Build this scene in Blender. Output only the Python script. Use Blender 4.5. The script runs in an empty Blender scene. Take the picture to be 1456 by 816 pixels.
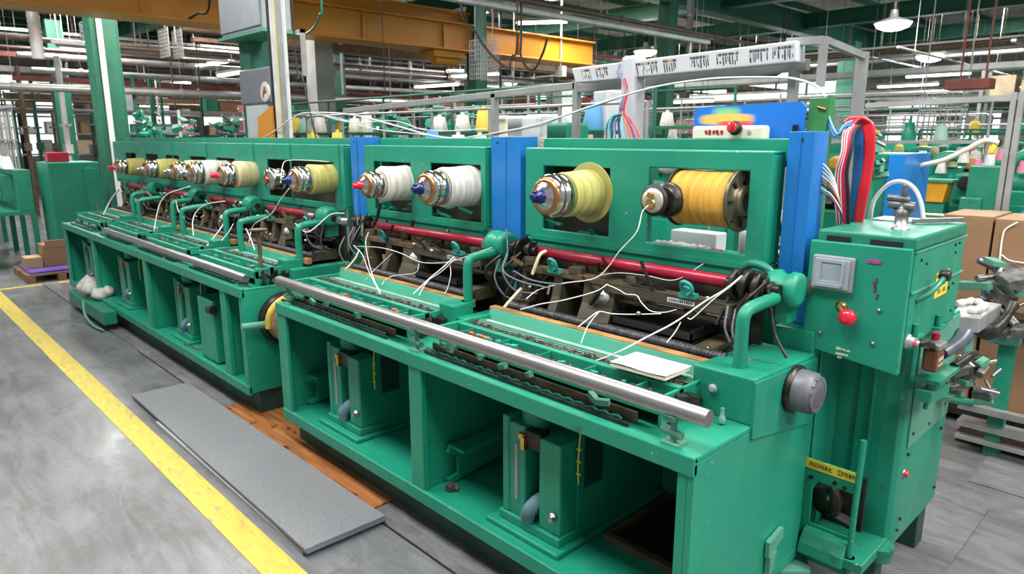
import bpy, bmesh, math, random
from mathutils import Vector, Matrix

S = bpy.context.scene
COL = S.collection
PI = math.pi

# ------------------------------------------------------------------ camera
FPX = 985.0
CAM = Vector((0, 0, 1.75))
PITCH = math.atan(213 / FPX)
YAW = math.atan(1052 / math.hypot(FPX, 213))
cd = bpy.data.cameras.new('camera')
cam = bpy.data.objects.new('camera', cd)
COL.objects.link(cam)
cam.location = CAM
cam.rotation_euler = (PI / 2 - PITCH, 0, YAW)
cd.sensor_width = 36
cd.lens = FPX / 1456 * 36
cd.clip_start = 0.05
cd.clip_end = 300
S.camera = cam
cd.dof.use_dof = True
cd.dof.focus_distance = 2.9
cd.dof.aperture_fstop = 5.0

# ------------------------------------------------------------------ exposure, world
S.view_settings.view_transform = 'Standard'
S.view_settings.look = 'None'
S.view_settings.gamma = 1
S.view_settings.use_curve_mapping = False
S.view_settings.exposure = 0.0
w = bpy.data.worlds.new('world')
S.world = w
w.use_nodes = True
bg = w.node_tree.nodes['Background']
bg.inputs[0].default_value = (0.86, 0.93, 1.0, 1)
bg.inputs[1].default_value = 0.45


def area(name, loc, sx, sy, power, rot=(0, 0, 0), col=(1, 0.98, 0.95)):
    l = bpy.data.lights.new(name, 'AREA')
    l.shape = 'RECTANGLE'
    l.size = sx
    l.size_y = sy
    l.energy = power
    l.color = col
    o = bpy.data.objects.new(name, l)
    COL.objects.link(o)
    o.location = loc
    o.rotation_euler = rot
    return o


# added ceiling panels that brighten machines and hall (their diffusers are built further down)
ADDED_PANELS = [(-1.2, 0.6), (-3.7, 0.6), (-6.3, 0.6), (-11, 0.8), (-2.4, 4.2), (-5.6, 4.2), (-10.5, 4.0), (-16, 3.6), (0.9, 3.0), (2.6, 0.8), (2.8, 3.4), (1.6, 6.8),
          (-3.0, 10.7), (-9.4, 10.7), (-12.8, 10.7), (-18, 7.4), (-4, 18), (-9.4, 18), (-12.6, 18)]
for (px_, py_) in ADDED_PANELS:
    near = py_ < 5 and px_ > -8
    area('added_panel_light', (px_, py_, 4.40), 1.5, 0.9, 125 if px_ > 0.5 else (96 if near else 240))  # stronger panels at the right, added to lift the machine's end face

# ------------------------------------------------------------------ materials
MATS = {}


def mat(name, col, rough=0.5, metal=0.0, var=0.08, scale=6.0, bump=0.0, bscale=40.0, coat=0.0, emit=None, es=1.0, col2=None, thr=None, spec=0.5):
    if name in MATS:
        return MATS[name]
    m = bpy.data.materials.new(name)
    m.use_nodes = True
    nt = m.node_tree
    N, L = nt.nodes, nt.links
    p = N['Principled BSDF']
    p.inputs['Roughness'].default_value = rough
    p.inputs['Metallic'].default_value = metal
    p.inputs['Coat Weight'].default_value = coat
    p.inputs['Specular IOR Level'].default_value = spec
    tc = N.new('ShaderNodeTexCoord')
    n1 = N.new('ShaderNodeTexNoise')
    n1.inputs['Scale'].default_value = scale
    n1.inputs['Detail'].default_value = 6
    L.new(tc.outputs['Object'], n1.inputs['Vector'])
    r = N.new('ShaderNodeValToRGB')
    a = [max(0, c * (1 - var)) for c in col]
    b = [min(1, c * (1 + var)) for c in (col2 or col)]
    t0, t1 = thr or (0.3, 0.7)
    r.color_ramp.elements[0].position = t0
    r.color_ramp.elements[0].color = (*a, 1)
    r.color_ramp.elements[1].position = t1
    r.color_ramp.elements[1].color = (*b, 1)
    L.new(n1.outputs[0], r.inputs[0])
    L.new(r.outputs[0], p.inputs['Base Color'])
    if bump:
        n2 = N.new('ShaderNodeTexNoise')
        n2.inputs['Scale'].default_value = bscale
        n2.inputs['Detail'].default_value = 4
        L.new(tc.outputs['Object'], n2.inputs['Vector'])
        bp = N.new('ShaderNodeBump')
        bp.inputs['Strength'].default_value = bump
        bp.inputs['Distance'].default_value = 0.01
        L.new(n2.outputs[0], bp.inputs['Height'])
        L.new(bp.outputs[0], p.inputs['Normal'])
    if emit:
        p.inputs['Emission Color'].default_value = (*emit, 1)
        p.inputs['Emission Strength'].default_value = es
    MATS[name] = m
    return m


def green_paint(name, col, wear=0.62, rough=0.38):
    """gloss machine enamel: slow tint drift, small dark grime specks, chips of pale primer"""
    m = bpy.data.materials.new(name)
    m.use_nodes = True
    N, L = m.node_tree.nodes, m.node_tree.links
    p = N['Principled BSDF']
    tc = N.new('ShaderNodeTexCoord')

    def noise(sc, det, st=None):
        n = N.new('ShaderNodeTexNoise')
        n.inputs['Scale'].default_value = sc
        n.inputs['Detail'].default_value = det
        if st:
            mp = N.new('ShaderNodeMapping')
            mp.inputs['Scale'].default_value = st
            L.new(tc.outputs['Object'], mp.inputs[0])
            L.new(mp.outputs[0], n.inputs['Vector'])
        else:
            L.new(tc.outputs['Object'], n.inputs['Vector'])
        return n

    def ramp(src, p0, c0, p1, c1):
        r = N.new('ShaderNodeValToRGB')
        r.color_ramp.elements[0].position = p0
        r.color_ramp.elements[0].color = c0
        r.color_ramp.elements[1].position = p1
        r.color_ramp.elements[1].color = c1
        L.new(src.outputs[0], r.inputs[0])
        return r

    def mix(fac, a, b):
        x = N.new('ShaderNodeMix')
        x.data_type = 'RGBA'
        L.new(fac, x.inputs[0])
        for s, v in ((6, a), (7, b)):
            if isinstance(v, tuple):
                x.inputs[s].default_value = v
            else:
                L.new(v, x.inputs[s])
        return x.outputs[2]

    base = ramp(noise(1.6, 5), 0.3, (*[c * 0.86 for c in col], 1), 0.7, (*[c * 1.12 for c in col], 1))
    W1 = (1, 1, 1, 1)
    B1 = (0, 0, 0, 1)
    streak = ramp(noise(5, 6, (3, 3, 0.35)), 0.56, B1, 0.8, (0.35, 0.35, 0.35, 1))
    c1 = mix(streak.outputs[0], base.outputs[0], (col[0] * 2.2 + 0.03, col[1] * 1.25, col[2] * 1.25, 1))
    grime = ramp(noise(22, 8), wear, B1, wear + 0.09, (0.75, 0.75, 0.75, 1))
    c2 = mix(grime.outputs[0], c1, (0.035, 0.055, 0.04, 1))
    chip = ramp(noise(48, 3), 0.735, B1, 0.75, W1)
    c3 = mix(chip.outputs[0], c2, (0.30, 0.42, 0.34, 1))
    L.new(c3, p.inputs['Base Color'])
    rr = ramp(noise(9, 4), 0.3, (rough - 0.08,) * 3 + (1,), 0.7, (rough + 0.14,) * 3 + (1,))
    L.new(rr.outputs[0], p.inputs['Roughness'])
    bp = N.new('ShaderNodeBump')
    bp.inputs['Strength'].default_value = 0.12
    bp.inputs['Distance'].default_value = 0.004
    nb = noise(14, 5)
    L.new(nb.outputs[0], bp.inputs['Height'])
    L.new(bp.outputs[0], p.inputs['Normal'])
    MATS[name] = m
    return m




def yarn_mat(name, col, axis='Y'):
    """wound yarn: fine uneven windings around the spool's axis"""
    m = bpy.data.materials.new(name)
    m.use_nodes = True
    N, L = m.node_tree.nodes, m.node_tree.links
    p = N['Principled BSDF']
    p.inputs['Roughness'].default_value = 0.62
    p.inputs['Sheen Weight'].default_value = 0.2
    tc = N.new('ShaderNodeTexCoord')
    wv = N.new('ShaderNodeTexWave')
    wv.wave_type = 'BANDS'
    wv.bands_direction = axis
    wv.inputs['Scale'].default_value = 46
    wv.inputs['Distortion'].default_value = 1.6
    wv.inputs['Detail'].default_value = 2
    wv.inputs['Detail Scale'].default_value = 0.6
    L.new(tc.outputs['Object'], wv.inputs['Vector'])
    mp = N.new('ShaderNodeMapping')
    mp.inputs['Scale'].default_value = (90, 4, 4) if axis == 'X' else (4, 90, 4)
    n = N.new('ShaderNodeTexNoise')
    n.inputs['Scale'].default_value = 1.0
    n.inputs['Detail'].default_value = 3
    L.new(tc.outputs['Object'], mp.inputs[0])
    L.new(mp.outputs[0], n.inputs['Vector'])
    r1 = N.new('ShaderNodeValToRGB')
    r1.color_ramp.elements[0].color = (*[c * 0.66 for c in col], 1)  # grooves darkened in the colour, as shade between the windings
    r1.color_ramp.elements[0].position = 0.1
    r1.color_ramp.elements[1].color = (*[min(1, c * 1.08) for c in col], 1)
    r1.color_ramp.elements[1].position = 0.55
    L.new(wv.outputs[0], r1.inputs[0])
    r2 = N.new('ShaderNodeValToRGB')
    r2.color_ramp.elements[0].color = (0.70, 0.68, 0.64, 1)
    r2.color_ramp.elements[0].position = 0.32
    r2.color_ramp.elements[1].color = (1, 1, 1, 1)
    r2.color_ramp.elements[1].position = 0.5
    L.new(n.outputs[0], r2.inputs[0])
    x = N.new('ShaderNodeMix')
    x.data_type = 'RGBA'
    x.blend_type = 'MULTIPLY'
    x.inputs[0].default_value = 1
    L.new(r1.outputs[0], x.inputs[6])
    L.new(r2.outputs[0], x.inputs[7])
    L.new(x.outputs[2], p.inputs['Base Color'])
    bp = N.new('ShaderNodeBump')
    bp.inputs['Strength'].default_value = 0.5
    bp.inputs['Distance'].default_value = 0.002
    L.new(wv.outputs[0], bp.inputs['Height'])
    L.new(bp.outputs[0], p.inputs['Normal'])
    MATS[name] = m
    return m


GREEN = green_paint('green_enamel', (0.010, 0.255, 0.155), wear=0.68)
GREEN_OLD = green_paint('greasy_green_enamel', (0.012, 0.205, 0.125), wear=0.62)
GREEN_PALE = green_paint('faded_green_enamel', (0.09, 0.29, 0.20), wear=0.66, rough=0.5)
GREEN_DEEP = green_paint('beam_green', (0.010, 0.125, 0.075), wear=0.6, rough=0.5)
TEAL = mat('teal_plastic', (0.03, 0.30, 0.24), 0.35, var=0.15)
BLUE = mat('blue_enamel', (0.010, 0.175, 0.52), 0.38, var=0.12, scale=4)
BLUEK = mat('cobalt_plastic', (0.006, 0.012, 0.13), 0.3)
REDP = mat('crimson_enamel', (0.33, 0.005, 0.03), 0.35, var=0.12, coat=0.1)
REDK = mat('red_plastic', (0.75, 0.01, 0.03), 0.25, coat=0.4)
STEEL = mat('brushed_steel', (0.40, 0.375, 0.37), 0.38, 1.0, var=0.06, scale=20)
CHROME = mat('chrome', (0.62, 0.58, 0.53), 0.17, 1.0, var=0.05)
GUN = mat('dark_oily_metal', (0.045, 0.04, 0.035), 0.38, 0.7, var=0.5, scale=25, bump=0.2)
OLIVE = mat('olive_cast_metal', (0.085, 0.075, 0.045), 0.45, 0.25, var=0.35, scale=12, bump=0.15)
KHAKI = mat('khaki_cast_metal', (0.15, 0.12, 0.06), 0.5, 0.2, var=0.3, scale=10)
BROWNB = mat('worn_brown_bar', (0.15, 0.10, 0.06), 0.42, 0.3, var=0.4, scale=15)
COPPER = mat('copper', (0.62, 0.26, 0.10), 0.28, 1.0, var=0.2)
BRASS = mat('brass', (0.62, 0.43, 0.15), 0.3, 1.0, var=0.25, scale=14)
WOODS = mat('varnished_wood_strip', (0.33, 0.165, 0.055), 0.42, var=0.35, scale=9, col2=(0.45, 0.25, 0.09))
BLACK = mat('black_rubber', (0.012, 0.012, 0.013), 0.5, var=0.3)
DARK = mat('dark_recess_paint', (0.012, 0.03, 0.022), 0.6, var=0.4)
GREYP = mat('grey_enamel', (0.30, 0.33, 0.36), 0.45, var=0.08)
GREYM = mat('grey_plastic_meter', (0.27, 0.29, 0.33), 0.4, var=0.1)
WHITEP = mat('white_paper', (0.57, 0.58, 0.60), 0.7, var=0.04)
CREAM = mat('cream_plastic', (0.72, 0.66, 0.52), 0.45, var=0.05)
YW = yarn_mat('white_yarn', (0.74, 0.71, 0.63))
YY = yarn_mat('pale_yellow_yarn', (0.55, 0.50, 0.13))
YO = yarn_mat('golden_yarn', (0.80, 0.40, 0.035), 'X')
YC = yarn_mat('cream_yarn', (0.66, 0.58, 0.30))
CARD = mat('cardboard', (0.27, 0.15, 0.075), 0.8, var=0.10, scale=3)
CARD2 = mat('pale_cardboard', (0.36, 0.23, 0.13), 0.8, var=0.10, scale=3)
YELS = mat('yellow_sticker', (0.80, 0.60, 0.05), 0.5, var=0.1)
INK = mat('black_ink', (0.02, 0.02, 0.02), 0.6)
PIPEG = mat('galvanised_pipe', (0.36, 0.36, 0.35), 0.45, 0.5, var=0.15)
PIPEW = mat('white_pipe', (0.62, 0.62, 0.60), 0.5, var=0.1)
PIPEB = mat('brown_pipe', (0.10, 0.055, 0.04), 0.6, var=0.3)
PIPER = mat('red_oxide_pipe', (0.15, 0.035, 0.025), 0.6, var=0.3)
CRANE = mat('crane_orange_paint', (0.66, 0.26, 0.02), 0.45, var=0.16, scale=1.2)
CONC = mat('grey_concrete_column', (0.24, 0.24, 0.23), 0.85, var=0.2, scale=3)
RAG = mat('white_rag', (0.50, 0.49, 0.46), 0.9, var=0.25, scale=14, bump=0.6)
PLASTW = mat('milky_plastic_sheet', (0.55, 0.57, 0.58), 0.25, var=0.1)
LAMP = mat('lamp_diffuser', (0.9, 0.9, 0.9), 0.5, emit=(0.93, 0.96, 1.0), es=7.0)
GLASSY = mat('gauge_window', (0.28, 0.31, 0.35), 0.15, var=0.1, coat=0.5)


def node_mat(name):
    m = bpy.data.materials.new(name)
    m.use_nodes = True
    MATS[name] = m
    return m, m.node_tree.nodes, m.node_tree.links, m.node_tree.nodes['Principled BSDF']


def concrete(name, base, tint, rough=0.42, sc=1.0):
    m, N, L, p = node_mat(name)
    tc = N.new('ShaderNodeTexCoord')

    def noise(s, d, st=(1, 1, 1), dist=0.0):
        mp = N.new('ShaderNodeMapping')
        mp.inputs['Scale'].default_value = st
        mp.inputs['Rotation'].default_value = (0, 0, 0.5)
        L.new(tc.outputs['Object'], mp.inputs[0])
        n = N.new('ShaderNodeTexNoise')
        n.inputs['Scale'].default_value = s
        n.inputs['Detail'].default_value = d
        n.inputs['Roughness'].default_value = 0.6
        n.inputs['Distortion'].default_value = dist
        L.new(mp.outputs[0], n.inputs['Vector'])
        return n

    def ramp(src, p0, c0, p1, c1):
        r = N.new('ShaderNodeValToRGB')
        r.color_ramp.elements[0].position = p0
        r.color_ramp.elements[0].color = (*c0, 1)
        r.color_ramp.elements[1].position = p1
        r.color_ramp.elements[1].color = (*c1, 1)
        L.new(src.outputs[0], r.inputs[0])
        return r.outputs[0]

    def mul(a, b, t='MULTIPLY', f=1.0):
        x = N.new('ShaderNodeMix')
        x.data_type = 'RGBA'
        x.blend_type = t
        x.inputs[0].default_value = f
        L.new(a, x.inputs[6])
        L.new(b, x.inputs[7])
        return x.outputs[2]
    c = ramp(noise(0.9 * sc, 8, dist=0.6), 0.33, base, 0.68, tint)
    c = mul(c, ramp(noise(5 * sc, 9, (0.35, 1.6, 1), 1.5), 0.36, (0.70, 0.70, 0.68), 0.60, (1.08, 1.08, 1.10)))
    c = mul(c, ramp(noise(26 * sc, 6, dist=2.0), 0.30, (0.72, 0.70, 0.67), 0.42, (1, 1, 1)))
    c = mul(c, ramp(noise(2.2 * sc, 3, dist=3.0), 0.28, (0.78, 0.76, 0.72), 0.36, (1, 1, 1)))
    L.new(c, p.inputs['Base Color'])
    L.new(ramp(noise(1.4, 5), 0.3, (rough - 0.12,) * 3, 0.7, (rough + 0.18,) * 3), p.inputs['Roughness'])
    bp = N.new('ShaderNodeBump')
    bp.inputs['Strength'].default_value = 0.25
    bp.inputs['Distance'].default_value = 0.004
    L.new(noise(30, 8, dist=0.5).outputs[0], bp.inputs['Height'])
    L.new(bp.outputs[0], p.inputs['Normal'])
    return m


FLOORM = concrete('worn_concrete', (0.118, 0.117, 0.115), (0.21, 0.215, 0.222), 0.32)
PLATEM = concrete('grey_floor_plate', (0.115, 0.112, 0.116), (0.19, 0.187, 0.195), 0.5, 2.0)
MATM = mat('speckled_grey_vinyl', (0.215, 0.22, 0.232), 0.6, var=0.16, scale=120, bump=0.6, bscale=110)
FOAM = mat('blue_grey_foam_edge', (0.18, 0.23, 0.32), 0.8, var=0.15, scale=40)
FOAML = mat('pale_mat_edge', (0.34, 0.36, 0.36), 0.7, var=0.1, scale=40)
CEILM = mat('stained_ceiling_board', (0.34, 0.315, 0.28), 0.8, var=0.3, scale=0.7, col2=(0.46, 0.44, 0.41))


def yellow_line():
    m, N, L, p = node_mat('worn_yellow_line_paint')
    tc = N.new('ShaderNodeTexCoord')
    n = N.new('ShaderNodeTexNoise')
    n.inputs['Scale'].default_value = 16
    n.inputs['Detail'].default_value = 8
    n.inputs['Distortion'].default_value = 1.5
    mp = N.new('ShaderNodeMapping')
    mp.inputs['Scale'].default_value = (0.5, 1.6, 1)
    L.new(tc.outputs['Object'], mp.inputs[0])
    L.new(mp.outputs[0], n.inputs['Vector'])
    r = N.new('ShaderNodeValToRGB')
    e = r.color_ramp.elements
    e[0].position = 0.31
    e[0].color = (0.33, 0.30, 0.19, 1)
    e[1].position = 0.40
    e[1].color = (0.56, 0.42, 0.06, 1)
    x = e.new(0.62)
    x.color = (0.64, 0.50, 0.07, 1)
    L.new(n.outputs[0], r.inputs[0])
    L.new(r.outputs[0], p.inputs['Base Color'])
    p.inputs['Roughness'].default_value = 0.5
    return m


YLINE = yellow_line()


def wood():
    m, N, L, p = node_mat('orange_floor_boards')
    tc = N.new('ShaderNodeTexCoord')
    mp = N.new('ShaderNodeMapping')
    mp.inputs['Scale'].default_value = (1.2, 16, 1)
    L.new(tc.outputs['Object'], mp.inputs[0])
    n = N.new('ShaderNodeTexNoise')
    n.inputs['Scale'].default_value = 2.5
    n.inputs['Detail'].default_value = 8
    L.new(mp.outputs[0], n.inputs['Vector'])
    r = N.new('ShaderNodeValToRGB')
    e = r.color_ramp.elements
    e[0].position = 0.3
    e[0].color = (0.17, 0.055, 0.018, 1)
    e[1].position = 0.65
    e[1].color = (0.44, 0.17, 0.05, 1)
    L.new(n.outputs[0], r.inputs[0])
    n2 = N.new('ShaderNodeTexNoise')
    n2.inputs['Scale'].default_value = 14
    n2.inputs['Detail'].default_value = 3
    L.new(tc.outputs['Object'], n2.inputs['Vector'])
    r2 = N.new('ShaderNodeValToRGB')
    r2.color_ramp.elements[0].position = 0.29
    r2.color_ramp.elements[0].color = (0.12, 0.08, 0.06, 1)
    r2.color_ramp.elements[1].position = 0.38
    r2.color_ramp.elements[1].color = (1, 1, 1, 1)
    L.new(n2.outputs[0], r2.inputs[0])
    x = N.new('ShaderNodeMix')
    x.data_type = 'RGBA'
    x.blend_type = 'MULTIPLY'
    x.inputs[0].default_value = 1
    L.new(r.outputs[0], x.inputs[6])
    L.new(r2.outputs[0], x.inputs[7])
    L.new(x.outputs[2], p.inputs['Base Color'])
    p.inputs['Roughness'].default_value = 0.42
    return m


WOODF = wood()


def window_mat():
    m, N, L, p = node_mat('daylight_window_glass')
    tc = N.new('ShaderNodeTexCoord')
    n = N.new('ShaderNodeTexNoise')
    n.inputs['Scale'].default_value = 1.3
    n.inputs['Detail'].default_value = 6
    L.new(tc.outputs['Object'], n.inputs['Vector'])
    r = N.new('ShaderNodeValToRGB')
    e = r.color_ramp.elements
    e[0].position = 0.34
    e[0].color = (0.62, 0.80, 0.66, 1)
    e[1].position = 0.52
    e[1].color = (0.88, 0.96, 1.0, 1)
    L.new(n.outputs[0], r.inputs[0])
    L.new(r.outputs[0], p.inputs['Emission Color'])
    p.inputs['Emission Strength'].default_value = 1.6
    p.inputs['Base Color'].default_value = (0.3, 0.3, 0.3, 1)
    p.inputs['Roughness'].default_value = 0.2
    return m


WINM = window_mat()


def sign_mat():
    """blue board with a soft orange and green printed patch (fixed to the board)"""
    m, N, L, p = node_mat('blue_board_with_orange_print')
    tc = N.new('ShaderNodeTexCoord')
    sep = N.new('ShaderNodeSeparateXYZ')
    L.new(tc.outputs['Object'], sep.inputs[0])

    def blob(cx, cz, rx, rz, col, prev, soft):
        def op(o, a, b):
            x = N.new('ShaderNodeMath')
            x.operation = o
            for i, v in enumerate((a, b)):
                if isinstance(v, (int, float)):
                    x.inputs[i].default_value = v
                else:
                    L.new(v, x.inputs[i])
            return x.outputs[0]
        dx = op('DIVIDE', op('SUBTRACT', sep.outputs[0], cx), rx)
        dz = op('DIVIDE', op('SUBTRACT', sep.outputs[2], cz), rz)
        d = op('SQRT', op('ADD', op('POWER', op('ABSOLUTE', dx, 0), 4), op('POWER', op('ABSOLUTE', dz, 0), 4)), 0)
        r = N.new('ShaderNodeValToRGB')
        r.color_ramp.elements[0].position = 1 - soft
        r.color_ramp.elements[0].color = (1, 1, 1, 1)
        r.color_ramp.elements[1].position = 1.0
        r.color_ramp.elements[1].color = (0, 0, 0, 1)
        L.new(d, r.inputs[0])
        x = N.new('ShaderNodeMix')
        x.data_type = 'RGBA'
        L.new(r.outputs[0], x.inputs[0])
        L.new(prev, x.inputs[6])
        x.inputs[7].default_value = (*col, 1)
        return x.outputs[2]
    base = N.new('ShaderNodeRGB')
    base.outputs[0].default_value = (0.008, 0.17, 0.62, 1)
    c = blob(-0.09, 0.066, 0.075, 0.030, (0.25, 0.60, 0.22), base.outputs[0], 0.9)
    c = blob(-0.09, 0.044, 0.135, 0.024, (0.85, 0.50, 0.12), c, 0.5)
    c = blob(-0.05, 0.026, 0.09, 0.012, (0.75, 0.10, 0.05), c, 0.6)
    L.new(c, p.inputs['Base Color'])
    p.inputs['Roughness'].default_value = 0.4
    return m


SIGNM = sign_mat()

# ------------------------------------------------------------------ mesh builder


def V(*a):
    return Vector(a)


def frame(d):
    d = Vector(d).normalized()
    u = Vector((0, 0, 1)) if abs(d.z) < 0.9 else Vector((1, 0, 0))
    a = d.cross(u).normalized()
    return a, d.cross(a).normalized()


class MB:
    def __init__(s):
        s.v, s.f, s.m, s.s, s.mi = [], [], [], [], 0

    def mt(s, i):
        s.mi = i
        return s

    def add(s, vs, fs, smooth=False):
        b = len(s.v)
        s.v += [tuple(v) for v in vs]
        for f in fs:
            s.f.append([b + i for i in f])
            s.m.append(s.mi)
            s.s.append(smooth)
        return s

    def box(s, x0, x1, y0, y1, z0, z1, M=None):
        vs = [V(x, y, z) for x in (x0, x1) for y in (y0, y1) for z in (z0, z1)]
        if M:
            vs = [M @ v for v in vs]
        return s.add(vs, [(0, 1, 3, 2), (4, 6, 7, 5), (0, 4, 5, 1), (2, 3, 7, 6), (0, 2, 6, 4), (1, 5, 7, 3)])

    def obox(s, c, size, rot=(0, 0, 0)):
        from mathutils import Euler
        M = Matrix.Translation(c) @ Euler(rot).to_matrix().to_4x4()
        x, y, z = [q / 2 for q in size]
        return s.box(-x, x, -y, y, -z, z, M)

    def bar(s, p0, p1, wdt, hgt):
        """rectangular bar between two points"""
        p0, p1 = Vector(p0), Vector(p1)
        d = (p1 - p0)
        dn = d.normalized()
        side = dn.cross(V(0, 0, 1))
        if side.length < 0.01:
            side = V(1, 0, 0)
        side.normalize()
        up = side.cross(dn)
        vs = []
        for p in (p0, p1):
            for a, b in ((-1, -1), (1, -1), (1, 1), (-1, 1)):
                vs.append(p + side * a * wdt / 2 + up * b * hgt / 2)
        return s.add(vs, [(0, 3, 2, 1), (4, 5, 6, 7), (0, 1, 5, 4), (1, 2, 6, 5), (2, 3, 7, 6), (3, 0, 4, 7)])

    def lathe(s, o, d, prof, n=24, cap=True):
        """prof: list of (distance along d, radius)"""
        o = Vector(o)
        d = Vector(d).normalized()
        a, b = frame(d)
        vs, fs = [], []
        for (t, r) in prof:
            for k in range(n):
                an = 2 * PI * k / n
                vs.append(o + d * t + (a * math.cos(an) + b * math.sin(an)) * r)
        for i in range(len(prof) - 1):
            for k in range(n):
                k2 = (k + 1) % n
                fs.append((i * n + k, i * n + k2, (i + 1) * n + k2, (i + 1) * n + k))
        s.add(vs, fs, True)
        if cap:
            s.add(vs[:n], [tuple(reversed(range(n)))])
            s.add(vs[-n:], [tuple(range(n))])
        return s

    def cyl(s, p0, p1, r, n=16, r1=None):
        p0, p1 = Vector(p0), Vector(p1)
        d = p1 - p0
        return s.lathe(p0, d, [(0, r), (d.length, r if r1 is None else r1)], n)

    def tube(s, pts, r, n=8, smooth=True, k=6):
        pts = [Vector(p) for p in pts]
        if smooth and len(pts) > 2:
            q = []
            P = [pts[0] * 2 - pts[1]] + pts + [pts[-1] * 2 - pts[-2]]
            for i in range(1, len(P) - 2):
                for j in range(k):
                    t = j / k
                    q.append(0.5 * ((2 * P[i]) + (-P[i - 1] + P[i + 1]) * t + (2 * P[i - 1] - 5 * P[i] + 4 * P[i + 1] - P[i + 2]) * t * t
                                    + (-P[i - 1] + 3 * P[i] - 3 * P[i + 1] + P[i + 2]) * t ** 3))
            q.append(pts[-1])
            pts = q
        vs, fs = [], []
        a = None
        for i, p in enumerate(pts):
            t = (pts[min(i + 1, len(pts) - 1)] - pts[max(i - 1, 0)])
            if t.length < 1e-7:
                t = V(0, 0, 1)
            t.normalize()
            if a is None:
                a, _ = frame(t)
            a = (a - t * a.dot(t))
            if a.length < 1e-5:
                a, _ = frame(t)
            a.normalize()
            b = t.cross(a)
            rr = r[i] if isinstance(r, list) else r
            for j in range(n):
                an = 2 * PI * j / n
                vs.append(p + (a * math.cos(an) + b * math.sin(an)) * rr)
        for i in range(len(pts) - 1):
            for j in range(n):
                j2 = (j + 1) % n
                fs.append((i * n + j, i * n + j2, (i + 1) * n + j2, (i + 1) * n + j))
        s.add(vs, fs, True)
        s.add(vs[:n], [tuple(reversed(range(n)))])
        s.add(vs[-n:], [tuple(range(n))])
        return s

    def prism(s, poly, axis, t0, t1):
        """poly in the two other axes, extruded along axis 0/1/2"""
        def mk(u, v, t):
            c = [u, v]
            c.insert(axis, t)
            return V(*c)
        n = len(poly)
        vs = [mk(u, v, t0) for u, v in poly] + [mk(u, v, t1) for u, v in poly]
        fs = [tuple(range(n)), tuple(reversed(range(n, 2 * n)))] + [(i, n + i, n + (i + 1) % n, (i + 1) % n) for i in range(n)]
        return s.add(vs, fs)

    def plate_holes(s, x0, x1, z0, z1, y0, y1, holes):
        """vertical plate with rectangular holes (x0,x1,z0,z1)"""
        xs = sorted({x0, x1, *[h[0] for h in holes], *[h[1] for h in holes]})
        zs = sorted({z0, z1, *[h[2] for h in holes], *[h[3] for h in holes]})

        def hole(i, j):
            if i < 0 or j < 0 or i >= len(xs) - 1 or j >= len(zs) - 1:
                return True
            cx, cz = (xs[i] + xs[i + 1]) / 2, (zs[j] + zs[j + 1]) / 2
            return any(h[0] < cx < h[1] and h[2] < cz < h[3] for h in holes)
        idx = {}
        vs = []

        def vid(i, j, k):
            if (i, j, k) not in idx:
                idx[(i, j, k)] = len(vs)
                vs.append(V(xs[i], (y0, y1)[k], zs[j]))
            return idx[(i, j, k)]
        fs = []
        for i in range(len(xs) - 1):
            for j in range(len(zs) - 1):
                if hole(i, j):
                    continue
                fs.append((vid(i, j, 0), vid(i + 1, j, 0), vid(i + 1, j + 1, 0), vid(i, j + 1, 0)))
                fs.append((vid(i, j, 1), vid(i, j + 1, 1), vid(i + 1, j + 1, 1), vid(i + 1, j, 1)))
                if hole(i - 1, j):
                    fs.append((vid(i, j, 0), vid(i, j + 1, 0), vid(i, j + 1, 1), vid(i, j, 1)))
                if hole(i + 1, j):
                    fs.append((vid(i + 1, j, 0), vid(i + 1, j, 1), vid(i + 1, j + 1, 1), vid(i + 1, j + 1, 0)))
                if hole(i, j - 1):
                    fs.append((vid(i, j, 0), vid(i, j, 1), vid(i + 1, j, 1), vid(i + 1, j, 0)))
                if hole(i, j + 1):
                    fs.append((vid(i, j + 1, 0), vid(i + 1, j + 1, 0), vid(i + 1, j + 1, 1), vid(i, j + 1, 1)))
        return s.add(vs, fs)

    def build(s, name, mats, parent=None, bevel=0.0, label=None, origin=None):
        me = bpy.data.meshes.new(name)
        o0 = Vector(origin) if origin else V(0, 0, 0)
        off = o0.copy()
        if parent is not None:
            off = V(0, 0, 0) if origin is None else o0
        me.from_pydata([tuple(Vector(v) - off) for v in s.v], [], s.f)
        if not isinstance(mats, (list, tuple)):
            mats = [mats]
        for m in mats:
            me.materials.append(m)
        me.polygons.foreach_set('material_index', [min(i, len(mats) - 1) for i in s.m])
        me.polygons.foreach_set('use_smooth', s.s)
        me.update()
        bm = bmesh.new()
        bm.from_mesh(me)
        bmesh.ops.recalc_face_normals(bm, faces=bm.faces)
        bm.to_mesh(me)
        bm.free()
        o = bpy.data.objects.new(name, me)
        COL.objects.link(o)
        o.location = off
        if parent is not None:
            o.parent = parent
            pl = Vector(parent.get('_w', (0, 0, 0)))
            o.location = off - pl
            o['_w'] = tuple(off)
        else:
            o['_w'] = tuple(off)
        if bevel:
            b = o.modifiers.new('bevel', 'BEVEL')
            b.width = bevel
            b.segments = 2
            b.limit_method = 'ANGLE'
        if label:
            o['label'] = label
        return o


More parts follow.
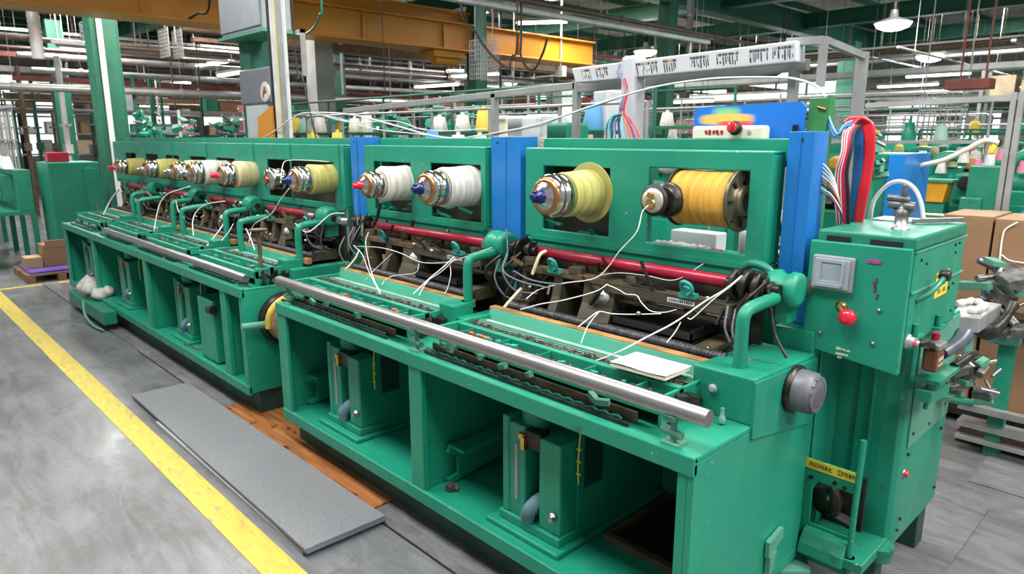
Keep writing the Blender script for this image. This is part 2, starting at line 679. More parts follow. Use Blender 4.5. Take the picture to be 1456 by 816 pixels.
def build_split(mb, name, mats, parent, bevel=0.0):
    """one mesh object per connected piece"""
    key = {}
    par = list(range(len(mb.v)))

    def find(a):
        while par[a] != a:
            par[a] = par[par[a]]
            a = par[a]
        return a
    for i, v in enumerate(mb.v):
        k = (round(v[0], 5), round(v[1], 5), round(v[2], 5))
        if k in key:
            par[find(i)] = find(key[k])
        else:
            key[k] = i
    for f in mb.f:
        for q in f[1:]:
            par[find(q)] = find(f[0])
    groups = {}
    for fi, f in enumerate(mb.f):
        groups.setdefault(find(f[0]), []).append(fi)
    out = []
    for g in groups.values():
        nb = MB()
        idx = {}
        for fi in g:
            nf = []
            for q in mb.f[fi]:
                if q not in idx:
                    idx[q] = len(nb.v)
                    nb.v.append(mb.v[q])
                nf.append(idx[q])
            nb.f.append(nf)
            nb.m.append(mb.m[fi])
            nb.s.append(mb.s[fi])
        out.append(nb.build(name, mats, parent, bevel))
    return out


def tag(o, label, cat, group=None, kind=None):
    o['label'] = label
    o['category'] = cat
    if group:
        o['group'] = group
    if kind:
        o['kind'] = kind
    return o


def struct(o, label=None):
    o['kind'] = 'structure'
    if label:
        o['label'] = label
    return o


def empty(name, loc, label, cat, group=None, kind=None):
    o = bpy.data.objects.new(name, None)
    COL.objects.link(o)
    o.location = loc
    o['_w'] = tuple(loc)
    o.empty_display_size = 0.05
    return tag(o, label, cat, group, kind)


def copy_tree(o, loc=None, parent=None):
    c = o.copy()
    COL.objects.link(c)
    if parent is not None:
        c.parent = parent
    elif loc is not None:
        c.location = loc
    for ch in list(o.children):
        copy_tree(ch, None, c)
    return c


# the direction a given point of the photograph looks along, met with a real plane of the place
_R = cam.rotation_euler.to_matrix()


def sight(x, y):
    return _R @ V((x - 728) / FPX, -(y - 408) / FPX, -1)


def onY(x, y, Y):
    d = sight(x, y)
    return CAM + d * (Y / d.y)


def onX(x, y, X):
    d = sight(x, y)
    return CAM + d * (X / d.x)


def onZ(x, y, z):
    d = sight(x, y)
    return CAM + d * ((z - 1.75) / d.z)


rnd = random.Random(7)

# ================================================================== THE HALL
X0, X1, Y0, Y1, ZC = -27.0, 6.0, -5.0, 25.0, 4.75
struct(MB().box(X0, X1, Y0, Y1, -0.2, 0).build('floor', FLOORM), 'worn pale grey concrete floor')
# yellow walkway line and cross line
m = MB()
m.box(-16, 0.4, 1.005, 1.143, 0, 0.003)
struct(m.build('floor_marking', YLINE), 'worn yellow walkway line painted along the aisle')
struct(MB().box(-9.93, -9.85, 1.143, 3.2, 0, 0.003).build('floor_marking', YLINE), 'narrow yellow cross line at the far end of the aisle')
# flush grey plates beside the machine plinth
xs = [-9.9, -8.0, -5.9, -4.43]
m = MB()
for a, b in zip(xs, xs[1:]):
    m.box(a + 0.004, b - 0.004, 1.585, 1.74, 0.0, 0.006)
struct(m.build('floor_plate', PLATEM), 'grey steel cover plates in the floor beside the far machine')
struct(MB().box(-2.64, 0.2, 1.582, 1.80, 0.0, 0.006).build('floor_plate', PLATEM), 'grey steel cover plate in the floor beside the near machine')
m = MB()
m.box(-9.9, -6.9, 1.576, 1.584, 0.0, 0.0035)
m.box(-6.2, -4.43, 1.578, 1.584, 0.0, 0.0035)
m.box(-2.64, 0.2, 1.574, 1.583, 0.0, 0.0035)
struct(m.build('floor_joint', BLACK), 'black joint line along the cover plates')
m = MB()
for i in range(3):
    y = 1.588 + i * 0.13
    m.box(-4.425, -2.645, y, y + 0.127, 0.0, 0.012)
struct(m.build('floor_boards', WOODF, bevel=0.002), 'orange wooden boards let into the floor beside the machines')
m = MB()
m.box(-0.88, -0.60, 2.3, 3.75, 0.0, 0.008)
struct(m.build('floor_plate', PLATEM), 'ridged grey mat plate under the control cabinet')
struct(MB().box(-0.75, 1.6, 4.0, 4.75, 0, 0.006).build('floor_plate', PLATEM), 'ridged grey plate behind the cabinet at the right')

# ceiling: boards between green beams
struct(MB().box(X0, X1, Y0 + 3, Y1, ZC, ZC + 0.1).build('ceiling', CEILM), 'stained grey ceiling boards')
for i, y in enumerate([2.0, 5.5, 9.0, 12.6, 16.2, 20.2, 23.5]):
    m = MB()
    m.box(X0, X1, y - 0.12, y + 0.12, 4.13, 4.16)
    m.box(X0, X1, y - 0.12, y + 0.12, 4.42, 4.45)
    m.box(X0, X1, y - 0.012, y + 0.012, 4.16, 4.42)
    struct(m.build('ceiling_beam', GREEN_DEEP), 'green steel cross beam under the ceiling')
for i, x in enumerate([-22, -14.6, -7.35, -0.2]):
    m = MB()
    m.box(x - 0.13, x + 0.13, Y0 + 3, Y1, 4.0, 4.03)
    m.box(x - 0.13, x + 0.13, Y0 + 3, Y1, 4.40, 4.43)
    m.box(x - 0.012, x + 0.012, Y0 + 3, Y1, 4.03, 4.40)
    struct(m.build('ceiling_beam', GREEN_DEEP), 'green steel main girder running the length of the hall')
m = MB()
x = X0 + 0.6
while x < X1:
    m.box(x - 0.03, x + 0.03, Y0 + 3, Y1, 4.62, 4.75)
    x += 1.25
struct(m.build('ceiling_joists', GREEN_DEEP), 'slim green joists under the ceiling boards')

# walls with bright windows
WALLM = mat('pale_wall_plaster', (0.42, 0.41, 0.38), 0.85, var=0.15, scale=2)


def wall_with_windows(name, horiz, pos, a0, a1, wins, wl):
    """wall plane; wins are (from, to, z0, z1) along it"""
    m = MB()
    m.plate_holes(a0, a1, 0, ZC, pos, pos + 0.2, wins)
    if not horiz:
        m.v = [(-(y - pos) + pos, x, z) for (x, y, z) in m.v]
    struct(m.build(name, WALLM), wl)
    for (u0, u1, z0, z1) in wins:
        g = MB().box(u0, u1, pos + 0.10, pos + 0.115, z0, z1)
        fr = MB()
        n = max(2, int((u1 - u0) / 0.9))
        for k in range(n + 1):
            u = u0 + (u1 - u0) * k / n
            fr.box(u - 0.03, u + 0.03, pos + 0.04, pos + 0.10, z0, z1)
        for z in (z0 + 0.03, (z0 + z1) / 2, z1 - 0.03):
            fr.box(u0, u1, pos + 0.045, pos + 0.095, z - 0.03, z + 0.03)
        for q in (g, fr):
            if not horiz:
                q.v = [(-(y - pos) + pos, x, z) for (x, y, z) in q.v]
        wall_with_windows.n += 1
        go = struct(g.build('window_%d' % wall_with_windows.n, WINM), 'bright daylight window pane')
        fr.build('window_frame', PIPEG, go)


wall_with_windows.n = 0
wall_with_windows('wall_back', True, Y1, X0, X1, [(-8.4, -6.9, 0.9, 3.2), (-6.3, -5.2, 1.6, 3.0), (-25.5, -22.5, 1.8, 3.2), (-21, -17.5, 2.0, 3.2), (-16.5, -14.2, 2.4, 3.6),
                                                 (-13.4, -10.0, 2.6, 3.7), (-4.4, -1.6, 2.0, 3.2), (-0.5, 3.6, 1.9, 3.1)], 'far pale wall with windows')
wall_with_windows('wall_left', False, X0, Y0 + 3, Y1, [(-1.5, 0.2, 1.4, 3.3), (1.0, 2.6, 1.5, 3.3), (3.6, 5.9, 1.1, 3.7), (6.8, 8.9, 1.8, 3.4), (10, 13, 2.0, 3.3), (14.5, 18, 2.0, 3.4)],
                  'end wall with tall bright windows')

# columns
COLS = [(-11.75, 3.02, 0.36, GREEN_DEEP, 'broad green steel column with a pale cable strip'),
        (-7.55, 3.42, 0.26, GREEN_DEEP, 'green column behind the far machine carrying grey switch boxes'),
        (-10.6, 5.85, 0.32, CONC, 'bare grey column behind the far machine'),
        (-9.9, 8.6, 0.26, GREEN_DEEP, 'green column under the crane beam'),
        (-7.35, 10.8, 0.24, GREEN_DEEP, 'green column behind the hanging white duct'),
        (-7.4, 19.0, 0.4, GREEN_PALE, 'pale green column beside the brightest window'),
        (-17.5, 3.6, 0.3, GREEN_DEEP, 'green column nearest the end windows'),
        (-14.6, 8.5, 0.24, GREEN_DEEP, 'distant green column left of the grey one'),
        (-1.6, 14.5, 0.28, CONC, 'distant grey column in the right part of the hall')]
for (x, y, wd, mm, lb) in COLS:
    m = MB()
    h = wd / 2
    if mm is CONC:
        m.box(x - h, x + h, y - h, y + h, 0, ZC)
        m.box(x - h - 0.03, x + h + 0.03, y - h - 0.03, y + h + 0.03, 0, 0.3)
    else:
        m.box(x - h, x + h, y - h, y - h + 0.02, 0, 4.1)
        m.box(x - h, x + h, y + h - 0.02, y + h, 0, 4.1)
        m.box(x - 0.01, x + 0.01, y - h + 0.02, y + h - 0.02, 0, 4.1)
        m.box(x + h - 0.03, x + h - 0.005, y - h + 0.02, y + h - 0.02, 0, 4.1)
        m.box(x - h - 0.06, x + h + 0.06, y - h - 0.06, y + h + 0.06, 0, 0.03)
    c = struct(m.build('column', mm), lb)
    if x == -11.75:
        MB().box(x + 0.185, x + 0.2, y - 0.10, y - 0.03, 0.4, 4.0).build('cable_strip', PIPEW, c)

# fixtures of the added light panels, in long trays
for i, (x, y) in enumerate(ADDED_PANELS):
    t = empty('added_light_panel', (x, y, 4.42), 'added flat white ceiling light panel in a grey tray', 'ceiling light', 'added flat ceiling light panels')
    hw_ = 0.45 if y < 9 else 0.12
    MB().box(x - 0.80, x + 0.80, y - hw_ - 0.05, y + hw_ + 0.05, 4.44, 4.50).build('tray', PIPEG, t, bevel=0.01)
    MB().box(x - 0.75, x + 0.75, y - hw_, y + hw_, 4.425, 4.44).build('diffuser', LAMP, t)
    m = MB()
    for dx in (-0.6, 0.6):
        m.cyl((x + dx, y, 4.5), (x + dx, y, ZC), 0.008, 6)
    build_split(m, 'hanger', PIPEG, t)


# round high-bay lamps
def highbay(x, y, z, r, label, group=None):
    t = empty('pendant_lamp', (x, y, z), label, 'lamp', group)
    MB().lathe((x, y, z), (0, 0, 1), [(0.0, r), (0.010, r * 1.02), (0.05, r * 0.66), (0.09, r * 0.25), (0.20, r * 0.20)], 28, cap=False).build('lamp_shade', PIPEG, t)
    MB().lathe((x, y, z), (0, 0, -1), [(-0.012, r * 0.97), (0.0, r * 0.99), (r * 0.22, r * 0.86), (r * 0.38, r * 0.5), (r * 0.44, r * 0.1)], 28).build('diffuser', LAMP, t)
    MB().cyl((x, y, z + 0.19), (x, y, z + 0.31), 0.055, 14).cyl((x, y, z + 0.3), (x, y, ZC), 0.010, 6).build('stem', GUN, t)
    l = bpy.data.lights.new('pendant_lamp_light', 'POINT')
    l.energy = 40
    l.shadow_soft_size = r
    lo = bpy.data.objects.new('lamp_light', l)
    COL.objects.link(lo)
    lo.parent = t
    lo.location = (0, 0, -0.2)


p = onZ(1270, 33, 3.5)
highbay(p.x, p.y, p.z, 0.27, 'round pendant lamp hanging at the upper right, the nearest and largest')
p = onZ(1323, 80, 3.5)
highbay(p.x, p.y, p.z, 0.29, 'round pendant lamp below and right of the nearest one')
for (x, y, z, lb) in ((725, 116, 3.4, 'round pendant lamp hanging under the crane beam'), (737, 94, 3.6, 'small round pendant lamp just above another under the crane beam'),
                      (918, 73, 3.7, 'round pendant lamp above the white wrapped duct'), (1122, 107, 3.3, 'round pendant lamp behind the end of the white duct'),
                      (648, 100, 3.6, 'round pendant lamp between the grey and green columns')):
    p = onZ(x, y, z)
    highbay(p.x, p.y, p.z, 0.27, lb)


def tube_lamp(x, y, z, L, ang, label, group=None):
    t = empty('tube_lamp', (x, y, z), label, 'lamp', group)
    c, s = math.cos(ang) * L / 2, math.sin(ang) * L / 2
    MB().bar((x - c, y - s, z + 0.05), (x + c, y + s, z + 0.05), 0.16, 0.05).build('lamp_housing', PIPEG, t)
    m = MB()
    ox, oy = -math.sin(ang) * 0.04, math.cos(ang) * 0.04
    for k in (-1, 1):
        m.cyl((x - c * .97 + ox * k, y - s * .97 + oy * k, z), (x + c * .97 + ox * k, y + s * .97 + oy * k, z), 0.022, 8)
    m.build('tube', LAMP, t)
    m = MB()
    for k in (-0.8, 0.8):
        m.cyl((x + c * k, y + s * k, z + 0.07), (x + c * k, y + s * k, ZC), 0.006, 5)
    build_split(m, 'hanger', GUN, t)


for (px_, py_, z, L, an, lb) in ((1333, 107, 3.05, 1.25, 0.0, 'long white tube lamp hanging at the right'), (1290, 122, 3.0, 1.4, 0.0, 'long tube lamp just left of and below the nearest tube lamp'),
                                 (1284, 146, 2.55, 1.2, 0.0, 'low tube lamp above the bright back window'), (770, 32, 3.9, 1.0, 0.6, 'bright tube lamp above the crane beam'),
                                 (675, 107, 3.1, 1.3, 0.2, 'tube lamp left of the green column under the crane'),
                                 (305, 90, 3.3, 1.5, 0.1, 'tube lamp left of the grey switch boxes'), (240, 120, 2.9, 1.6, 0.2, 'far tube lamp above the rows at the left'),
                                 (330, 105, 3.0, 1.3, 0.0, 'tube lamp just below the one by the switch boxes'),
                                 (620, 122, 2.9, 1.4, 0.1, 'low tube lamp right of the grey column'), (790, 138, 2.6, 1.4, 0.1, 'low tube lamp under the end of the crane beam'),
                                 (1050, 137, 2.6, 2.2, 0.0, 'long tube lamp behind the loose yarns'), (970, 145, 2.5, 1.5, 0.0, 'tube lamp right of the green column at the back')):
    p = onZ(px_, py_, z)
    tube_lamp(p.x, p.y, p.z, L, an, lb)

# crane beam
t = empty('crane_beam', (-10.0, 2, 3.2), 'long orange overhead crane beam on the ceiling, crossing the hall', 'crane')
m = MB()
m.box(-10.35, -9.78, -2.0, 11.8, 3.22, 3.25)
m.box(-10.27, -10.22, -2.0, 11.8, 3.25, 3.66)
m.box(-9.90, -9.86, -2.0, 11.8, 3.25, 3.66)
m.box(-10.35, -9.78, -2.0, 11.8, 3.66, 3.69)
m.build('girder', CRANE, t, bevel=0.01)
MB().box(-10.2, -9.95, -2.0, 8.6, 3.69, 3.86).box(-10.25, -9.90, -2, 8.6, 3.86, 3.90).build('runway_rail', CRANE, t)
m = MB()
for y in (1.2, 3.0, 4.6, 6.2, 7.8, 9.6):
    m.box(-9.86, -9.83, y, y + 0.05, 3.25, 3.66)
build_split(m, 'stiffener', CRANE, t)
t = empty('crane_hoist', (-10, 8, 3.1), 'orange hoist trolley hanging below the crane beam', 'hoist')
MB().box(-10.25, -9.85, 7.6, 8.3, 3.10, 3.22).build('trolley', CRANE, t, bevel=0.02)
MB().cyl((-10.0, 7.7, 3.06), (-10.0, 8.2, 3.06), 0.09, 16).build('drum', CRANE, t)
m = MB().tube([(-10.0, 7.95, 3.0), (-10.0, 7.95, 2.85)], 0.012, 6, False)
m.tube([(-10.0, 7.95, 2.85), (-10.0, 8.0, 2.81), (-10.0, 7.97, 2.75), (-10.0, 7.92, 2.77)], 0.02, 6)
m.build('hook', GUN, t)
# drooping cables from the crane
for pts, r, mm, lb in (([(1080, 0), (960, 110), (880, 122)], 0, 0, ''),):
    pass


def cable(name, pts, r, mm, label, cat, group=None, n=7):
    o = MB().tube(pts, r, n).build(name, mm)
    return tag(o, label, cat, group)


def to_ceiling(pts):
    return [V(pts[0].x, pts[0].y, ZC)] + pts


def C(*q):
    """points on a vertical plane across the hall: (x, y) pairs of the photograph and the plane's distance"""
    Yv = q[-1]
    return [onY(x, y, Yv) for x, y in q[:-1]]


cable('hanging_cable', to_ceiling(C((298, 0), (280, 20), (255, 32), (235, 35), 3.6)), 0.014, BLACK, 'black cable drooping over the crane beam at the left', 'cable')
cable('hanging_cable', to_ceiling(C((655, 5), (675, 45), (700, 80), (725, 100), 6.0)), 0.016, BLACK, 'black cable sloping down across the crane beam', 'cable')
cable('hanging_cable', to_ceiling(C((741, 46), (740, 75), (748, 95), (760, 98), (772, 75), (778, 55), 6.5)), 0.016, BLACK, 'black cable loop hanging at the end of the crane beam', 'cable')
cable('hanging_cable', to_ceiling(C((457, 0), (455, 20), (447, 38), (435, 48), (420, 50), 4.2)), 0.012, GREEN, 'green hose curving in front of the orange beam', 'hose')
cable('hanging_cable', to_ceiling(C((420, 75), (430, 110), (440, 155), (452, 208), 3.0)), 0.008, BLACK, 'black cable hanging right of the white pipe bundle', 'cable')
cable('hanging_cable', to_ceiling(C((115, 0), (117, 14), (116, 30), 3.2)), 0.02, BLACK, 'short black cable above the broad green column', 'cable')
cable('hanging_cable', to_ceiling(C((735, 55), (728, 80), (722, 108), 6.2)), 0.01, BLACK, 'thin black cable hanging left of the cable loop', 'cable')
cable('hanging_cable', to_ceiling(C((982, 0), (981, 20), (980, 42), 5.5)), 0.03, BLACK, 'thick black cables dropping from the ceiling above the duct', 'cable')

# overhead pipes and conduits along the hall: each its own object
PK = {'g': (PIPEG, 'grey galvanised'), 'w': (PIPEW, 'white'), 'b': (PIPEB, 'dark brown'), 'r': (PIPER, 'red oxide'), 'n': (GREEN_DEEP, 'green'), 'k': (GUN, 'black'), 'u': (BROWNB, 'tan')}


def run_pipe(kind, x, z, r, y0, y1, sq=False, label=None):
    mm, nm = PK[kind]
    m = MB()
    if sq:
        m.box(x - r * 1.6, x + r * 1.6, y0, y1, z - r, z + r)
    else:
        m.cyl((x, y0, z), (x, y1, z), r, 10)
    y = y0 + 0.8
    while y < y1:
        m.box(x - 0.004, x + 0.004, y - 0.004, y + 0.004, z + r * 0.5, ZC)
        if not sq:
            m.cyl((x, y - 0.03, z), (x, y + 0.03, z), r * 1.3, 10)
        y += 2.6
    o = m.build('overhead_pipe' if not sq else 'cable_tray', mm)
    return tag(o, label or ('%s overhead %s running along the hall' % (nm, 'tray' if sq else 'pipe')), 'pipe' if not sq else 'tray', '%s overhead %s' % (nm, 'trays' if sq else 'pipes'))


p = onZ(660, 0, 3.4)
run_pipe('w', p.x, 3.4, 0.035, 2.5, 11.5, True)
run_pipe('g', p.x + 0.12, 3.46, 0.025, 2.5, 11.5)
p = onZ(725, 0, 3.4)
run_pipe('b', p.x, 3.42, 0.03, 2.5, 14)
rr = random.Random(3)
for i in range(46):
    x = -10.9 - 12.5 * (i / 46) - rr.random() * 0.2
    z = 2.35 + rr.random() * 1.6
    kind = rr.choice('gwbbrubguwgbbub')
    run_pipe(kind, x, z, rr.choice((0.02, 0.03, 0.045, 0.06)), 1.2 + rr.random() * 2.5 if x < -12.5 else 4.0 + rr.random(), 23.0, rr.random() < 0.28)
for i in range(5):
    x = -5.6 + i * 1.5 + rr.random() * 0.3
    run_pipe('gwgnbgw'[i], x, 3.0 + rr.random() * 0.8, rr.choice((0.02, 0.03)), 12.0, 24, rr.random() < 0.4)


def cross_pipe(kind, y, z, r, x0, x1, sq=False):
    mm, nm = PK[kind]
    m = MB()
    if sq:
        m.box(x0, x1, y - r * 1.6, y + r * 1.6, z - r, z + r)
    else:
        m.cyl((x0, y, z), (x1, y, z), r, 10)
    x = x0 + 0.7
    while x < x1:
        m.box(x - 0.004, x + 0.004, y - 0.004, y + 0.004, z + r * 0.5, ZC)
        x += 2.8
    o = m.build('cross_pipe', mm)
    return tag(o, '%s %s crossing the hall overhead' % (nm, 'duct' if sq else 'pipe'), 'pipe', '%s cross %s' % (nm, 'ducts' if sq else 'pipes'))


for i in range(26):
    y = 14.5 + i * 0.37 + rr.random() * 0.15
    cross_pipe(rr.choice('gwbnngwgu'), y, 2.4 + rr.random() * 1.3, rr.choice((0.02, 0.03, 0.05)), -24 + rr.random() * 3, 3.5 + rr.random() * 2, rr.random() < 0.35)

# vertical drop rods
for i in range(40):
    x = -9 - rr.random() * 12
    y = 4.8 + rr.random() * 12
    z0 = 1.9 + rr.random() * 1.2
    kind = rr.choice('gwbkg')
    m = MB().cyl((x, y, z0), (x, y, ZC), rr.choice((0.010, 0.015, 0.03)), 6)
    if rr.random() < 0.6:
        m.box(x - 0.10, x + 0.10, y - 0.06, y + 0.06, z0 - 0.15, z0 + 0.05)
    tag(m.build('drop_rod', PK[kind][0]), '%s rod dropping from the ceiling over the back rows' % PK[kind][1], 'rod', '%s drop rods' % PK[kind][1])

# wire mesh baskets hanging overhead
for (px_, py_, Yv, wd, ht, lb) in ((128, 45, 3.6, 0.5, 0.32, 'wire mesh basket above the broad green column'), (243, 62, 4.0, 0.42, 0.42, 'wire mesh basket hanging below the crane beam'),
                                   (85, 100, 3.6, 0.40, 0.30, 'wire mesh basket left of the broad green column'), (688, 85 , 6.5, 0.35, 0.5, 'wire mesh panel under the hoist'),
                                   (1340, 165, 9.0, 0.42, 0.50, 'white wire grid hanging at the right by the back window')):
    c = onY(px_, py_, Yv)
    m = MB()
    for k in range(9):
        u = -wd / 2 + wd * k / 8
        for dy in (-0.1, 0.1):
            m.cyl((c.x + u, c.y + dy, c.z - ht / 2), (c.x + u, c.y + dy, c.z + ht / 2), 0.006, 5)
        for dy in (-0.1, 0.1):
            m.cyl((c.x - wd / 2, c.y + dy, c.z - ht / 2 + ht * k / 8), (c.x + wd / 2, c.y + dy, c.z - ht / 2 + ht * k / 8), 0.005, 5)
    for sx in (-1, 1):
        m.cyl((c.x + sx * wd / 2, c.y, c.z), (c.x + sx * wd / 2, c.y, ZC), 0.008, 5)
    tag(m.build('wire_basket', PIPEG), lb, 'basket')

# ribbed plastic duct at the top left
a, b = onY(42, -10, 2.6), onY(55, 84, 2.6)
m = MB()
n = 26
prof = [((a - b).length * i / n, 0.085 + (0.012 if i % 2 else 0)) for i in range(n + 1)]
m.lathe(b, a - b, prof, 16)
tag(m.build('ribbed_duct', PLASTW), 'ribbed milky plastic duct hanging at the top left corner', 'duct')

# ================================================================== THE GREEN MACHINES
YF = 1.66     # front of the table
YP = 2.45     # front of the upper creel panel
PT, PB = 1.70, 1.265


def pedestal(root, xl, y0=1.76, h=0.47, sticker=True):
    """lifting pedestal in a lower bay: two uprights with a screw between, a side plate and a foot"""
    zb = 0.21
    m = MB()
    m.box(xl - 0.06, xl + 0.335, y0 - 0.05, 2.42, zb, zb + 0.022)
    m.box(xl - 0.02, xl + 0.31, y0 - 0.015, 2.40, zb + 0.022, zb + 0.06)
    m.build('pedestal_foot', GREEN, root, bevel=0.006)
    a = MB().box(xl, xl + 0.115, y0, y0 + 0.10, zb + 0.06, zb + h - 0.02).box(xl - 0.006, xl + 0.03, y0 - 0.006, y0 + 0.10, zb + 0.06, zb + h)
    a.build('upright', GREEN, root, bevel=0.006)
    m = MB().mt(0)
    m.box(xl + 0.062, xl + 0.078, y0 - 0.004, y0 + 0.002, zb + 0.13, zb + h - 0.10)
    m.build('scale', GREYM, root)
    b = MB().box(xl + 0.19, xl + 0.30, y0, y0 + 0.11, zb + 0.06, zb + h - 0.04)
    b.build('upright', GREEN, root, bevel=0.008)
    # screw
    m = MB()
    prof = []
    k = 0
    z = 0
    while z < h - 0.10:
        prof += [(z, 0.017), (z + 0.006, 0.022), (z + 0.012, 0.017)]
        z += 0.012
    m.lathe((xl + 0.152, y0 + 0.07, zb + 0.06), (0, 0, 1), prof, 12)
    m.build('lifting_screw', GUN, root)
    MB().cyl((xl + 0.10, y0 + 0.09, zb + h - 0.04), (xl + 0.10, y0 + 0.09, 0.785), 0.055, 24).cyl((xl + 0.10, y0 + 0.09, zb + h - 0.02), (xl + 0.10, y0 + 0.09, zb + h + 0.03), 0.064, 24).build('lifting_cylinder', GREEN, root)
    MB().box(xl + 0.11, xl + 0.20, y0 + 0.0, y0 + 0.05, zb + h - 0.10, zb + h - 0.03).build('clamp', GUN, root, bevel=0.004)
    MB().lathe((xl + 0.10, y0 - 0.012, zb + h - 0.06), (0, 1, 0), [(0, 0.012), (0.004, 0.016), (0.02, 0.016)], 12).obox((xl + 0.115, y0 + 0.0, zb + h - 0.085), (0.02, 0.03, 0.05)).build('brass_latch', BRASS, root)
    MB().lathe((xl + 0.275, y0 - 0.008, zb + 0.14), (0.4, -1, 0), [(0, 0.018), (0.01, 0.018), (0.012, 0.010), (0.03, 0.010)], 12).build('bolt', STEEL, root)
    # side plate, set back, with a dark opening painted on
    m = MB().prism([(y0 + 0.10, zb + 0.06), (2.42, zb + 0.06), (2.42, 0.775), (y0 + 0.24, 0.775), (y0 + 0.10, zb + h - 0.05)], 0, xl + 0.293, xl + 0.305)
    m.build('side_plate', GREEN, root)
    MB().box(xl + 0.305, xl + 0.309, y0 + 0.13, y0 + 0.24, zb + 0.22, zb + h - 0.02).build('painted_slot', mat('recess_shade_green', (0.008, 0.055, 0.04), 0.5), root)  # raised slab coloured as the shade inside a narrow opening
    # low channel and a cloth pad between the uprights
    m = MB()
    m.tube([(xl + 0.13, y0 + 0.0, zb + 0.07), (xl + 0.15, y0 - 0.005, zb + 0.12), (xl + 0.165, y0 + 0.04, zb + 0.15), (xl + 0.155, y0 + 0.10, zb + 0.12)], [0.03] * 19, 8)
    m.build('grease_pad', mat('blue_grey_pad', (0.10, 0.20, 0.24), 0.7, var=0.4, scale=20), root)
    # yellow wire
    x = xl + 0.26
    m = MB()
    m.tube([(x - 0.12, y0 + 0.10, zb + h - 0.02), (x - 0.03, y0 + 0.10, zb + h + 0.025), (x + 0.05, y0 + 0.09, zb + h - 0.0), (x + 0.062, y0 + 0.08, zb + h - 0.05),
            (x + 0.058, y0 + 0.08, zb + h - 0.14), (x + 0.062, y0 + 0.08, zb + h - 0.21)], 0.0035, 6)
    for k in range(3):
        m.cyl((x + 0.05, y0 + 0.08, zb + h - 0.07 - 0.05 * k), (x + 0.072, y0 + 0.08, zb + h - 0.068 - 0.05 * k), 0.004, 6)
    m.build('yellow_wire', YELS, root)


def lower_frame(root, x0, x1, posts):
    MB().box(x0, x1, YF, 2.45, 0.165, 0.21).box(x0, x1, YF - 0.006, YF + 0.02, 0.155, 0.218).build('base_plate', GREEN, root, bevel=0.005)
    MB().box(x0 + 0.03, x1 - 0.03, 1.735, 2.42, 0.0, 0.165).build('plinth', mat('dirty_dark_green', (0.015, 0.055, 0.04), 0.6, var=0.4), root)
    MB().box(x0, x1, YF, 2.16, 0.822, 0.842).box(x0, x1, YF - 0.006, YF + 0.02, 0.782, 0.845).build('table_top', GREEN, root, bevel=0.005)
    MB().box(x0 + 0.02, x1 - 0.02, 2.43, 2.45, 0.21, 0.98).build('back_panel', GREEN_OLD, root)
    for x in (x0, x1 - 0.022):
        MB().box(x, x + 0.022, YF, 2.45, 0.21, 0.822).build('end_panel', GREEN, root, bevel=0.003)
    MB().box(x0 + 0.022, x0 + 0.10, YF, YF + 0.02, 0.21, 0.79).build('post', GREEN, root, bevel=0.003)
    MB().box(x1 - 0.055, x1 - 0.022, YF, YF + 0.03, 0.21, 0.79).build('post', GREEN, root, bevel=0.003)
    for x in posts:
        MB().box(x - 0.045, x + 0.045, YF + 0.002, YF + 0.035, 0.21, 0.79).box(x + 0.02, x + 0.032, YF + 0.03, 2.43, 0.21, 0.80).build('post', GREEN, root, bevel=0.004)


def rail_foot(root, x):
    """low angle bracket at the foot of a partition"""
    m = MB().prism([(1.80, 0.215), (2.40, 0.30), (2.40, 0.34), (1.80, 0.40), (1.78, 0.37), (1.84, 0.33), (1.84, 0.25), (1.78, 0.24)], 0, x, x + 0.02)
    m.box(x, x + 0.10, 1.80, 2.40, 0.385, 0.40)
    m.build('foot_rail', GREEN, root)


def c_arm(root, x, ytop=2.30, zt=1.235, block=True):
    """bent green arm rising from a block on the table to the shaft hub"""
    if block:
        MB().box(x - 0.075, x + 0.03, 1.96, 2.09, 0.842, 0.985).box(x + 0.03, x + 0.09, 1.98, 2.40, 0.842, 0.93).build('arm_block', GREEN, root, bevel=0.008)
    m = MB()
    m.tube([(x, 2.08, 0.94), (x, 2.08, 1.02), (x, 2.08, 1.14), (x, 2.09, 1.178), (x, 2.125, 1.192), (x, 2.20, 1.196), (x, 2.30, 1.20)], [0.0225] * 37, 12)
    m.cyl((x, 2.08, 0.96), (x, 2.08, 0.985), 0.034, 16)
    m.build('bent_arm', GREEN, root)
    m = MB()
    m.lathe((x - 0.075, ytop, zt), (1, 0, 0), [(0, 0.045), (0.01, 0.062), (0.05, 0.068), (0.065, 0.055), (0.085, 0.055), (0.10, 0.066), (0.125, 0.062), (0.13, 0.045)], 26)
    m.box(x - 0.022, x + 0.022, ytop - 0.02, ytop + 0.06, 1.10, zt)
    m.build('shaft_hub', GREEN, root)


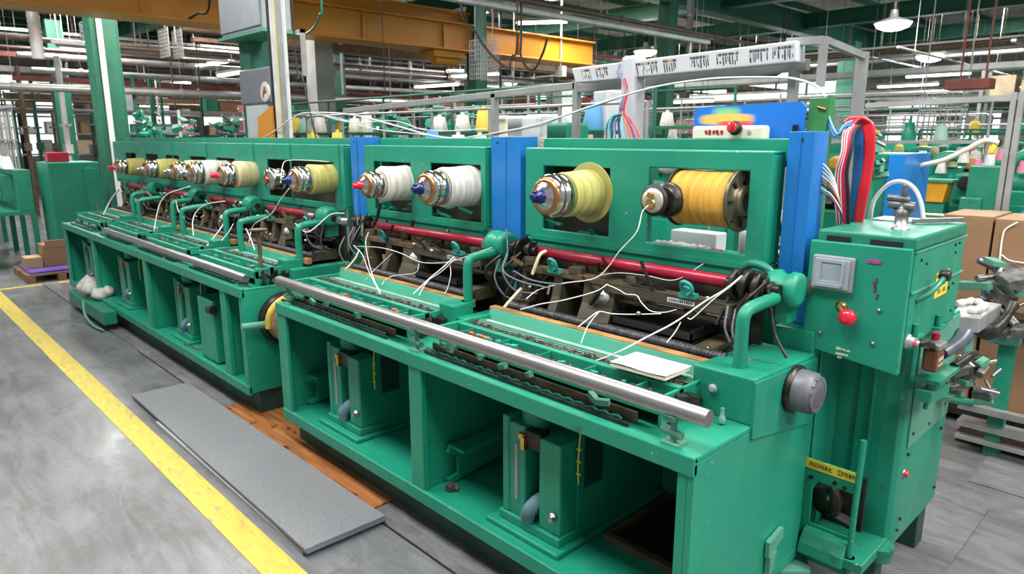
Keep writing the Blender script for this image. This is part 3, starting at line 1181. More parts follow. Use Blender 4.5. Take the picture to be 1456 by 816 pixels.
def gear_cluster(root, x, seed, y=2.31, z=1.225):
    r_ = random.Random(seed)
    m = MB()
    t = 0
    for i in range(7):
        r = r_.choice((0.028, 0.04, 0.05, 0.06))
        w_ = r_.uniform(0.006, 0.02)
        m.lathe((x + t, y, z), (1, 0, 0), [(0, r * 0.8), (0.002, r), (w_, r), (w_ + 0.002, r * 0.8)], 22)
        t += w_ + r_.uniform(0.004, 0.012)
    m.cyl((x - 0.03, y, z), (x + t + 0.02, y, z), 0.022, 14)
    m.build('gear_stack', GUN, root)
    m = MB()
    for i in range(6):
        a = r_.uniform(-0.6, 2.4)
        p0 = V(x + r_.uniform(0, t), y - 0.05 * math.cos(a), z + 0.05 * math.sin(a))
        p1 = p0 + V(r_.uniform(-0.05, 0.05), -r_.uniform(0.02, 0.09), -r_.uniform(0.05, 0.18))
        p2 = p1 + V(r_.uniform(-0.06, 0.06), r_.uniform(-0.03, 0.05), -r_.uniform(0.03, 0.10))
        m.tube([p0, p1, p2], r_.uniform(0.006, 0.013), 8)
    build_split(m, 'crank_lever', GUN, root)
    m = MB()
    for i in range(2):
        p0 = V(x + r_.uniform(-0.03, 0.1), y - 0.07, z - r_.uniform(0.0, 0.1))
        m.tube([p0, p0 + V(0.03, -0.06, -0.08), p0 + V(0.10, -0.05, -0.16), p0 + V(0.2, 0.0, -0.17)], 0.005, 6)
    build_split(m, 'grey_hose', mat('dark_grey_hose', (0.10, 0.11, 0.13), 0.4), root)
    if x < -1.5:
        m = MB()
        m.cyl((x - 0.05, y - 0.02, z), (x - 0.085, y - 0.045, z), 0.028, 16)
        m.obox((x - 0.10, y - 0.05, z + 0.005), (0.045, 0.03, 0.035), (0.3, 0.2, 0.4))
        m.build('shaft_nut', STEEL, root)


PINS = mat('dusty_needle_strip', (0.10, 0.075, 0.065), 0.7, var=0.7, scale=90, bump=0.8, bscale=150)


def bay(root, x0, x1, seed, tray=True, detail=True):
    """working bay: needle tray, guide rollers, drawer and drive parts under the creel panel"""
    r_ = random.Random(seed)
    L = x1 - x0
    ta, tb = x0 + 0.20, x1 - 0.03       # tray
    # ---- tray (green), with two long bars and dark needle strips
    m = MB()
    m.box(ta, tb, 1.765, 2.055, 0.885, 0.90)
    m.prism([(2.035, 0.90), (2.035, 0.930), (2.072, 0.982), (2.080, 0.982), (2.080, 0.90)], 0, ta, tb)
    m.box(ta, tb, 1.862, 1.892, 0.90, 0.955)
    m.box(ta, tb, 1.766, 1.792, 0.885, 0.935)
    m.box(ta, ta + 0.015, 1.766, 2.06, 0.842, 0.96)
    m.box(tb - 0.012, tb, 1.766, 2.0, 0.842, 0.950)
    m.build('needle_tray', GREEN, root, bevel=0.003)
    MB().box(ta + 0.02, tb - 0.02, 2.010, 2.034, 0.90, 0.942).build('pale_ledge', mat('pale_grey_green', (0.30, 0.42, 0.36), 0.5, var=0.25, scale=12), root, bevel=0.002)  # paler grey-green strip along the tray
    m = MB()
    for y, z in ((1.966, 0.938), (1.980, 0.941), (1.994, 0.944)):
        m.cyl((ta, y, z), (tb, y, z), 0.0045, 8)
    m.build('guide_wires', GREEN_PALE, root)
    m = MB()
    m.box(ta + 0.02, tb - 0.04, 1.898, 1.955, 0.90, 0.936)
    m.box(ta + 0.02, tb - 0.03, 1.798, 1.856, 0.90, 0.912)
    k = ta + 0.03
    while k < tb - 0.05:
        m.obox((k, 1.928 + r_.uniform(-.022, .022), 0.941 + r_.uniform(-.004, .006)), (0.008, 0.026, 0.012), (r_.uniform(-.5, .5), 0, r_.uniform(-1, 1)))
        m.obox((k, 1.828 + r_.uniform(-.02, .02), 0.917 + r_.uniform(-.003, .008)), (0.010, 0.020, 0.014), (r_.uniform(-.5, .5), 0, r_.uniform(-1, 1)))
        k += 0.0125
    m.build('needle_strip', PINS, root)
    m = MB()
    for i in range(14):
        xx = ta + 0.06 + (tb - ta - 0.14) * r_.random()
        m.obox((xx, 1.83, 0.93), (r_.uniform(.01, .03), r_.uniform(.01, .03), r_.uniform(.012, .03)), (0, 0, r_.uniform(-1, 1)))
    build_split(m, 'tray_clip', TEAL, root)
    m = MB()
    for i in range(12):
        xx = tb + r_.uniform(-0.03, 0.035)
        q = V(xx, r_.uniform(1.80, 1.97), r_.uniform(0.85, 0.92))
        m.obox(q, (r_.uniform(.02, .05), r_.uniform(.02, .05), r_.uniform(.015, .04)), (r_.uniform(-.6, .6), r_.uniform(-.6, .6), r_.uniform(-1, 1)))
    build_split(m, 'tray_end_piece', GUN, root)
    m = MB()
    for i in range(5):
        xx = ta + 0.12 + (tb - ta - 0.24) * i / 4
        m.box(xx - 0.003, xx + 0.003, 1.793, 1.862, 0.90, 0.950)
    build_split(m, 'tray_rib', GREEN_OLD, root)
    # lower slotted strip with woven springs
    MB().box(ta - 0.02, tb - 0.08, 1.700, 1.707, 0.842, 0.856).build('spring_rail', GUN, root)
    MB().box(ta - 0.02, tb - 0.08, 1.745, 1.755, 0.842, 0.880).build('spring_rail', BROWNB, root)
    m = MB()
    k = ta
    pts = []
    while k < tb - 0.12:
        pts.append((k, 1.726 + 0.004 * math.sin(k * 120), 0.852 + 0.004 * math.cos(k * 120)))
        k += 0.0175
    m.tube(pts, 0.006, 6, k=2)
    m.build('twisted_cord', TEAL, root)
    m = MB()
    for i in range(9):
        xx = r_.uniform(ta + 0.05, tb - 0.1)
        m.obox((xx, r_.uniform(1.715, 1.76), 0.89), (r_.uniform(.02, .05), 0.02, 0.02), (r_.uniform(-.4, .4), r_.uniform(-.4, .4), r_.uniform(-.5, .5)))
    build_split(m, 'small_clip', [GREEN_PALE], root)
    m = MB()
    for i in range(3):
        xx = r_.uniform(ta + 0.05, tb - 0.15)
        m.cyl((xx, 1.835, 0.935), (xx + 0.04, 1.835, 0.938), 0.008, 8)
    build_split(m, 'coloured_clip', mat('orange_clip', (0.55, 0.12, 0.04), 0.5), root)
    # ---- wooden guide strip and ribbed roller
    m = MB().box(ta - 0.03, tb + 0.06, 2.085, 2.125, 0.945, 0.985)
    m.build('wooden_guide_strip', WOODS, root, bevel=0.005)
    m = MB()
    prof = []
    t = 0
    LL = tb - ta - 0.02
    while t < LL:
        prof += [(t, 0.017), (t + 0.004, 0.0215), (t + 0.010, 0.0215), (t + 0.013, 0.017)]
        t += 0.015
    m.lathe((ta + 0.01, 2.165, 0.985), (1, 0, 0), prof, 14)
    m.build('ribbed_roller', mat('ribbed_dark_roller', (0.06, 0.06, 0.065), 0.45, 0.3, var=0.5, scale=50), root)
    # ---- back pit: olive brackets, drawer, lever bars
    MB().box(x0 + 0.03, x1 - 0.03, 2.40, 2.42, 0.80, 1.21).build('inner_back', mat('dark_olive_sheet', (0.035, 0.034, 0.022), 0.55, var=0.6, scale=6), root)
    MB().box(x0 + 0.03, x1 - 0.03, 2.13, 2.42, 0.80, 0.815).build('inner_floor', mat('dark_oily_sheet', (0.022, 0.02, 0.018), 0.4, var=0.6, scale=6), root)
    for fx, wdt in ((0.13, 0.05), (0.30, 0.05), (0.43, 0.17)):
        xx = x0 + L * fx
        m = MB().prism([(2.20, 0.815), (2.42, 0.815), (2.42, 1.16), (2.27, 1.16), (2.25, 1.05), (2.20, 0.95)], 0, xx, xx + wdt)
        m.build('bracket', KHAKI if fx == 0.13 else OLIVE, root, bevel=0.004)
    m = MB()
    xx = x0 + L * 0.515
    m.lathe((xx, 2.262, 1.09), (0, -1, 0), [(0, 0.030), (0.010, 0.030), (0.012, 0.020), (0.024, 0.018), (0.026, 0.008)], 20)
    m.build('chrome_bolt', mat('bright_zinc', (0.75, 0.75, 0.78), 0.35, 0.6), root)
    # drawer tray, open
    dx0, dx1 = x0 + L * 0.58, x1 - 0.20
    m = MB()
    m.box(dx0, dx1, 2.20, 2.40, 1.0, 1.007)
    m.box(dx0, dx1, 2.20, 2.206, 0.975, 1.035)
    m.box(dx0, dx0 + 0.006, 2.20, 2.40, 0.985, 1.045)
    m.box(dx1 - 0.006, dx1, 2.20, 2.40, 0.985, 1.045)
    m.build('drawer_tray', mat('black_sheet', (0.035, 0.034, 0.034), 0.32, 0.5), root)
    MB().prism([(2.19, 0.93), (2.40, 0.93), (2.40, 1.0), (2.20, 0.99)], 0, dx1 + 0.005, dx1 + 0.08).build('drawer_side', KHAKI, root, bevel=0.004)
    # long bars
    MB().box(x0 + L * 0.10, x0 + L * 0.52, 2.26, 2.32, 1.135, 1.165).build('long_bar', BROWNB, root, bevel=0.004)
    b = MB().box(x0 + L * 0.52, x1 - 0.07, 2.245, 2.30, 1.115, 1.155).box(x0 + L * 0.52, x1 - 0.07, 2.243, 2.302, 1.155, 1.159).build('long_bar', OLIVE, root, bevel=0.003)
    xx = x0 + L * 0.75
    lb = MB().box(xx, xx + 0.12, 2.2435, 2.2455, 1.127, 1.145).build('label_plate', WHITEP, b)
    m = MB()
    for i in range(11):
        m.box(xx + 0.010 + i * 0.0095, xx + 0.010 + i * 0.0095 + 0.004 + (i % 3) * 0.001, 2.2425, 2.2432, 1.132, 1.141)
    m.build('lettering', INK, lb)
    MB().box(x0 + L * 0.55, x1 - 0.05, 2.30, 2.325, 1.07, 1.085).build('lower_bar', BROWNB, root)
    MB().cyl((x0 + 0.1, 2.36, 1.07), (x1 - 0.05, 2.36, 1.07), 0.016, 12).build('back_shaft', GUN, root)
    MB().cyl((x0 + 0.1, 2.22, 0.88), (x1 - 0.05, 2.22, 0.88), 0.012, 12).build('low_shaft', STEEL, root)
    # comb, levers, springs
    m = MB()
    for i in range(18):
        xx = x0 + L * 0.43 + i * 0.0065
        m.cyl((xx, 2.33, 1.165), (xx, 2.33, 1.215), 0.0016, 5)
    m.build('copper_comb', COPPER, root)
    m = MB()
    for i in range(22):
        xx = r_.uniform(x0 + 0.10, x1 - 0.12)
        yy = r_.uniform(2.22, 2.38)
        z0 = r_.choice((0.85, 0.95, 1.05, 1.16))
        if z0 < 1.1 and xx > x0 + L * 0.56:
            z0, yy = 1.07, 2.34
        q = V(xx, yy, z0)
        m.bar(q, q + V(r_.uniform(-.12, .12), r_.uniform(-.07, .07), r_.uniform(.03, .12)), r_.uniform(.008, .018), r_.uniform(.006, .014))
    build_split(m, 'lever', GUN, root)
    m = MB()
    for i in range(9):
        xx = r_.uniform(x0 + 0.12, x0 + L * 0.55)
        q = V(xx, r_.uniform(2.20, 2.35), r_.choice((0.86, 1.0, 1.17)))
        m.bar(q, q + V(r_.uniform(-.16, .16), r_.uniform(-.05, .05), r_.uniform(-.02, .08)), r_.uniform(.02, .035), r_.uniform(.008, .015))
    build_split(m, 'link', BROWNB, root)
    m = MB()
    for i in range(9):
        xx = r_.uniform(x0 + 0.12, x1 - 0.12)
        q = V(xx, r_.uniform(2.17, 2.26), r_.choice((0.9, 0.99, 1.07, 1.17)))
        m.lathe(q, (r_.uniform(-1, 1), -1, 0), [(0, 0.007), (0.012, 0.011), (0.016, 0.006)], 8)
    build_split(m, 'bright_screw', CHROME, root)
    m = MB()
    for i in range(6):
        xx = r_.uniform(x0 + 0.15, x1 - 0.15)
        q = V(xx, r_.uniform(2.26, 2.33), r_.uniform(1.165, 1.19))
        m.obox(q, (r_.uniform(.03, .07), r_.uniform(.03, .05), r_.uniform(.02, .045)), (0, 0, r_.uniform(-.5, .5)))
    build_split(m, 'block', OLIVE, root, bevel=0.003)
    for fx in (0.30, 0.80):
        xx = x0 + L * fx
        m = MB()
        m.tube([(xx, 2.25, 1.165), (xx, 2.23, 1.20), (xx + 0.015, 2.215, 1.222), (xx + 0.045, 2.215, 1.215), (xx + 0.05, 2.225, 1.19), (xx + 0.03, 2.23, 1.17)], 0.0075, 8)
        m.obox((xx + 0.02, 2.235, 1.185), (0.03, 0.015, 0.03), (0.2, 0.3, 0))
        m.box(xx - 0.015, xx + 0.055, 2.235, 2.265, 1.155, 1.175)
        m.build('teal_hook', TEAL, root)
    # crimson pressure rod under the panel
    MB().lathe((x0 + 0.17, 2.335, 1.222), (1, 0, 0), [(0, 0.020), (0.004, 0.025), (L - 0.31, 0.025), (L - 0.305, 0.020)], 20).build('crimson_rod', REDP, root)


def creel_panel(root, x0, x1, holes):
    """folded green panel with rectangular openings, and its backing frame"""
    m = MB()
    m.plate_holes(x0, x1, PB, PT, YP, YP + 0.012, holes)
    m.box(x0, x1, YP + 0.012, YP + 0.11, PT - 0.012, PT)
    m.box(x0, x1, YP + 0.012, YP + 0.11, PB, PB + 0.012)
    m.box(x0 + 0.02, x1 - 0.02, YP - 0.003, YP + 0.009, PB - 0.045, PB - 0.001)
    m.box(x0, x0 + 0.012, YP + 0.012, YP + 0.11, PB + 0.012, PT - 0.012)
    m.box(x1 - 0.012, x1, YP + 0.012, YP + 0.11, PB + 0.012, PT - 0.012)
    m.build('creel_panel', GREEN, root, bevel=0.006)
    m = MB()
    m.box(x0, x1 + 0.05, YP + 0.13, YP + 0.20, PT - 0.06, PT + 0.045)
    for u in (x0, x1 + 0.0):
        m.box(u, u + 0.05, YP + 0.13, YP + 0.20, 0.9, PT)
    m.build('back_frame', GREEN, root, bevel=0.004)
    m = MB()
    m.box(x0 + 0.05, x1 - 0.01, YP - 0.012, YP + 0.0, PB - 0.008, PB + 0.012)
    m.build('panel_lip', GREEN, root)


def blue_column(root, x0, x1, y0=YP + 0.02, z0=1.24, z1=1.752, label=None):
    m = MB()
    m.box(x0, x1, y0, y0 + 0.012, z0, z1)
    m.box(x0, x0 + 0.012, y0 + 0.012, y0 + 0.12, z0, z1)
    m.box(x1 - 0.012, x1, y0 + 0.012, y0 + 0.12, z0, z1)
    m.box(x0 + (x1 - x0) * 0.48, x0 + (x1 - x0) * 0.52, y0 - 0.004, y0, z0, z1)
    o = m.build('blue_column', BLUE, root, bevel=0.003)
    MB().cyl((x0 + 0.05, y0 - 0.003, z1 - 0.03), (x0 + 0.05, y0 + 0.002, z1 - 0.03), 0.006, 10).build('screw_hole', BLACK, o)
    return o


# ---- near machine
near = empty('yarn_machine', (-2.3, 2.0, 0), 'near green textile machine with an open base, white paper and golden spool on it', 'machine')
lower_frame(near, -3.65, -0.97, [-2.345])
pedestal(near, -1.88)
pedestal(near, -3.27)
rail_foot(near, -2.29)
rail_foot(near, -3.60)
bay(near, -3.84, -2.50, 11)
bay(near, -2.50, -1.13, 23)
c_arm(near, -2.475)
c_arm(near, -1.07, 2.38, 1.22, False)
gear_cluster(near, -2.44, 5)
gear_cluster(near, -1.23, 9)
gear_cluster(near, -3.84, 15)
# black sheet over the base and shelf strips at the back of the last bay
MB().box(-1.50, -1.0, 1.98, 2.41, 0.211, 0.214).build('dark_pit_sheet', mat('black_oily_grit', (0.012, 0.012, 0.012), 0.5, var=0.9, scale=70, bump=0.8), near)  # black grit that also puts the bay's inner shade into the colour
MB().box(-1.52, -0.995, 1.95, 1.98, 0.21, 0.235).box(-1.52, -1.50, 1.98, 2.41, 0.21, 0.235).build('pit_rim', BROWNB, near)
MB().box(-1.50, -1.0, 2.28, 2.30, 0.62, 0.66).build('shelf_strip', PIPEG, near)
MB().box(-1.50, -1.0, 2.33, 2.36, 0.50, 0.58).box(-1.50, -1.0, 2.33, 2.36, 0.70, 0.74).build('cross_rail', GREEN_OLD, near, bevel=0.004)
# raised right-end block of the table
m = MB().prism([(1.99, 0.842), (2.45, 0.842), (2.45, 0.985), (1.99, 1.0)], 0, -1.19, -0.97)
m.build('end_block', GREEN, near, bevel=0.006)
MB().prism([(1.99, 0.80), (1.99, 0.99), (2.45, 0.97), (2.45, 0.72), (2.38, 0.735)], 0, -0.972, -0.962).build('end_flange', GREEN, near)
MB().lathe((-1.11, 1.988, 0.935), (0, -1, 0), [(0, 0.016), (0.004, 0.016), (0.006, 0.009), (0.012, 0.009)], 14).build('bolt', GREYP, near)
MB().lathe((-1.045, 1.94, 0.848), (0, 0, 1), [(0, 0.012), (0.02, 0.012), (0.022, 0.007), (0.05, 0.006)], 10).build('stud', GREEN_PALE, near)
creel_panel(near, -2.462, -1.19, [(-2.34, -1.935, 1.312, 1.615), (-1.725, -1.275, 1.312, 1.625)])
creel_panel(near, -3.935, -2.76, [(-3.83, -3.43, 1.300, 1.60), (-3.235, -2.80, 1.300, 1.605)])
blue_column(near, -2.735, -2.515)
blue_column(near, -1.165, -1.07, y0=YP + 0.06, z0=1.235, z1=1.77)
blue_column(near, -4.13, -3.965)
# dark lining seen through the first spool openings
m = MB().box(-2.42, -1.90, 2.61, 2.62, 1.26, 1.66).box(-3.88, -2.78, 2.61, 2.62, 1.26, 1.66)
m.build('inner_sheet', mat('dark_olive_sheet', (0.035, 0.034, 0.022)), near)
m = MB()
rr = random.Random(31)
for i in range(24):
    q = V(rr.uniform(-3.85, -1.95), rr.uniform(2.5, 2.59), rr.uniform(1.28, 1.36))
    m.bar(q, q + V(rr.uniform(-.12, .12), rr.uniform(-.03, .03), rr.uniform(-.01, .03)), 0.02, 0.012)
build_split(m, 'inner_link', GREEN_OLD, near)
# column behind the end and the blue foot cover beside it
MB().box(-1.14, -0.985, 2.46, 2.62, 0.0, 1.06).build('rear_column', GREEN, near, bevel=0.008)
m = MB()
m.prism([(-1.105, 1.06), (-1.015, 1.06), (-1.005, 1.17), (-1.04, 1.185), (-1.085, 1.175), (-1.105, 1.14)], 1, 2.53, 2.56)
m.box(-1.10, -1.01, 2.60, 2.66, 1.22, 1.27)
m.build('blue_cover', BLUE, near, bevel=0.006)
# drive shaft from the last hub into the control box
MB().cyl((-1.09, 2.40, 1.22), (-0.985, 2.56, 1.22), 0.036, 20).cyl((-1.13, 2.38, 1.22), (-1.06, 2.44, 1.22), 0.044, 20).build('drive_shaft', mat('grey_green_shaft', (0.10, 0.19, 0.15), 0.3, 0.5, var=0.3, scale=9), near)
MB().tube([(-1.24, 2.40, 1.275), (-1.20, 2.38, 1.295), (-1.15, 2.37, 1.290), (-1.12, 2.37, 1.27)], 0.016, 10).build('green_cowl', GREEN_OLD, near)
# roller rests
for x in (-3.57, -2.37, -1.07):
    m = MB()
    m.cyl((x, 1.70, 0.842), (x, 1.70, 0.925), 0.011, 10)
    m.box(x - 0.03, x + 0.03, 1.675, 1.735, 0.842, 0.852)
    m.prism([(1.668, 0.925), (1.732, 0.925), (1.74, 0.945), (1.70, 0.932), (1.66, 0.945)], 0, x - 0.018, x + 0.018)
    m.cyl((x + 0.03, 1.70, 0.875), (x - 0.04, 1.70, 0.885), 0.014, 10)
    m.build('roller_rest', GREEN_PALE, near)
# grey knocked label and small cast handle on the end panel
m = MB().prism([(2.16, 0.30), (2.27, 0.34), (2.26, 0.38), (2.16, 0.36)], 0, -0.966, -0.95)
m.prism([(2.17, 0.22), (2.20, 0.24), (2.22, 0.31), (2.17, 0.30)], 0, -0.966, -0.948)
m.build('cast_catch', GREEN_PALE, near)
m = MB()
t = empty('motor_fan', (-0.95, 2.25, 0.90), 'round dark grey motor fan housing on the end of the near machine', 'motor')
MB().lathe((-0.965, 2.26, 0.905), (1, 0, 0), [(0, 0.078), (0.006, 0.085), (0.02, 0.084), (0.028, 0.070)], 28).build('flange', GUN, t)
MB().lathe((-0.94, 2.26, 0.905), (1, 0, 0), [(0, 0.074), (0.05, 0.072), (0.065, 0.055), (0.07, 0.03)], 28).build('cover', mat('grey_motor_casing', (0.13, 0.13, 0.15), 0.45, 0.2, var=0.3, scale=12), t)
m = MB()
for k in range(14):
    a = 2 * PI * k / 14
    m.obox((-0.895, 2.26 + 0.055 * math.cos(a), 0.905 + 0.055 * math.sin(a)), (0.045, 0.012, 0.022), (a, 0, 0))
build_split(m, 'fin', mat('grey_motor_fins', (0.17, 0.17, 0.19), 0.4, 0.3, var=0.3, scale=12), t)

# ---- far machine (four bays)
far = empty('yarn_machine', (-6.5, 2.0, 0), 'far green textile machine with the long row of small chrome-capped spools', 'machine')
FX0, FX1 = -8.80, -4.12
lower_frame(far, FX0, FX1, [-7.63, -6.03, -4.44])
for i, x in enumerate((-8.45, -7.15, -5.65)):
    pedestal(far, x)
# tall loose box panel standing in the last opening
MB().box(-4.98, -4.70, 1.69, 1.95, 0.22, 0.66).build('box_panel', GREEN, far, bevel=0.006)
MB().cyl((-4.74, 1.68, 0.60), (-4.66, 1.68, 0.61), 0.03, 14).build('roller_stub', GUN, far)
BW = 1.17
for i in range(4):
    bay(far, FX0 + i * BW, FX0 + (i + 1) * BW, 50 + i)
    c_arm(far, FX0 + (i + 1) * BW - 0.05)
    gear_cluster(far, FX0 + (i + 1) * BW - 0.15, 70 + i)
    if i:
        m = MB()
        m.tube([(FX0 + i * BW + .35, 2.02, 0.94), (FX0 + i * BW + .35, 2.02, 1.12), (FX0 + i * BW + .36, 2.05, 1.16), (FX0 + i * BW + .40, 2.2, 1.18)], [0.022] * 19, 10)
        m.build('bent_arm', GREEN, far)
FS = [-9.05, -8.30, -7.65, -6.95, -6.40, -5.73, -4.93, -4.43]      # spool positions of the far machine
creel_panel(far, -9.6, -4.19, [(-5.36, -4.33, 1.30, 1.58)] + [(x - 0.14, x + 0.26, 1.32, 1.57) for x in (-9.0, -8.25, -7.6, -6.9, -6.25)])
m = MB()
for x in (-4.25, -4.95, -5.6, -6.6, -7.5):
    m.box(x - 0.008, x + 0.008, YP - 0.006, YP, PB, PT)
build_split(m, 'panel_seam', GREEN_OLD, far)
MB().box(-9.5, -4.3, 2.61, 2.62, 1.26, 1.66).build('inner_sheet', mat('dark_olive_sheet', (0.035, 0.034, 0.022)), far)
m = MB()
m.cyl((-4.20, 1.83, 0.842), (-4.20, 1.83, 1.17), 0.013, 12)
m.lathe((-4.20, 1.83, 1.17), (0, 0, 1), [(0, 0.015), (0.01, 0.05), (0.02, 0.055)], 18)
m.build('standing_rod', BROWNB, far)
for x in (-7.2, -5.6, -4.25):
    MB().cyl((x, 1.70, 0.842), (x, 1.70, 0.875), 0.012, 10).box(x - 0.03, x + 0.03, 1.68, 1.73, 0.842, 0.85).build('roller_rest', GREEN_PALE, far)
# motor on the far machine's near end
t = empty('motor_fan', (-4.10, 1.95, 0.62), 'round motor with a yellow guard in the gap between the two machines', 'motor')
MB().lathe((-4.118, 1.92, 0.62), (1, 0, 0), [(0, 0.17), (0.03, 0.175), (0.05, 0.16)], 30).build('flange', GUN, t)
MB().lathe((-4.07, 1.92, 0.62), (1, 0, 0), [(0, 0.14), (0.10, 0.135), (0.12, 0.09)], 30).build('cover', mat('dusty_copper_casing', (0.28, 0.20, 0.13), 0.6, 0.3, var=0.4, scale=15), t)
m = MB()
m.tube([(-4.02, 1.92 + 0.15 * math.cos(a), 0.62 + 0.15 * math.sin(a)) for a in [1.2 + i * 0.3 for i in range(8)]], 0.022, 8)
m.build('yellow_guard', mat('worn_yellow_guard', (0.60, 0.42, 0.07), 0.5, var=0.3, scale=15), t)
MB().tube([(-4.04, 1.80, 0.62), (-4.05, 1.72, 0.62), (-4.06, 1.62, 0.625)], 0.022, 10).build('spout', GREEN_PALE, t)

MECH = mat('dirty_casting', (0.14, 0.14, 0.13), 0.4, 0.5, var=0.6, scale=25)


def mech_head(name, cx, cy, cz, seed, label, sc=1.0):
    """small machine head made of castings, rods and screws"""
    r_ = random.Random(seed)
    t = empty(name, (cx, cy, cz), label, 'machine head')
    m, g, s = MB(), MB(), MB()
    for i in range(9):
        q = V(cx + r_.uniform(-.09, .09) * sc, cy + r_.uniform(-.10, .10) * sc, cz + r_.uniform(-.12, .12) * sc)
        m.obox(q, (r_.uniform(.03, .10) * sc, r_.uniform(.03, .10) * sc, r_.uniform(.02, .05) * sc), (r_.uniform(-.4, .4), r_.uniform(-.4, .4), r_.uniform(-1, 1)))
    for i in range(7):
        q = V(cx + r_.uniform(-.09, .09) * sc, cy + r_.uniform(-.10, .10) * sc, cz + r_.uniform(-.14, .14) * sc)
        g.obox(q, (r_.uniform(.04, .11) * sc, r_.uniform(.02, .06) * sc, r_.uniform(.02, .04) * sc), (r_.uniform(-.6, .6), r_.uniform(-.4, .4), r_.uniform(-1, 1)))
    for i in range(8):
        q = V(cx + r_.uniform(-.10, .10) * sc, cy + r_.uniform(-.10, .10) * sc, cz + r_.uniform(-.14, .14) * sc)
        s.cyl(q, q + V(r_.uniform(-.08, .08), r_.uniform(-.08, .08), r_.uniform(-.05, .05)) * sc, r_.uniform(.005, .014) * sc, 8)
    build_split(m, 'casting', MECH, t, bevel=0.004)
    build_split(g, 'green_casting', GREEN_PALE, t, bevel=0.004)
    build_split(s, 'pin', STEEL, t)
    return t



# ================================================================== LOOSE PARTS ON THE MACHINES
# chrome rollers along the table fronts
def steel_roller(x0, x1, y, z, r, label):
    m = MB().lathe((x0, y, z), (1, 0, 0), [(0, r * 0.93), (0.004, r), (x1 - x0 - 0.11, r), (x1 - x0 - 0.108, r * 0.96), (x1 - x0 - 0.004, r * 0.96), (x1 - x0, r * 0.9)], 40)
    tag(m.build('steel_roller', STEEL), label, 'roller')


steel_roller(-3.68, -0.955, 1.70, 0.958, 0.0285, 'long polished steel roller lying along the front of the near machine table')
steel_roller(-7.25, -4.13, 1.70, 0.903, 0.026, 'long polished steel roller along the front of the far machine table')


def spool(x, z, yf, rbody, ymat, label, tip=BLUEK, L=0.24, rch=0.092, group=None, flange=None, fr=1.3):
    """yarn package on a spindle that points at the aisle (-Y). yf: y of the chrome chuck's front face"""
    t = empty('yarn_spool', (x, YP, z), label, 'spool', group)
    MB().lathe((x, yf, z), (0, 1, 0), [(-0.018, rch * 0.30), (-0.010, rch * 0.50), (0.008, rch * 0.70), (0.010, rch * 0.80), (0.028, rch * 0.98), (0.036, rch), (0.044, rch), (0.046, rch * 0.95), (0.052, rch * 0.95), (0.054, rch), (0.11, rch), (0.112, rch * 0.96), (0.13, rch * 0.96)], 40).build('chrome_chuck', CHROME, t)
    MB().lathe((x, yf - 0.006, z), (0, 1, 0), [(0.008, rch * 0.62), (0.006, rch * 0.68), (0.010, rch * 0.80), (0.020, rch * 0.86)], 30, cap=False).build('copper_ring', COPPER, t)
    m = MB().lathe((x, yf - 0.075, z), (0, 1, 0), [(0.004, rch * 0.13), (0.007, rch * 0.18), (0.034, rch * 0.18), (0.037, rch * 0.28), (0.062, rch * 0.36)], 8)
    m.obox((x, yf - 0.055, z), (rch * 0.5, 0.016, rch * 0.14)).obox((x, yf - 0.055, z), (rch * 0.14, 0.016, rch * 0.5))
    m.build('spindle_knob', tip, t)
    m = MB()
    y0 = yf + 0.115
    prof = [(0, rbody * 0.86), (0.006, rbody * 0.95)]
    s = 0.012
    k = 0
    while s < L:
        q = rbody * (0.97 + 0.03 * math.sin(s * 23 + x))
        prof += [(s, q), (s + 0.003, q + 0.0022)]
        s += 0.006
    prof += [(L, rbody * 0.9)]
    m.lathe((x, y0, z), (0, 1, 0), prof, 36)
    m.build('yarn_winding', ymat, t)
    if flange:
        MB().lathe((x, y0 + L - 0.02, z), (0, 1, 0), [(0, rbody * fr), (0.004, rbody * fr + 0.002), (0.008, rbody * fr)], 36).build('rear_flange', flange, t)
    MB().cyl((x, yf + 0.1, z), (x, YP + 0.17, z), 0.02, 12).build('spindle', GUN, t)
    return t


spool(-2.05, 1.503, 2.15, 0.102, YY, 'pale yellow yarn spool with a large chrome chuck and blue knob, in the near panel', L=0.20, rch=0.094, flange=YY, fr=1.32)
spool(-2.90, 1.492, 2.15, 0.108, YW, 'white yarn spool with a blue knob, right opening of the middle panel', L=0.27, rch=0.092, flange=None)
spool(-3.50, 1.480, 2.17, 0.105, YW, 'white yarn spool with a red knob, left opening of the middle panel', tip=REDK, L=0.24, rch=0.078)
spool(-4.37, 1.470, 2.16, 0.100, YY, 'yellow yarn spool with a blue knob, nearest of the far machine row', L=0.30, rch=0.088, flange=CHROME, fr=1.08)
spool(-5.62, 1.455, 2.17, 0.105, YC, 'cream yarn spool with a red knob and brass end, far machine', tip=REDK, L=0.24, rch=0.085)
spool(-6.22, 1.450, 2.14, 0.105, YW, 'white yarn spool with a bare chrome chuck, between the two cream ones', tip=CHROME, L=0.26, rch=0.095)
spool(-6.72, 1.445, 2.17, 0.098, YC, 'cream yarn spool, third from the near end of the far machine row', tip=CHROME, L=0.22, rch=0.085)
spool(-7.50, 1.440, 2.17, 0.098, YY, 'pale yellow yarn spool with a chrome end, second from the far end of the row', tip=CHROME, L=0.22, rch=0.085)
spool(-8.50, 1.430, 2.17, 0.095, YY, 'farthest yellow yarn spool with a red knob, at the left end of the row', tip=REDK, L=0.22, rch=0.080)

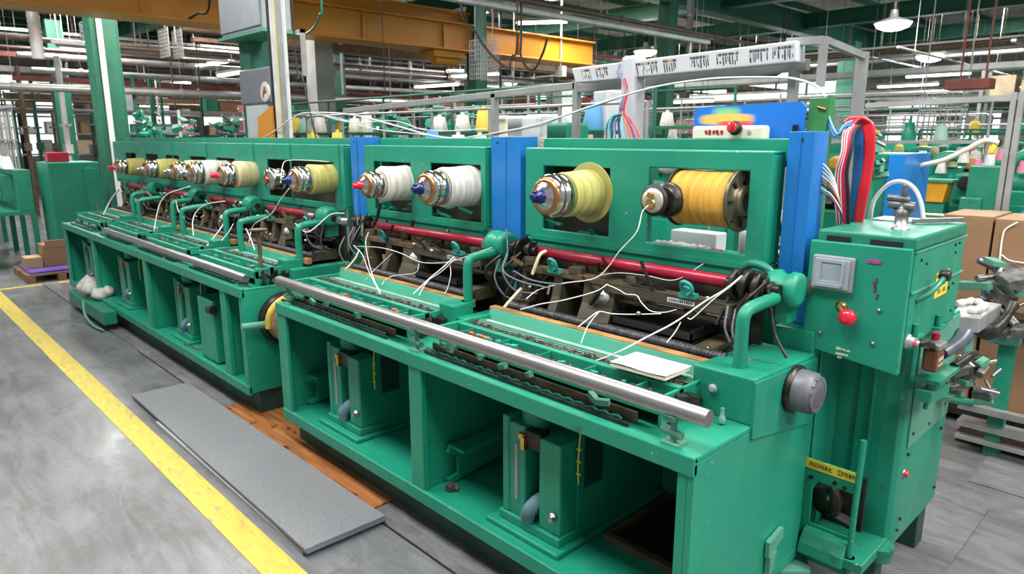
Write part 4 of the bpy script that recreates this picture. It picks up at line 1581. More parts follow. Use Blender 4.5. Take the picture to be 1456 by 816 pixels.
# empty chrome holder left of the yellow and white spool
t = empty('tension_wheel', (-4.93, 2.3, 1.45), 'chrome tension wheel with no yarn, left of the yellow and white spool', 'wheel')
MB().lathe((-4.93, 2.24, 1.45), (0, 1, 0), [(0, 0.03), (0.01, 0.075), (0.04, 0.082), (0.07, 0.07), (0.09, 0.078), (0.12, 0.075)], 28).build('rim', CHROME, t)
MB().cyl((-4.93, 2.225, 1.45), (-4.93, 2.26, 1.45), 0.035, 18).build('hub', COPPER, t)
MB().cyl((-4.93, 2.3, 1.45), (-4.93, 2.6, 1.45), 0.02, 10).build('spindle', GUN, t)

# golden spool lying along the machine in the right opening
t = empty('yarn_spool', (-1.45, 2.52, 1.49), 'large golden yellow yarn spool with a dark flanged end, near panel', 'spool')
gx0, gx1, gy, gz = -1.575, -1.325, 2.47, 1.512
prof = [(0, 0.106)]
s = 0.004
while s < gx1 - gx0:
    q = 0.106 + 0.0012 * math.sin(s * 37)
    prof += [(s, q), (s + 0.003, q + 0.0022)]
    s += 0.006
MB().lathe((gx0, gy, gz), (1, 0, 0), prof, 48).build('yarn_winding', YO, t)
MB().lathe((gx0 - 0.012, gy, gz), (1, 0, 0), [(0, 0.113), (0.003, 0.117), (0.010, 0.117)], 40).build('flange', GUN, t)
f = MB().lathe((gx1, gy, gz), (1, 0, 0), [(0, 0.115), (0.003, 0.119), (0.012, 0.119), (0.014, 0.111), (0.014, 0.060), (0.026, 0.060), (0.034, 0.052), (0.036, 0.036), (0.030, 0.034), (0.030, 0.0)], 40, cap=False)
f.build('end_flange', mat('bronze_grey_flange', (0.17, 0.145, 0.09), 0.35, 0.75, var=0.25, scale=15), t)
m = MB()
for k in range(8):
    a = 2 * PI * k / 8
    m.obox((gx1 + 0.017, gy + 0.088 * math.cos(a), gz + 0.088 * math.sin(a)), (0.010, 0.030, 0.012), (a, 0, 0))
build_split(m, 'flange_slot', BLACK, t)
MB().cyl((gx0 - 0.06, gy, gz), (gx1 + 0.032, gy, gz), 0.018, 14).build('spindle', GUN, t)
MB().box(gx1 + 0.016, gx1 + 0.028, gy + 0.02, gy + 0.14, gz + 0.02, gz + 0.11).build('carrier_plate', OLIVE, t)

t = empty('side_bench', (-1.7, 2.95, 0), 'low green bench behind the near machine, seen through the right spool opening', 'bench')
MB().box(-2.15, -1.35, 2.80, 3.14, 1.17, 1.20).build('top', GREEN, t, bevel=0.004)
m = MB()
for x in (-2.12, -1.41):
    for y in (2.82, 3.08):
        m.box(x, x + 0.04, y, y + 0.04, 0, 1.17)
build_split(m, 'leg', GREEN_OLD, t)
tag(MB().tube([V(-2.0, 2.92, 1.215), V(-1.9, 2.90, 1.225), V(-1.78, 2.95, 1.215), V(-1.70, 2.90, 1.22)], [0.02 + 0.012 * math.sin(i * 1.3) ** 2 for i in range(19)], 8).build('white_cloth', RAG), 'white cloth lying on the bench behind the golden spool', 'cloth')
tag(MB().lathe((-1.52, 2.98, 1.20), (0, 0, 1), [(0, 0.055), (0.12, 0.055), (0.13, 0.03)], 18).build('grey_canister', PIPEW), 'pale grey canister on the bench behind the golden spool', 'canister')
tag(MB().box(-1.68, -1.62, 2.86, 2.92, 1.20, 1.24).build('red_block', REDP, bevel=0.01), 'small red block on the bench behind the golden spool', 'block')
tag(MB().box(-1.98, -1.72, 3.02, 3.12, 1.20, 1.29).build('white_carton', WHITEP, bevel=0.006), 'white carton on the bench behind the golden spool', 'carton')
t = mech_head('drive_unit', -1.32, 2.80, 1.30, 61, 'small drive unit with pale parts seen through the opening under the golden spool', 0.8)
MB().box(-1.33, -1.27, 2.76, 2.84, 0, 1.24).build('pedestal', GREEN_OLD, t)
t = empty('tension_wheel', (-1.62, 2.36, 1.49), 'black tension wheel with a cream cap facing the aisle, left of the golden spool', 'wheel')
c = onY(928, 285, 2.30)
MB().lathe((c.x, 2.30, c.z), (0, 1, 0), [(0, 0.052), (0.006, 0.062), (0.016, 0.062), (0.02, 0.05)], 32).build('rim', BLACK, t)
MB().lathe((c.x, 2.285, c.z), (0, 1, 0), [(0, 0.02), (0.004, 0.045), (0.015, 0.050)], 32).build('cap', mat('ivory_cap', (0.50, 0.47, 0.36), 0.25, 0.4), t)
MB().lathe((c.x, 2.279, c.z - 0.012), (0, 1, 0), [(0, 0.020), (0.008, 0.024)], 16).obox((c.x + 0.004, 2.275, c.z + 0.022), (0.022, 0.014, 0.02), (0, 0.4, 0)).build('guide_eye', BRASS, t)
MB().lathe((c.x + 0.03, 2.33, c.z), (0, 1, 0), [(0, 0.05), (0.015, 0.068), (0.04, 0.070), (0.06, 0.055), (0.15, 0.04)], 32).build('drum', GUN, t)

# papers on the tray
t = empty('paper_sheet', (-1.4, 1.98, 0.975), 'white paper sheet on a thin cream board lying on the near needle tray', 'paper')
q = [onZ(868, 515, 0.985), onZ(946, 536, 0.985), onZ(982, 521, 0.985), onZ(905, 501, 0.985)]
m = MB()
cx = sum(q, V(0, 0, 0)) / 4
m.add([v + V(0, 0, dz) for dz in (-0.014, -0.003) for v in q], [(0, 1, 2, 3), (4, 7, 6, 5), (0, 4, 5, 1), (1, 5, 6, 2), (2, 6, 7, 3), (3, 7, 4, 0)])
m.build('board', CREAM, t)
m = MB()
vs, fs = [], []
n = 8
for i in range(n + 1):
    for j in range(n + 1):
        u, v = i / n, j / n
        pnt = (q[0] * (1 - u) + q[1] * u) * (1 - v) + (q[3] * (1 - u) + q[2] * u) * v
        pnt = cx + (pnt - cx) * 1.03
        vs.append(pnt + V(0, 0, 0.002 + 0.002 * math.sin(u * 7) * math.cos(v * 5)))
for i in range(n):
    for j in range(n):
        a = i * (n + 1) + j
        fs.append((a, a + n + 1, a + n + 2, a + 1))
m.add(vs, fs, True)
pp = m.build('sheet', WHITEP, t)
m = MB()
for i in range(6):
    a = cx + V(-0.05 + 0.02 * i, -0.05, 0.0058)
    m.bar(a, a + V(0.03, 0.09, 0), 0.0012, 0.0006)
m.build('ruled_lines', mat('faint_grey_ink', (0.35, 0.36, 0.40), 0.7), pp)

# ---- loose yarns and wires over the bays
THREAD = mat('white_thread', (0.80, 0.78, 0.72), 0.6, var=0.05)
THREADC = mat('cream_tube', (0.62, 0.58, 0.40), 0.5, var=0.1)
WIREW = mat('white_wire', (0.72, 0.73, 0.75), 0.4, var=0.05)
WIREB = mat('grey_blue_wire', (0.10, 0.13, 0.17), 0.4)


def thread(pts, r, label, mm=THREAD, cat='yarn', name='yarn_strand', group=None):
    """pts: (photo x, photo y, distance Y of the real point)"""
    if name == 'yarn_strand':
        r *= 0.82
    o = MB().tube([onY(x, y, Yv) for x, y, Yv in pts], r, 6).build(name, mm)
    return tag(o, label, cat, group)


thread([(922, 292, 2.272), (913, 302, 2.26), (905, 330, 2.24), (880, 358, 2.22), (866, 378, 2.22), (845, 396, 2.20), (800, 403, 2.18), (766, 412, 2.14), (748, 425, 2.08)], 0.0032, 'cream yarn running down from the black tension wheel across the bay')
thread([(1055, 392, 2.24), (1030, 412, 2.18), (1000, 430, 2.12), (960, 458, 2.04), (918, 480, 1.97), (880, 500, 1.93), (845, 514, 1.90)], 0.0035, 'long straight white yarn sloping from the right hub to the paper sheet')
thread([(1052, 396, 2.25), (1035, 410, 2.2), (1015, 425, 2.16), (985, 452, 2.12), (978, 452, 2.1)], 0.0025, 'shorter white yarn beside the long straight one at the right hub')
thread([(968, 458, 2.1), (960, 472, 2.08), (948, 487, 2.04)], 0.0025, 'short white thread end hanging over the ribbed roller')
thread([(864, 404, 2.2), (845, 415, 2.17), (800, 427, 2.13), (770, 432, 2.1), (740, 440, 2.06)], 0.0032, 'white yarn from the chrome bolt to the left end of the near tray')
thread([(862, 404, 2.2), (880, 412, 2.19), (890, 418, 2.18), (905, 420, 2.2), (912, 430, 2.18), (925, 442, 2.18), (945, 444, 2.2), (962, 440, 2.22)], 0.0025, 'looped white wire right of the chrome bolt')
thread([(940, 446, 2.22), (900, 447, 2.20), (870, 446, 2.17), (852, 443, 2.14), (838, 452, 2.1), (822, 465, 2.03)], 0.0030, 'white yarn kinked over the dark ribbed roller')
thread([(852, 443, 2.14), (844, 452, 2.1), (836, 463, 2.03), (832, 472, 1.98), (826, 488, 1.95)], 0.0025, 'short branch of yarn below the kinked yarn')
thread([(1000, 375, 2.35), (960, 398, 2.3), (920, 392, 2.28), (880, 388, 2.26), (850, 392, 2.24)], 0.0018, 'thin slack thread under the crimson rod of the near bay')
thread([(776, 357, 2.24), (768, 362, 2.2), (762, 376, 2.18), (757, 390, 2.17)], 0.008, 'short thick cream tube at the left end of the near crimson rod', THREADC, 'tube', 'flexible_tube')
thread([(741, 410, 2.15), (730, 422, 2.1), (717, 437, 2.06)], 0.007, 'cream tube resting on the left end of the ribbed roller', THREADC, 'tube', 'flexible_tube')
thread([(720, 325, 2.22), (722, 360, 2.18), (716, 385, 2.14), (740, 400, 2.12), (775, 408, 2.14)], 0.004, 'grey blue wire looping under the middle gear stack', WIREB, 'wire', 'loose_wire')
thread([(730, 385, 2.15), (755, 398, 2.14), (790, 404, 2.16), (800, 404, 2.18)], 0.004, 'second grey blue wire right of the middle gear stack', WIREB, 'wire', 'loose_wire')
# middle bay
thread([(502, 348, 2.22), (515, 362, 2.16), (524, 385, 2.1), (534, 405, 2.02), (541, 418, 1.97), (547, 432, 1.93)], 0.0035, 'white yarn dropping into the middle tray, left of a pair')
thread([(524, 330, 2.24), (520, 345, 2.2), (525, 375, 2.12), (532, 398, 2.04), (541, 415, 1.98)], 0.0035, 'white yarn dropping into the middle tray, right of a pair')
thread([(503, 350, 2.22), (540, 352, 2.2), (570, 360, 2.18), (600, 373, 2.2), (640, 372, 2.22), (680, 358, 2.2), (700, 352, 2.2)], 0.0028, 'white yarn running along the middle bay to the next hub')
thread([(646, 365, 2.18), (630, 380, 2.14), (612, 395, 2.1), (598, 408, 2.03), (588, 418, 2.0)], 0.005, 'thick white yarn sloping to the right end of the middle tray')
thread([(648, 367, 2.18), (628, 386, 2.12), (610, 398, 2.08), (600, 412, 2.03), (596, 420, 2.0)], 0.0028, 'thin white yarn just beside the thick sloping one')
thread([(640, 378, 2.18), (641, 390, 2.14), (637, 408, 2.1), (632, 418, 2.06)], 0.0025, 'short white yarn hanging left of the bent green arm')
thread([(596, 375, 2.2), (590, 388, 2.16), (560, 392, 2.12), (548, 398, 2.08), (543, 405, 2.04)], 0.0022, 'thin looped thread in the middle bay')
thread([(558, 360, 2.2), (545, 372, 2.16), (528, 388, 2.1), (520, 398, 2.05)], 0.0022, 'thin diagonal thread left of the looped thread')
thread([(511, 355, 2.2), (505, 368, 2.16), (490, 385, 2.08)], 0.006, 'cream tube at the left end of the middle wooden strip', THREADC, 'tube', 'flexible_tube')
thread([(507, 262, 2.14), (506, 290, 2.2), (509, 320, 2.24)], 0.0018, 'single pale thread hanging from the red knobbed spool')
thread([(541, 287, 2.16), (536, 310, 2.18), (530, 322, 2.2)], 0.011, 'black strap lever below the red knobbed spool', BLACK, 'lever', 'strap_lever')
# far machine yarns
thread([(411, 268, 2.1), (398, 285, 2.12), (385, 305, 2.12), (365, 316, 2.12), (358, 325, 2.1), (354, 345, 2.05)], 0.004, 'white yarn curving down from the yellow and white spool')
thread([(399, 260, 2.13), (402, 235, 2.2), (410, 228, 2.3), (440, 228, 2.35), (468, 230, 2.38)], 0.0028, 'white yarn hooked over the yellow and white spool')
thread([(350, 325, 2.05), (358, 343, 2.0), (362, 355, 1.97)], 0.005, 'thick white yarn end beside the standing rod of the far machine')
thread([(322, 312, 2.12), (310, 330, 2.04), (294, 350, 1.95)], 0.007, 'thick straight white yarn end on the far machine tray')
thread([(332, 318, 2.12), (325, 330, 2.06), (315, 342, 2.0)], 0.004, 'cream yarn right of the thick straight one')
thread([(170, 268, 2.05), (157, 285, 2.0), (147, 305, 1.92)], 0.009, 'thick white yarn loop at the far end of the far machine')
thread([(270, 265, 2.1), (240, 275, 2.05), (228, 288, 2.0), (222, 310, 1.95), (218, 335, 1.9)], 0.005, 'pale yarn draped between the far bays')
thread([(320, 286, 2.1), (295, 290, 2.08), (280, 300, 2.05), (274, 315, 2.0), (275, 335, 1.96)], 0.005, 'pale yarn draped over the third bent arm')
thread([(250, 285, 2.1), (254, 300, 2.05), (262, 310, 2.02)], 0.004, 'short yarn end below the white spools of the far machine')
thread([(420, 318, 2.15), (435, 330, 2.1), (450, 322, 2.16), (470, 305, 2.25), (490, 303, 2.3)], 0.004, 'pale wire running into the hub between the machines', WIREW, 'wire', 'loose_wire')

# long slack yarns above the machines
thread([(352, 207, 3.0), (385, 190, 3.0), (420, 165, 3.0), (445, 160, 3.0), (500, 163, 3.0), (560, 178, 3.0), (610, 192, 3.0), (650, 198, 2.9)], 0.006, 'white wire arching from the grey boxes over the middle panel', WIREW, 'wire', 'overhead_wire')
thread([(440, 160, 3.0), (480, 168, 3.0), (530, 183, 3.0), (590, 190, 3.0), (650, 196, 3.0), (700, 190, 3.0)], 0.004, 'thinner white wire just under the arching one', WIREW, 'wire', 'overhead_wire')
thread([(450, 162, 3.1), (500, 174, 3.1), (560, 172, 3.1), (600, 184, 3.1), (640, 186, 3.1), (690, 183, 3.1)], 0.004, 'third white wire sagging over the middle panel', WIREW, 'wire', 'overhead_wire')
thread([(700, 190, 3.0), (760, 178, 2.95), (830, 155, 2.95), (900, 132, 2.95), (950, 120, 2.95), (1010, 112, 2.95), (1060, 110, 2.95), (1100, 110, 2.95), (1130, 112, 2.9), (1160, 122, 2.8), (1175, 138, 2.72)], 0.005, 'long white cable sweeping from the middle panel over to the green post', WIREW, 'wire', 'overhead_wire')
thread([(700, 192, 3.0), (770, 178, 3.0), (800, 165, 3.0), (840, 153, 3.0), (880, 139, 3.0)], 0.004, 'grey wire twisted along the long white cable', mat('grey_wire', (0.25, 0.24, 0.24), 0.5), 'wire', 'overhead_wire')

# ---- white wrapped duct behind the creel, with its stand
DY = 3.2
t = empty('wrapped_duct', (-2.1, DY, 2.1), 'long white duct wrapped in printed paper, on white posts behind the near machine', 'duct')
a0, a1 = onY(812, 97, DY), onY(1133, 57, DY)
b0, b1 = onY(818, 118, DY), onY(1133, 88, DY)
dd = 0.09
q4 = [a0, a1, b1, b0]
m = MB()
vs = [V(v.x, DY, v.z) for v in q4] + [V(v.x, DY + dd, v.z) for v in q4]
m.add(vs, [(0, 1, 2, 3), (4, 7, 6, 5), (0, 4, 5, 1), (1, 5, 6, 2), (2, 6, 7, 3), (3, 7, 4, 0)])
m.build('wrapping', WHITEP, t, bevel=0.008)
# printed marks: uneven dark heads and columns of thin strokes
mk = MB()
mk2 = MB()
rr = random.Random(5)
for (u0, u1) in ((0.05, 0.10), (0.13, 0.19), (0.34, 0.44), (0.47, 0.53), (0.59, 0.67), (0.70, 0.78), (0.83, 0.90), (0.915, 0.985)):
    u = u0
    while u < u1:
        wv = rr.uniform(0.004, 0.012)
        for (v0, v1, thick) in ((0.20, 0.34, True), (0.38, 0.38 + rr.uniform(0.2, 0.48), False), (0.60, 0.62 + rr.uniform(0.05, 0.28), False)):
            if not thick and rr.random() < 0.25:
                u += 0.001
                continue
            ww = wv * 0.95 if thick else wv * 0.5

            def pq(uu, vv):
                top = a0.lerp(a1, uu)
                bot = b0.lerp(b1, uu)
                r_ = top.lerp(bot, vv)
                return V(r_.x, DY - 0.0015, r_.z)
            vs = [pq(u, v0), pq(u + ww, v0), pq(u + ww, v1), pq(u, v1)]
            vs += [v + V(0, 0.001, 0) for v in vs]
            (mk if rr.random() < 0.75 else mk2).add(vs, [(0, 1, 2, 3), (4, 7, 6, 5), (0, 4, 5, 1), (1, 5, 6, 2), (2, 6, 7, 3), (3, 7, 4, 0)])
        u += wv * 1.15
mk.build('printed_marks', mat('grey_print', (0.06, 0.06, 0.07), 0.7), t)
mk2.build('tan_printed_marks', mat('tan_print', (0.42, 0.33, 0.16), 0.7), t)
m = MB()
c0, c1 = onY(884, 88, DY), onY(905, 195, DY)
m.box(c0.x, c0.x + 0.10, DY - 0.01, DY + 0.10, 0.5, c0.z + 0.03)
m.build('wrapped_post', WHITEP, t, bevel=0.02)
# blue pencil figure on the wrapping
m = MB()
p_ = [onY(880, 112, DY) , onY(884, 90, DY), onY(878, 106, DY), onY(887, 105, DY)]
m.tube([V(v.x, DY - 0.013, v.z) for v in p_], 0.0018, 5, False)
m.build('pencil_mark', BLUE, t)
t2 = empty('pipe_stand', (-2, 3.3, 1.0), 'grey square tube stand behind the machines, carrying the wrapped duct', 'stand')
r0, r1 = onY(490, 158, 3.35), onY(820, 122, 3.35)
m = MB().bar(r0, r1, 0.04, 0.045)
r2, r3 = onY(822, 126, 3.35), onY(1150, 92, 3.35)
m.bar(r2, r3, 0.04, 0.05)
m.build('rail', PIPEG, t2, bevel=0.004)
m = MB()
for (x, y) in ((705, 140), (822, 122), (1132, 88)):
    c = onY(x, y, 3.36)
    m.box(c.x - 0.02, c.x + 0.02, 3.33, 3.37, 0, c.z + 0.03)
build_split(m, 'post', PIPEG, t2)
for x, y in ((845, 110), (870, 105)):
    pass
t3 = empty('guard_frame', (-1.2, 3.6, 1.0), 'tall grey tube frame behind the cable bundles', 'frame')
e0, e1, e2 = onY(1120, 60, 3.25), onY(1172, 57, 3.25), onY(1228, 80, 3.7)
g0 = onY(1222, 170, 3.7)
m = MB().bar(e0, e1, 0.035, 0.035).bar(e1, V(e1.x, e1.y, e1.z - 0.2), 0.03, 0.03).bar(e1, e2, 0.03, 0.03)
m.build('rail', PIPEG, t3)
MB().box(e2.x - 0.03, e2.x + 0.02, 3.68, 3.72, 0, e2.z + 0.02).build('post', PIPEG, t3)
t4 = empty('guard_frame', (-0.8, 4.2, 1.0), 'grey post frame at the right edge, behind the cardboard boxes', 'frame')
h0, h1 = onY(1448, 138, 5.4), onY(1290, 148, 5.4)
m = MB().box(h0.x - 0.035, h0.x - 0.005, 5.38, 5.42, 0, h0.z + 0.03).box(h0.x + 0.005, h0.x + 0.035, 5.38, 5.42, 0, h0.z + 0.03)
m.build('post', PIPEG, t4)
MB().bar(h0, onY(1232, 150, 5.4), 0.03, 0.035).bar(h0, h0 + V(1.5, 0, 0.0), 0.03, 0.035).build('rail', PIPEG, t4)

# ---- blue board with a control box behind the near panel
s0, s1, s2 = onY(988, 152, 2.68), onY(1146, 148, 2.68), onY(1146, 215, 2.68)
t = empty('blue_board', ((s0.x + s1.x) / 2, 2.68, s0.z), 'blue board with an orange printed patch standing behind the near creel panel', 'board')
m = MB()
hw, hh = (s1.x - s0.x) / 2, 0.10
m.prism([(-hw, -0.14), (hw, -0.14), (hw, 0.085), (hw - 0.02, 0.105), (-hw + 0.01, 0.095), (-hw, 0.085)], 1, 0, 0.012)
o = m.build('panel', SIGNM, t)
o.location = (0, 0, -0.098)
o['_w'] = tuple(Vector(t.location) + Vector((0, 0, -0.098)))
c = onY(1130, 185, 2.67)
MB().box(c.x - 0.008, c.x + 0.01, 2.665, 2.675, c.z - 0.02, c.z + 0.02).build('clip', GUN, t)
t = empty('control_box', (-1.6, 2.6, 1.76), 'cream control box with a red rotary switch on top of the near creel panel', 'control box')
k0, k1 = onY(988, 192, 2.60), onY(1088, 178, 2.60)
zt = k1.z
MB().box(k0.x - 0.01, k1.x, 2.59, 2.65, 1.735, zt).build('housing', CREAM, t, bevel=0.012)
c = onY(1045, 182, 2.58)
MB().lathe((c.x, 2.59, c.z), (0, -1, 0), [(0, 0.026), (0.012, 0.028), (0.014, 0.020), (0.03, 0.018)], 20).build('switch_collar', BLACK, t)
MB().lathe((c.x, 2.562, c.z + 0.002), (0, -1, 0), [(0, 0.02), (0.01, 0.021), (0.014, 0.012)], 16).obox((c.x, 2.55, c.z + 0.003), (0.012, 0.012, 0.03), (0, 0.6, 0)).build('switch_knob', REDK, t)
c = onY(1065, 188, 2.588)
MB().lathe((c.x, 2.588, c.z), (0, -1, 0), [(0, 0.008), (0.003, 0.008)], 12).build('lock', GREYP, t)
m = MB()
for i, x in enumerate((1004, 1009, 1015, 1020, 1026)):
    c = onY(x, 188, 2.588)
    m.obox((c.x, 2.5875, c.z), (0.010, 0.003, 0.014 + 0.004 * (i % 2)), (0, 0.3 * (i % 3 - 1), 0))
m.build('red_print', REDP, t)

# ---- green post and cable bundles behind the control cabinet
a = onY(1148, 140, 2.7)
t = empty('green_post', (-1.15, 2.7, 1), 'green flat post rising between the blue column and the cable bundles', 'post')
MB().box(-1.185, -1.115, 2.70, 2.708, 0.9, 1.895).box(-1.122, -1.112, 2.708, 2.76, 0.9, 1.905).build('upright', mat('leaf_green_enamel', (0.045, 0.23, 0.075), 0.4, var=0.15), t, bevel=0.003)
c = onY(1163, 152, 2.695)
MB().cyl(c, c + V(0.03, 0, -0.01), 0.006, 8).build('toggle', COPPER, t)

CBL = {'r': mat('red_cable', (0.72, 0.012, 0.03), 0.3, coat=0.3), 'b': mat('blue_cable', (0.02, 0.15, 0.42), 0.35, coat=0.3), 'k': BLACK, 'w': WIREW,
       'o': mat('orange_cable', (0.55, 0.12, 0.03), 0.4), 'g': mat('green_cable', (0.02, 0.35, 0.25), 0.4), 'p': mat('purple_cable', (0.20, 0.02, 0.10), 0.4), 'c': mat('sky_blue_cable', (0.12, 0.40, 0.65), 0.4)}
CN = {'r': 'red', 'b': 'blue', 'k': 'black', 'w': 'white', 'o': 'orange', 'g': 'green', 'p': 'purple', 'c': 'sky blue'}
rr = random.Random(12)
for i in range(7):
    dx = i * 3.0
    thread([(1200 + dx * .5, 176 + dx * .3, 2.75), (1212 + dx * 0.6, 168, 2.78), (1226 + dx * .7, 176, 2.8), (1232 + dx * .55, 200, 2.8), (1230 + dx * .5, 235, 2.8), (1222 + dx * .5, 280, 2.8), (1214 + dx * .5, 325, 2.82)], 0.0085,
           'red cable in the thick arching bundle at the back of the cabinet', CBL['r'], 'cable', 'bundled_cable', 'red cables of the arching bundle')
for i in range(5):
    dx = i * 2.6
    thread([(1190 + dx, 190 - dx * .4, 2.76), (1204 + dx * .8, 172, 2.78), (1214 + dx, 180, 2.8), (1216 + dx, 220, 2.8), (1212 + dx, 270, 2.8), (1206 + dx * .8, 325, 2.82)], 0.006,
           'blue cable in the thick arching bundle at the back of the cabinet', CBL['b'], 'cable', 'bundled_cable', 'blue cables of the arching bundle')
for i, k in enumerate('wrwrwrrpkk'):
    dx = (i - 4) * 1.8
    thread([(1215 + dx, 178, 2.74), (1206 + dx, 190, 2.72), (1203 + dx * .8, 215, 2.7), (1196 + dx, 245, 2.7), (1196 + dx * 1.2, 275, 2.7), (1198 + dx, 322, 2.72)], 0.0045,
           '%s cable hanging straight down left of the arching bundle' % CN[k], CBL[k], 'cable', 'bundled_cable', '%s straight cables' % CN[k])
for i, k in enumerate('wwwwokwp'):
    y0 = 225 + i * 5
    thread([(1148, y0, 2.64), (1158, y0 + 3, 2.62), (1170, y0 + 8 + i, 2.6), (1182, y0 + 22, 2.6), (1190 + i, y0 + 45, 2.62), (1196, 318, 2.68)], 0.0028,
           '%s wire fanning out from the blue column to the hanging cables' % CN[k], CBL[k], 'wire', 'fanned_wire', '%s fanned wires' % CN[k])
for i, k in enumerate('cbcb'):
    thread([(1178, 165 + i * 4, 2.72), (1186, 185 + i * 3, 2.7), (1192, 190, 2.7), (1200, 178 + i, 2.72), (1212, 172 + i * 2, 2.74)], 0.0045,
           '%s hose looping between the green post and the bundle' % CN[k], CBL[k], 'hose', 'looped_hose', '%s looped hoses' % CN[k])
# bundle beside the white post
for i, k in enumerate('rgbkcopr'):
    s = (i - 3.5)
    thread([(886 + s * .6, 112, 3.1), (890 + s * .5, 130, 3.08), (885 + s * .7, 150, 3.06), (884 + s * 1.2, 163, 3.05), (882 + s * 5, 175, 3.0), (886 + s * 7.5, 205, 2.95)], 0.0075,
           '%s cable of the bundle hanging at the white wrapped post' % CN[k], CBL[k], 'cable', 'bundled_cable', '%s cables at the wrapped post' % CN[k])
for i, k in enumerate('gck'):
    thread([(884, 163, 3.02), (872, 165 + i, 3.0), (862 + i * 4, 180, 2.98), (860 + i * 5, 200, 2.96)], 0.007, '%s cable curling left from the bundle at the white post' % CN[k], CBL[k], 'cable', 'bundled_cable')

# ================================================================== CONTROL CABINET
cab = empty('control_cabinet', (-0.88, 2.8, 0), 'tall green control cabinet with gauge window and red button right of the near machine', 'cabinet')
# upper case
m = MB()
m.box(-1.02, -0.70, 2.49, 3.09, 1.385, 1.43)
m.build('case_top', GREEN_OLD, cab, bevel=0.008)
m = MB().box(-1.00, -0.70, 2.50, 3.08, 1.05, 1.385)
m.build('upper_case', GREEN, cab, bevel=0.012)
# front plate with rounded lower corners
poly = []
x0, x1, z0, z1, r = -1.035, -0.705, 0.982, 1.392, 0.05
poly += [(x0, z1), (x1, z1 + 0.002), (x1, z0 - 0.02)]
for k in range(7):
    a = -PI / 2 - k * PI / 12
    poly.append((x0 + r + r * math.cos(a), z0 + 0.012 + r + r * math.sin(a)))
MB().prism(poly, 1, 2.47, 2.50).build('front_plate', GREEN, cab, bevel=0.005)
m = MB()
m.box(-0.985, -0.905, 2.484, 2.492, 1.393, 1.412).box(-0.84, -0.74, 2.484, 2.492, 1.393, 1.412)
build_split(m, 'vent_slot', BLACK, cab)
# side seams, lower step
m = MB()
m.box(-0.701, -0.697, 2.50, 3.09, 1.378, 1.384)
m.box(-0.701, -0.695, 2.50, 3.09, 1.24, 1.246)
build_split(m, 'side_ledge', GREEN_PALE, cab)
m = MB()
for (y, z) in ((2.56, 1.35), (2.95, 1.36), (3.0, 1.362), (2.62, 1.33), (2.98, 1.21), (2.93, 1.2), (2.6, 1.10), (3.0, 1.10), (2.96, 1.33)):
    m.cyl((-0.701, y, z), (-0.696, y, z), 0.005, 8)
build_split(m, 'screw', GUN, cab)
# gauge window
gx0, gx1, gz0, gz1 = -1.014, -0.872, 1.222, 1.345
g = MB()
g.box(gx0, gx1, 2.452, 2.472, gz0, gz1)
g = g.build('gauge_box', GREYM, cab, bevel=0.006)
m = MB()
m.plate_holes(gx0 + 0.012, gx1 - 0.012, gz0 + 0.010, gz1 - 0.010, 2.444, 2.453, [(gx0 + 0.035, gx1 - 0.038, gz0 + 0.036, gz1 - 0.024)])
m.box(gx0 + 0.025, gx1 - 0.035, 2.438, 2.446, gz0 + 0.014, gz0 + 0.028)
m.box(gx1 - 0.036, gx1 - 0.028, 2.438, 2.446, gz0 + 0.02, gz1 - 0.02)
m.build('gauge_frame', GREYP, g, bevel=0.002)
MB().box(gx0 + 0.035, gx1 - 0.038, 2.4475, 2.4515, gz0 + 0.036, gz1 - 0.024).build('gauge_glass', GLASSY, g)
# red button, brass stem
c = onY(1203, 452, 2.43)
MB().lathe((c.x, 2.47, c.z), (0, -1, 0), [(0, 0.018), (0.02, 0.018), (0.022, 0.028), (0.030, 0.030), (0.042, 0.026), (0.048, 0.012)], 26).build('red_button', REDK, cab)
c = onY(1194, 436, 2.455)
MB().lathe((c.x, 2.47, c.z), (0, -1, 0), [(0, 0.019), (0.006, 0.019), (0.008, 0.010), (0.014, 0.010)], 18).cyl((c.x, 2.455, c.z), (c.x + 0.012, 2.455, c.z - 0.022), 0.009, 8).build('brass_stem', BRASS, cab)
c = onY(1243, 372, 2.468)
MB().box(c.x - 0.022, c.x + 0.022, 2.466, 2.470, c.z - 0.006, c.z + 0.006).box(c.x - 0.014, c.x + 0.014, 2.4655, 2.466, c.z - 0.003, c.z + 0.003).build('magenta_tag', mat('magenta_tag', (0.45, 0.04, 0.25), 0.5, var=0.3, scale=60), cab)
m = MB()
for i, (dx, dz, ww, hh_) in enumerate(((-.018, .012, .018, .010), (.004, .012, .010, .008), (.016, .011, .014, .007), (-.018, -.006, .03, .007), (.014, -.006, .012, .007), (-.010, -.018, .014, .006))):
    c = onY(1196, 495, 2.468)
    m.box(c.x + dx, c.x + dx + ww, 2.4675, 2.4705, c.z + dz - 0.02, c.z + dz + hh_ - 0.02)
m.build('worn_label', mat('worn_cream_print', (0.50, 0.55, 0.38), 0.6, var=0.4, scale=120), cab)
m = MB()
for q_ in ((1246, 400), (1244, 412), (1247, 422), (1243, 405)):
    c = onY(q_[0], q_[1], 2.468)
    m.obox((c.x, 2.469, c.z), (0.006, 0.003, 0.02), (0, rr.uniform(-.6, .6), 0))
m.build('dark_scratch', mat('maroon_scrape', (0.12, 0.02, 0.03), 0.6), cab)
m = MB()
for (x, y) in ((1166, 472), (1241, 488), (1250, 441)):
    c = onY(x, y, 2.47)
    m.lathe((c.x, 2.47, c.z), (0, -1, 0), [(0, 0.008), (0.006, 0.007), (0.009, 0.003)], 10)
build_split(m, 'screw', STEEL, cab)
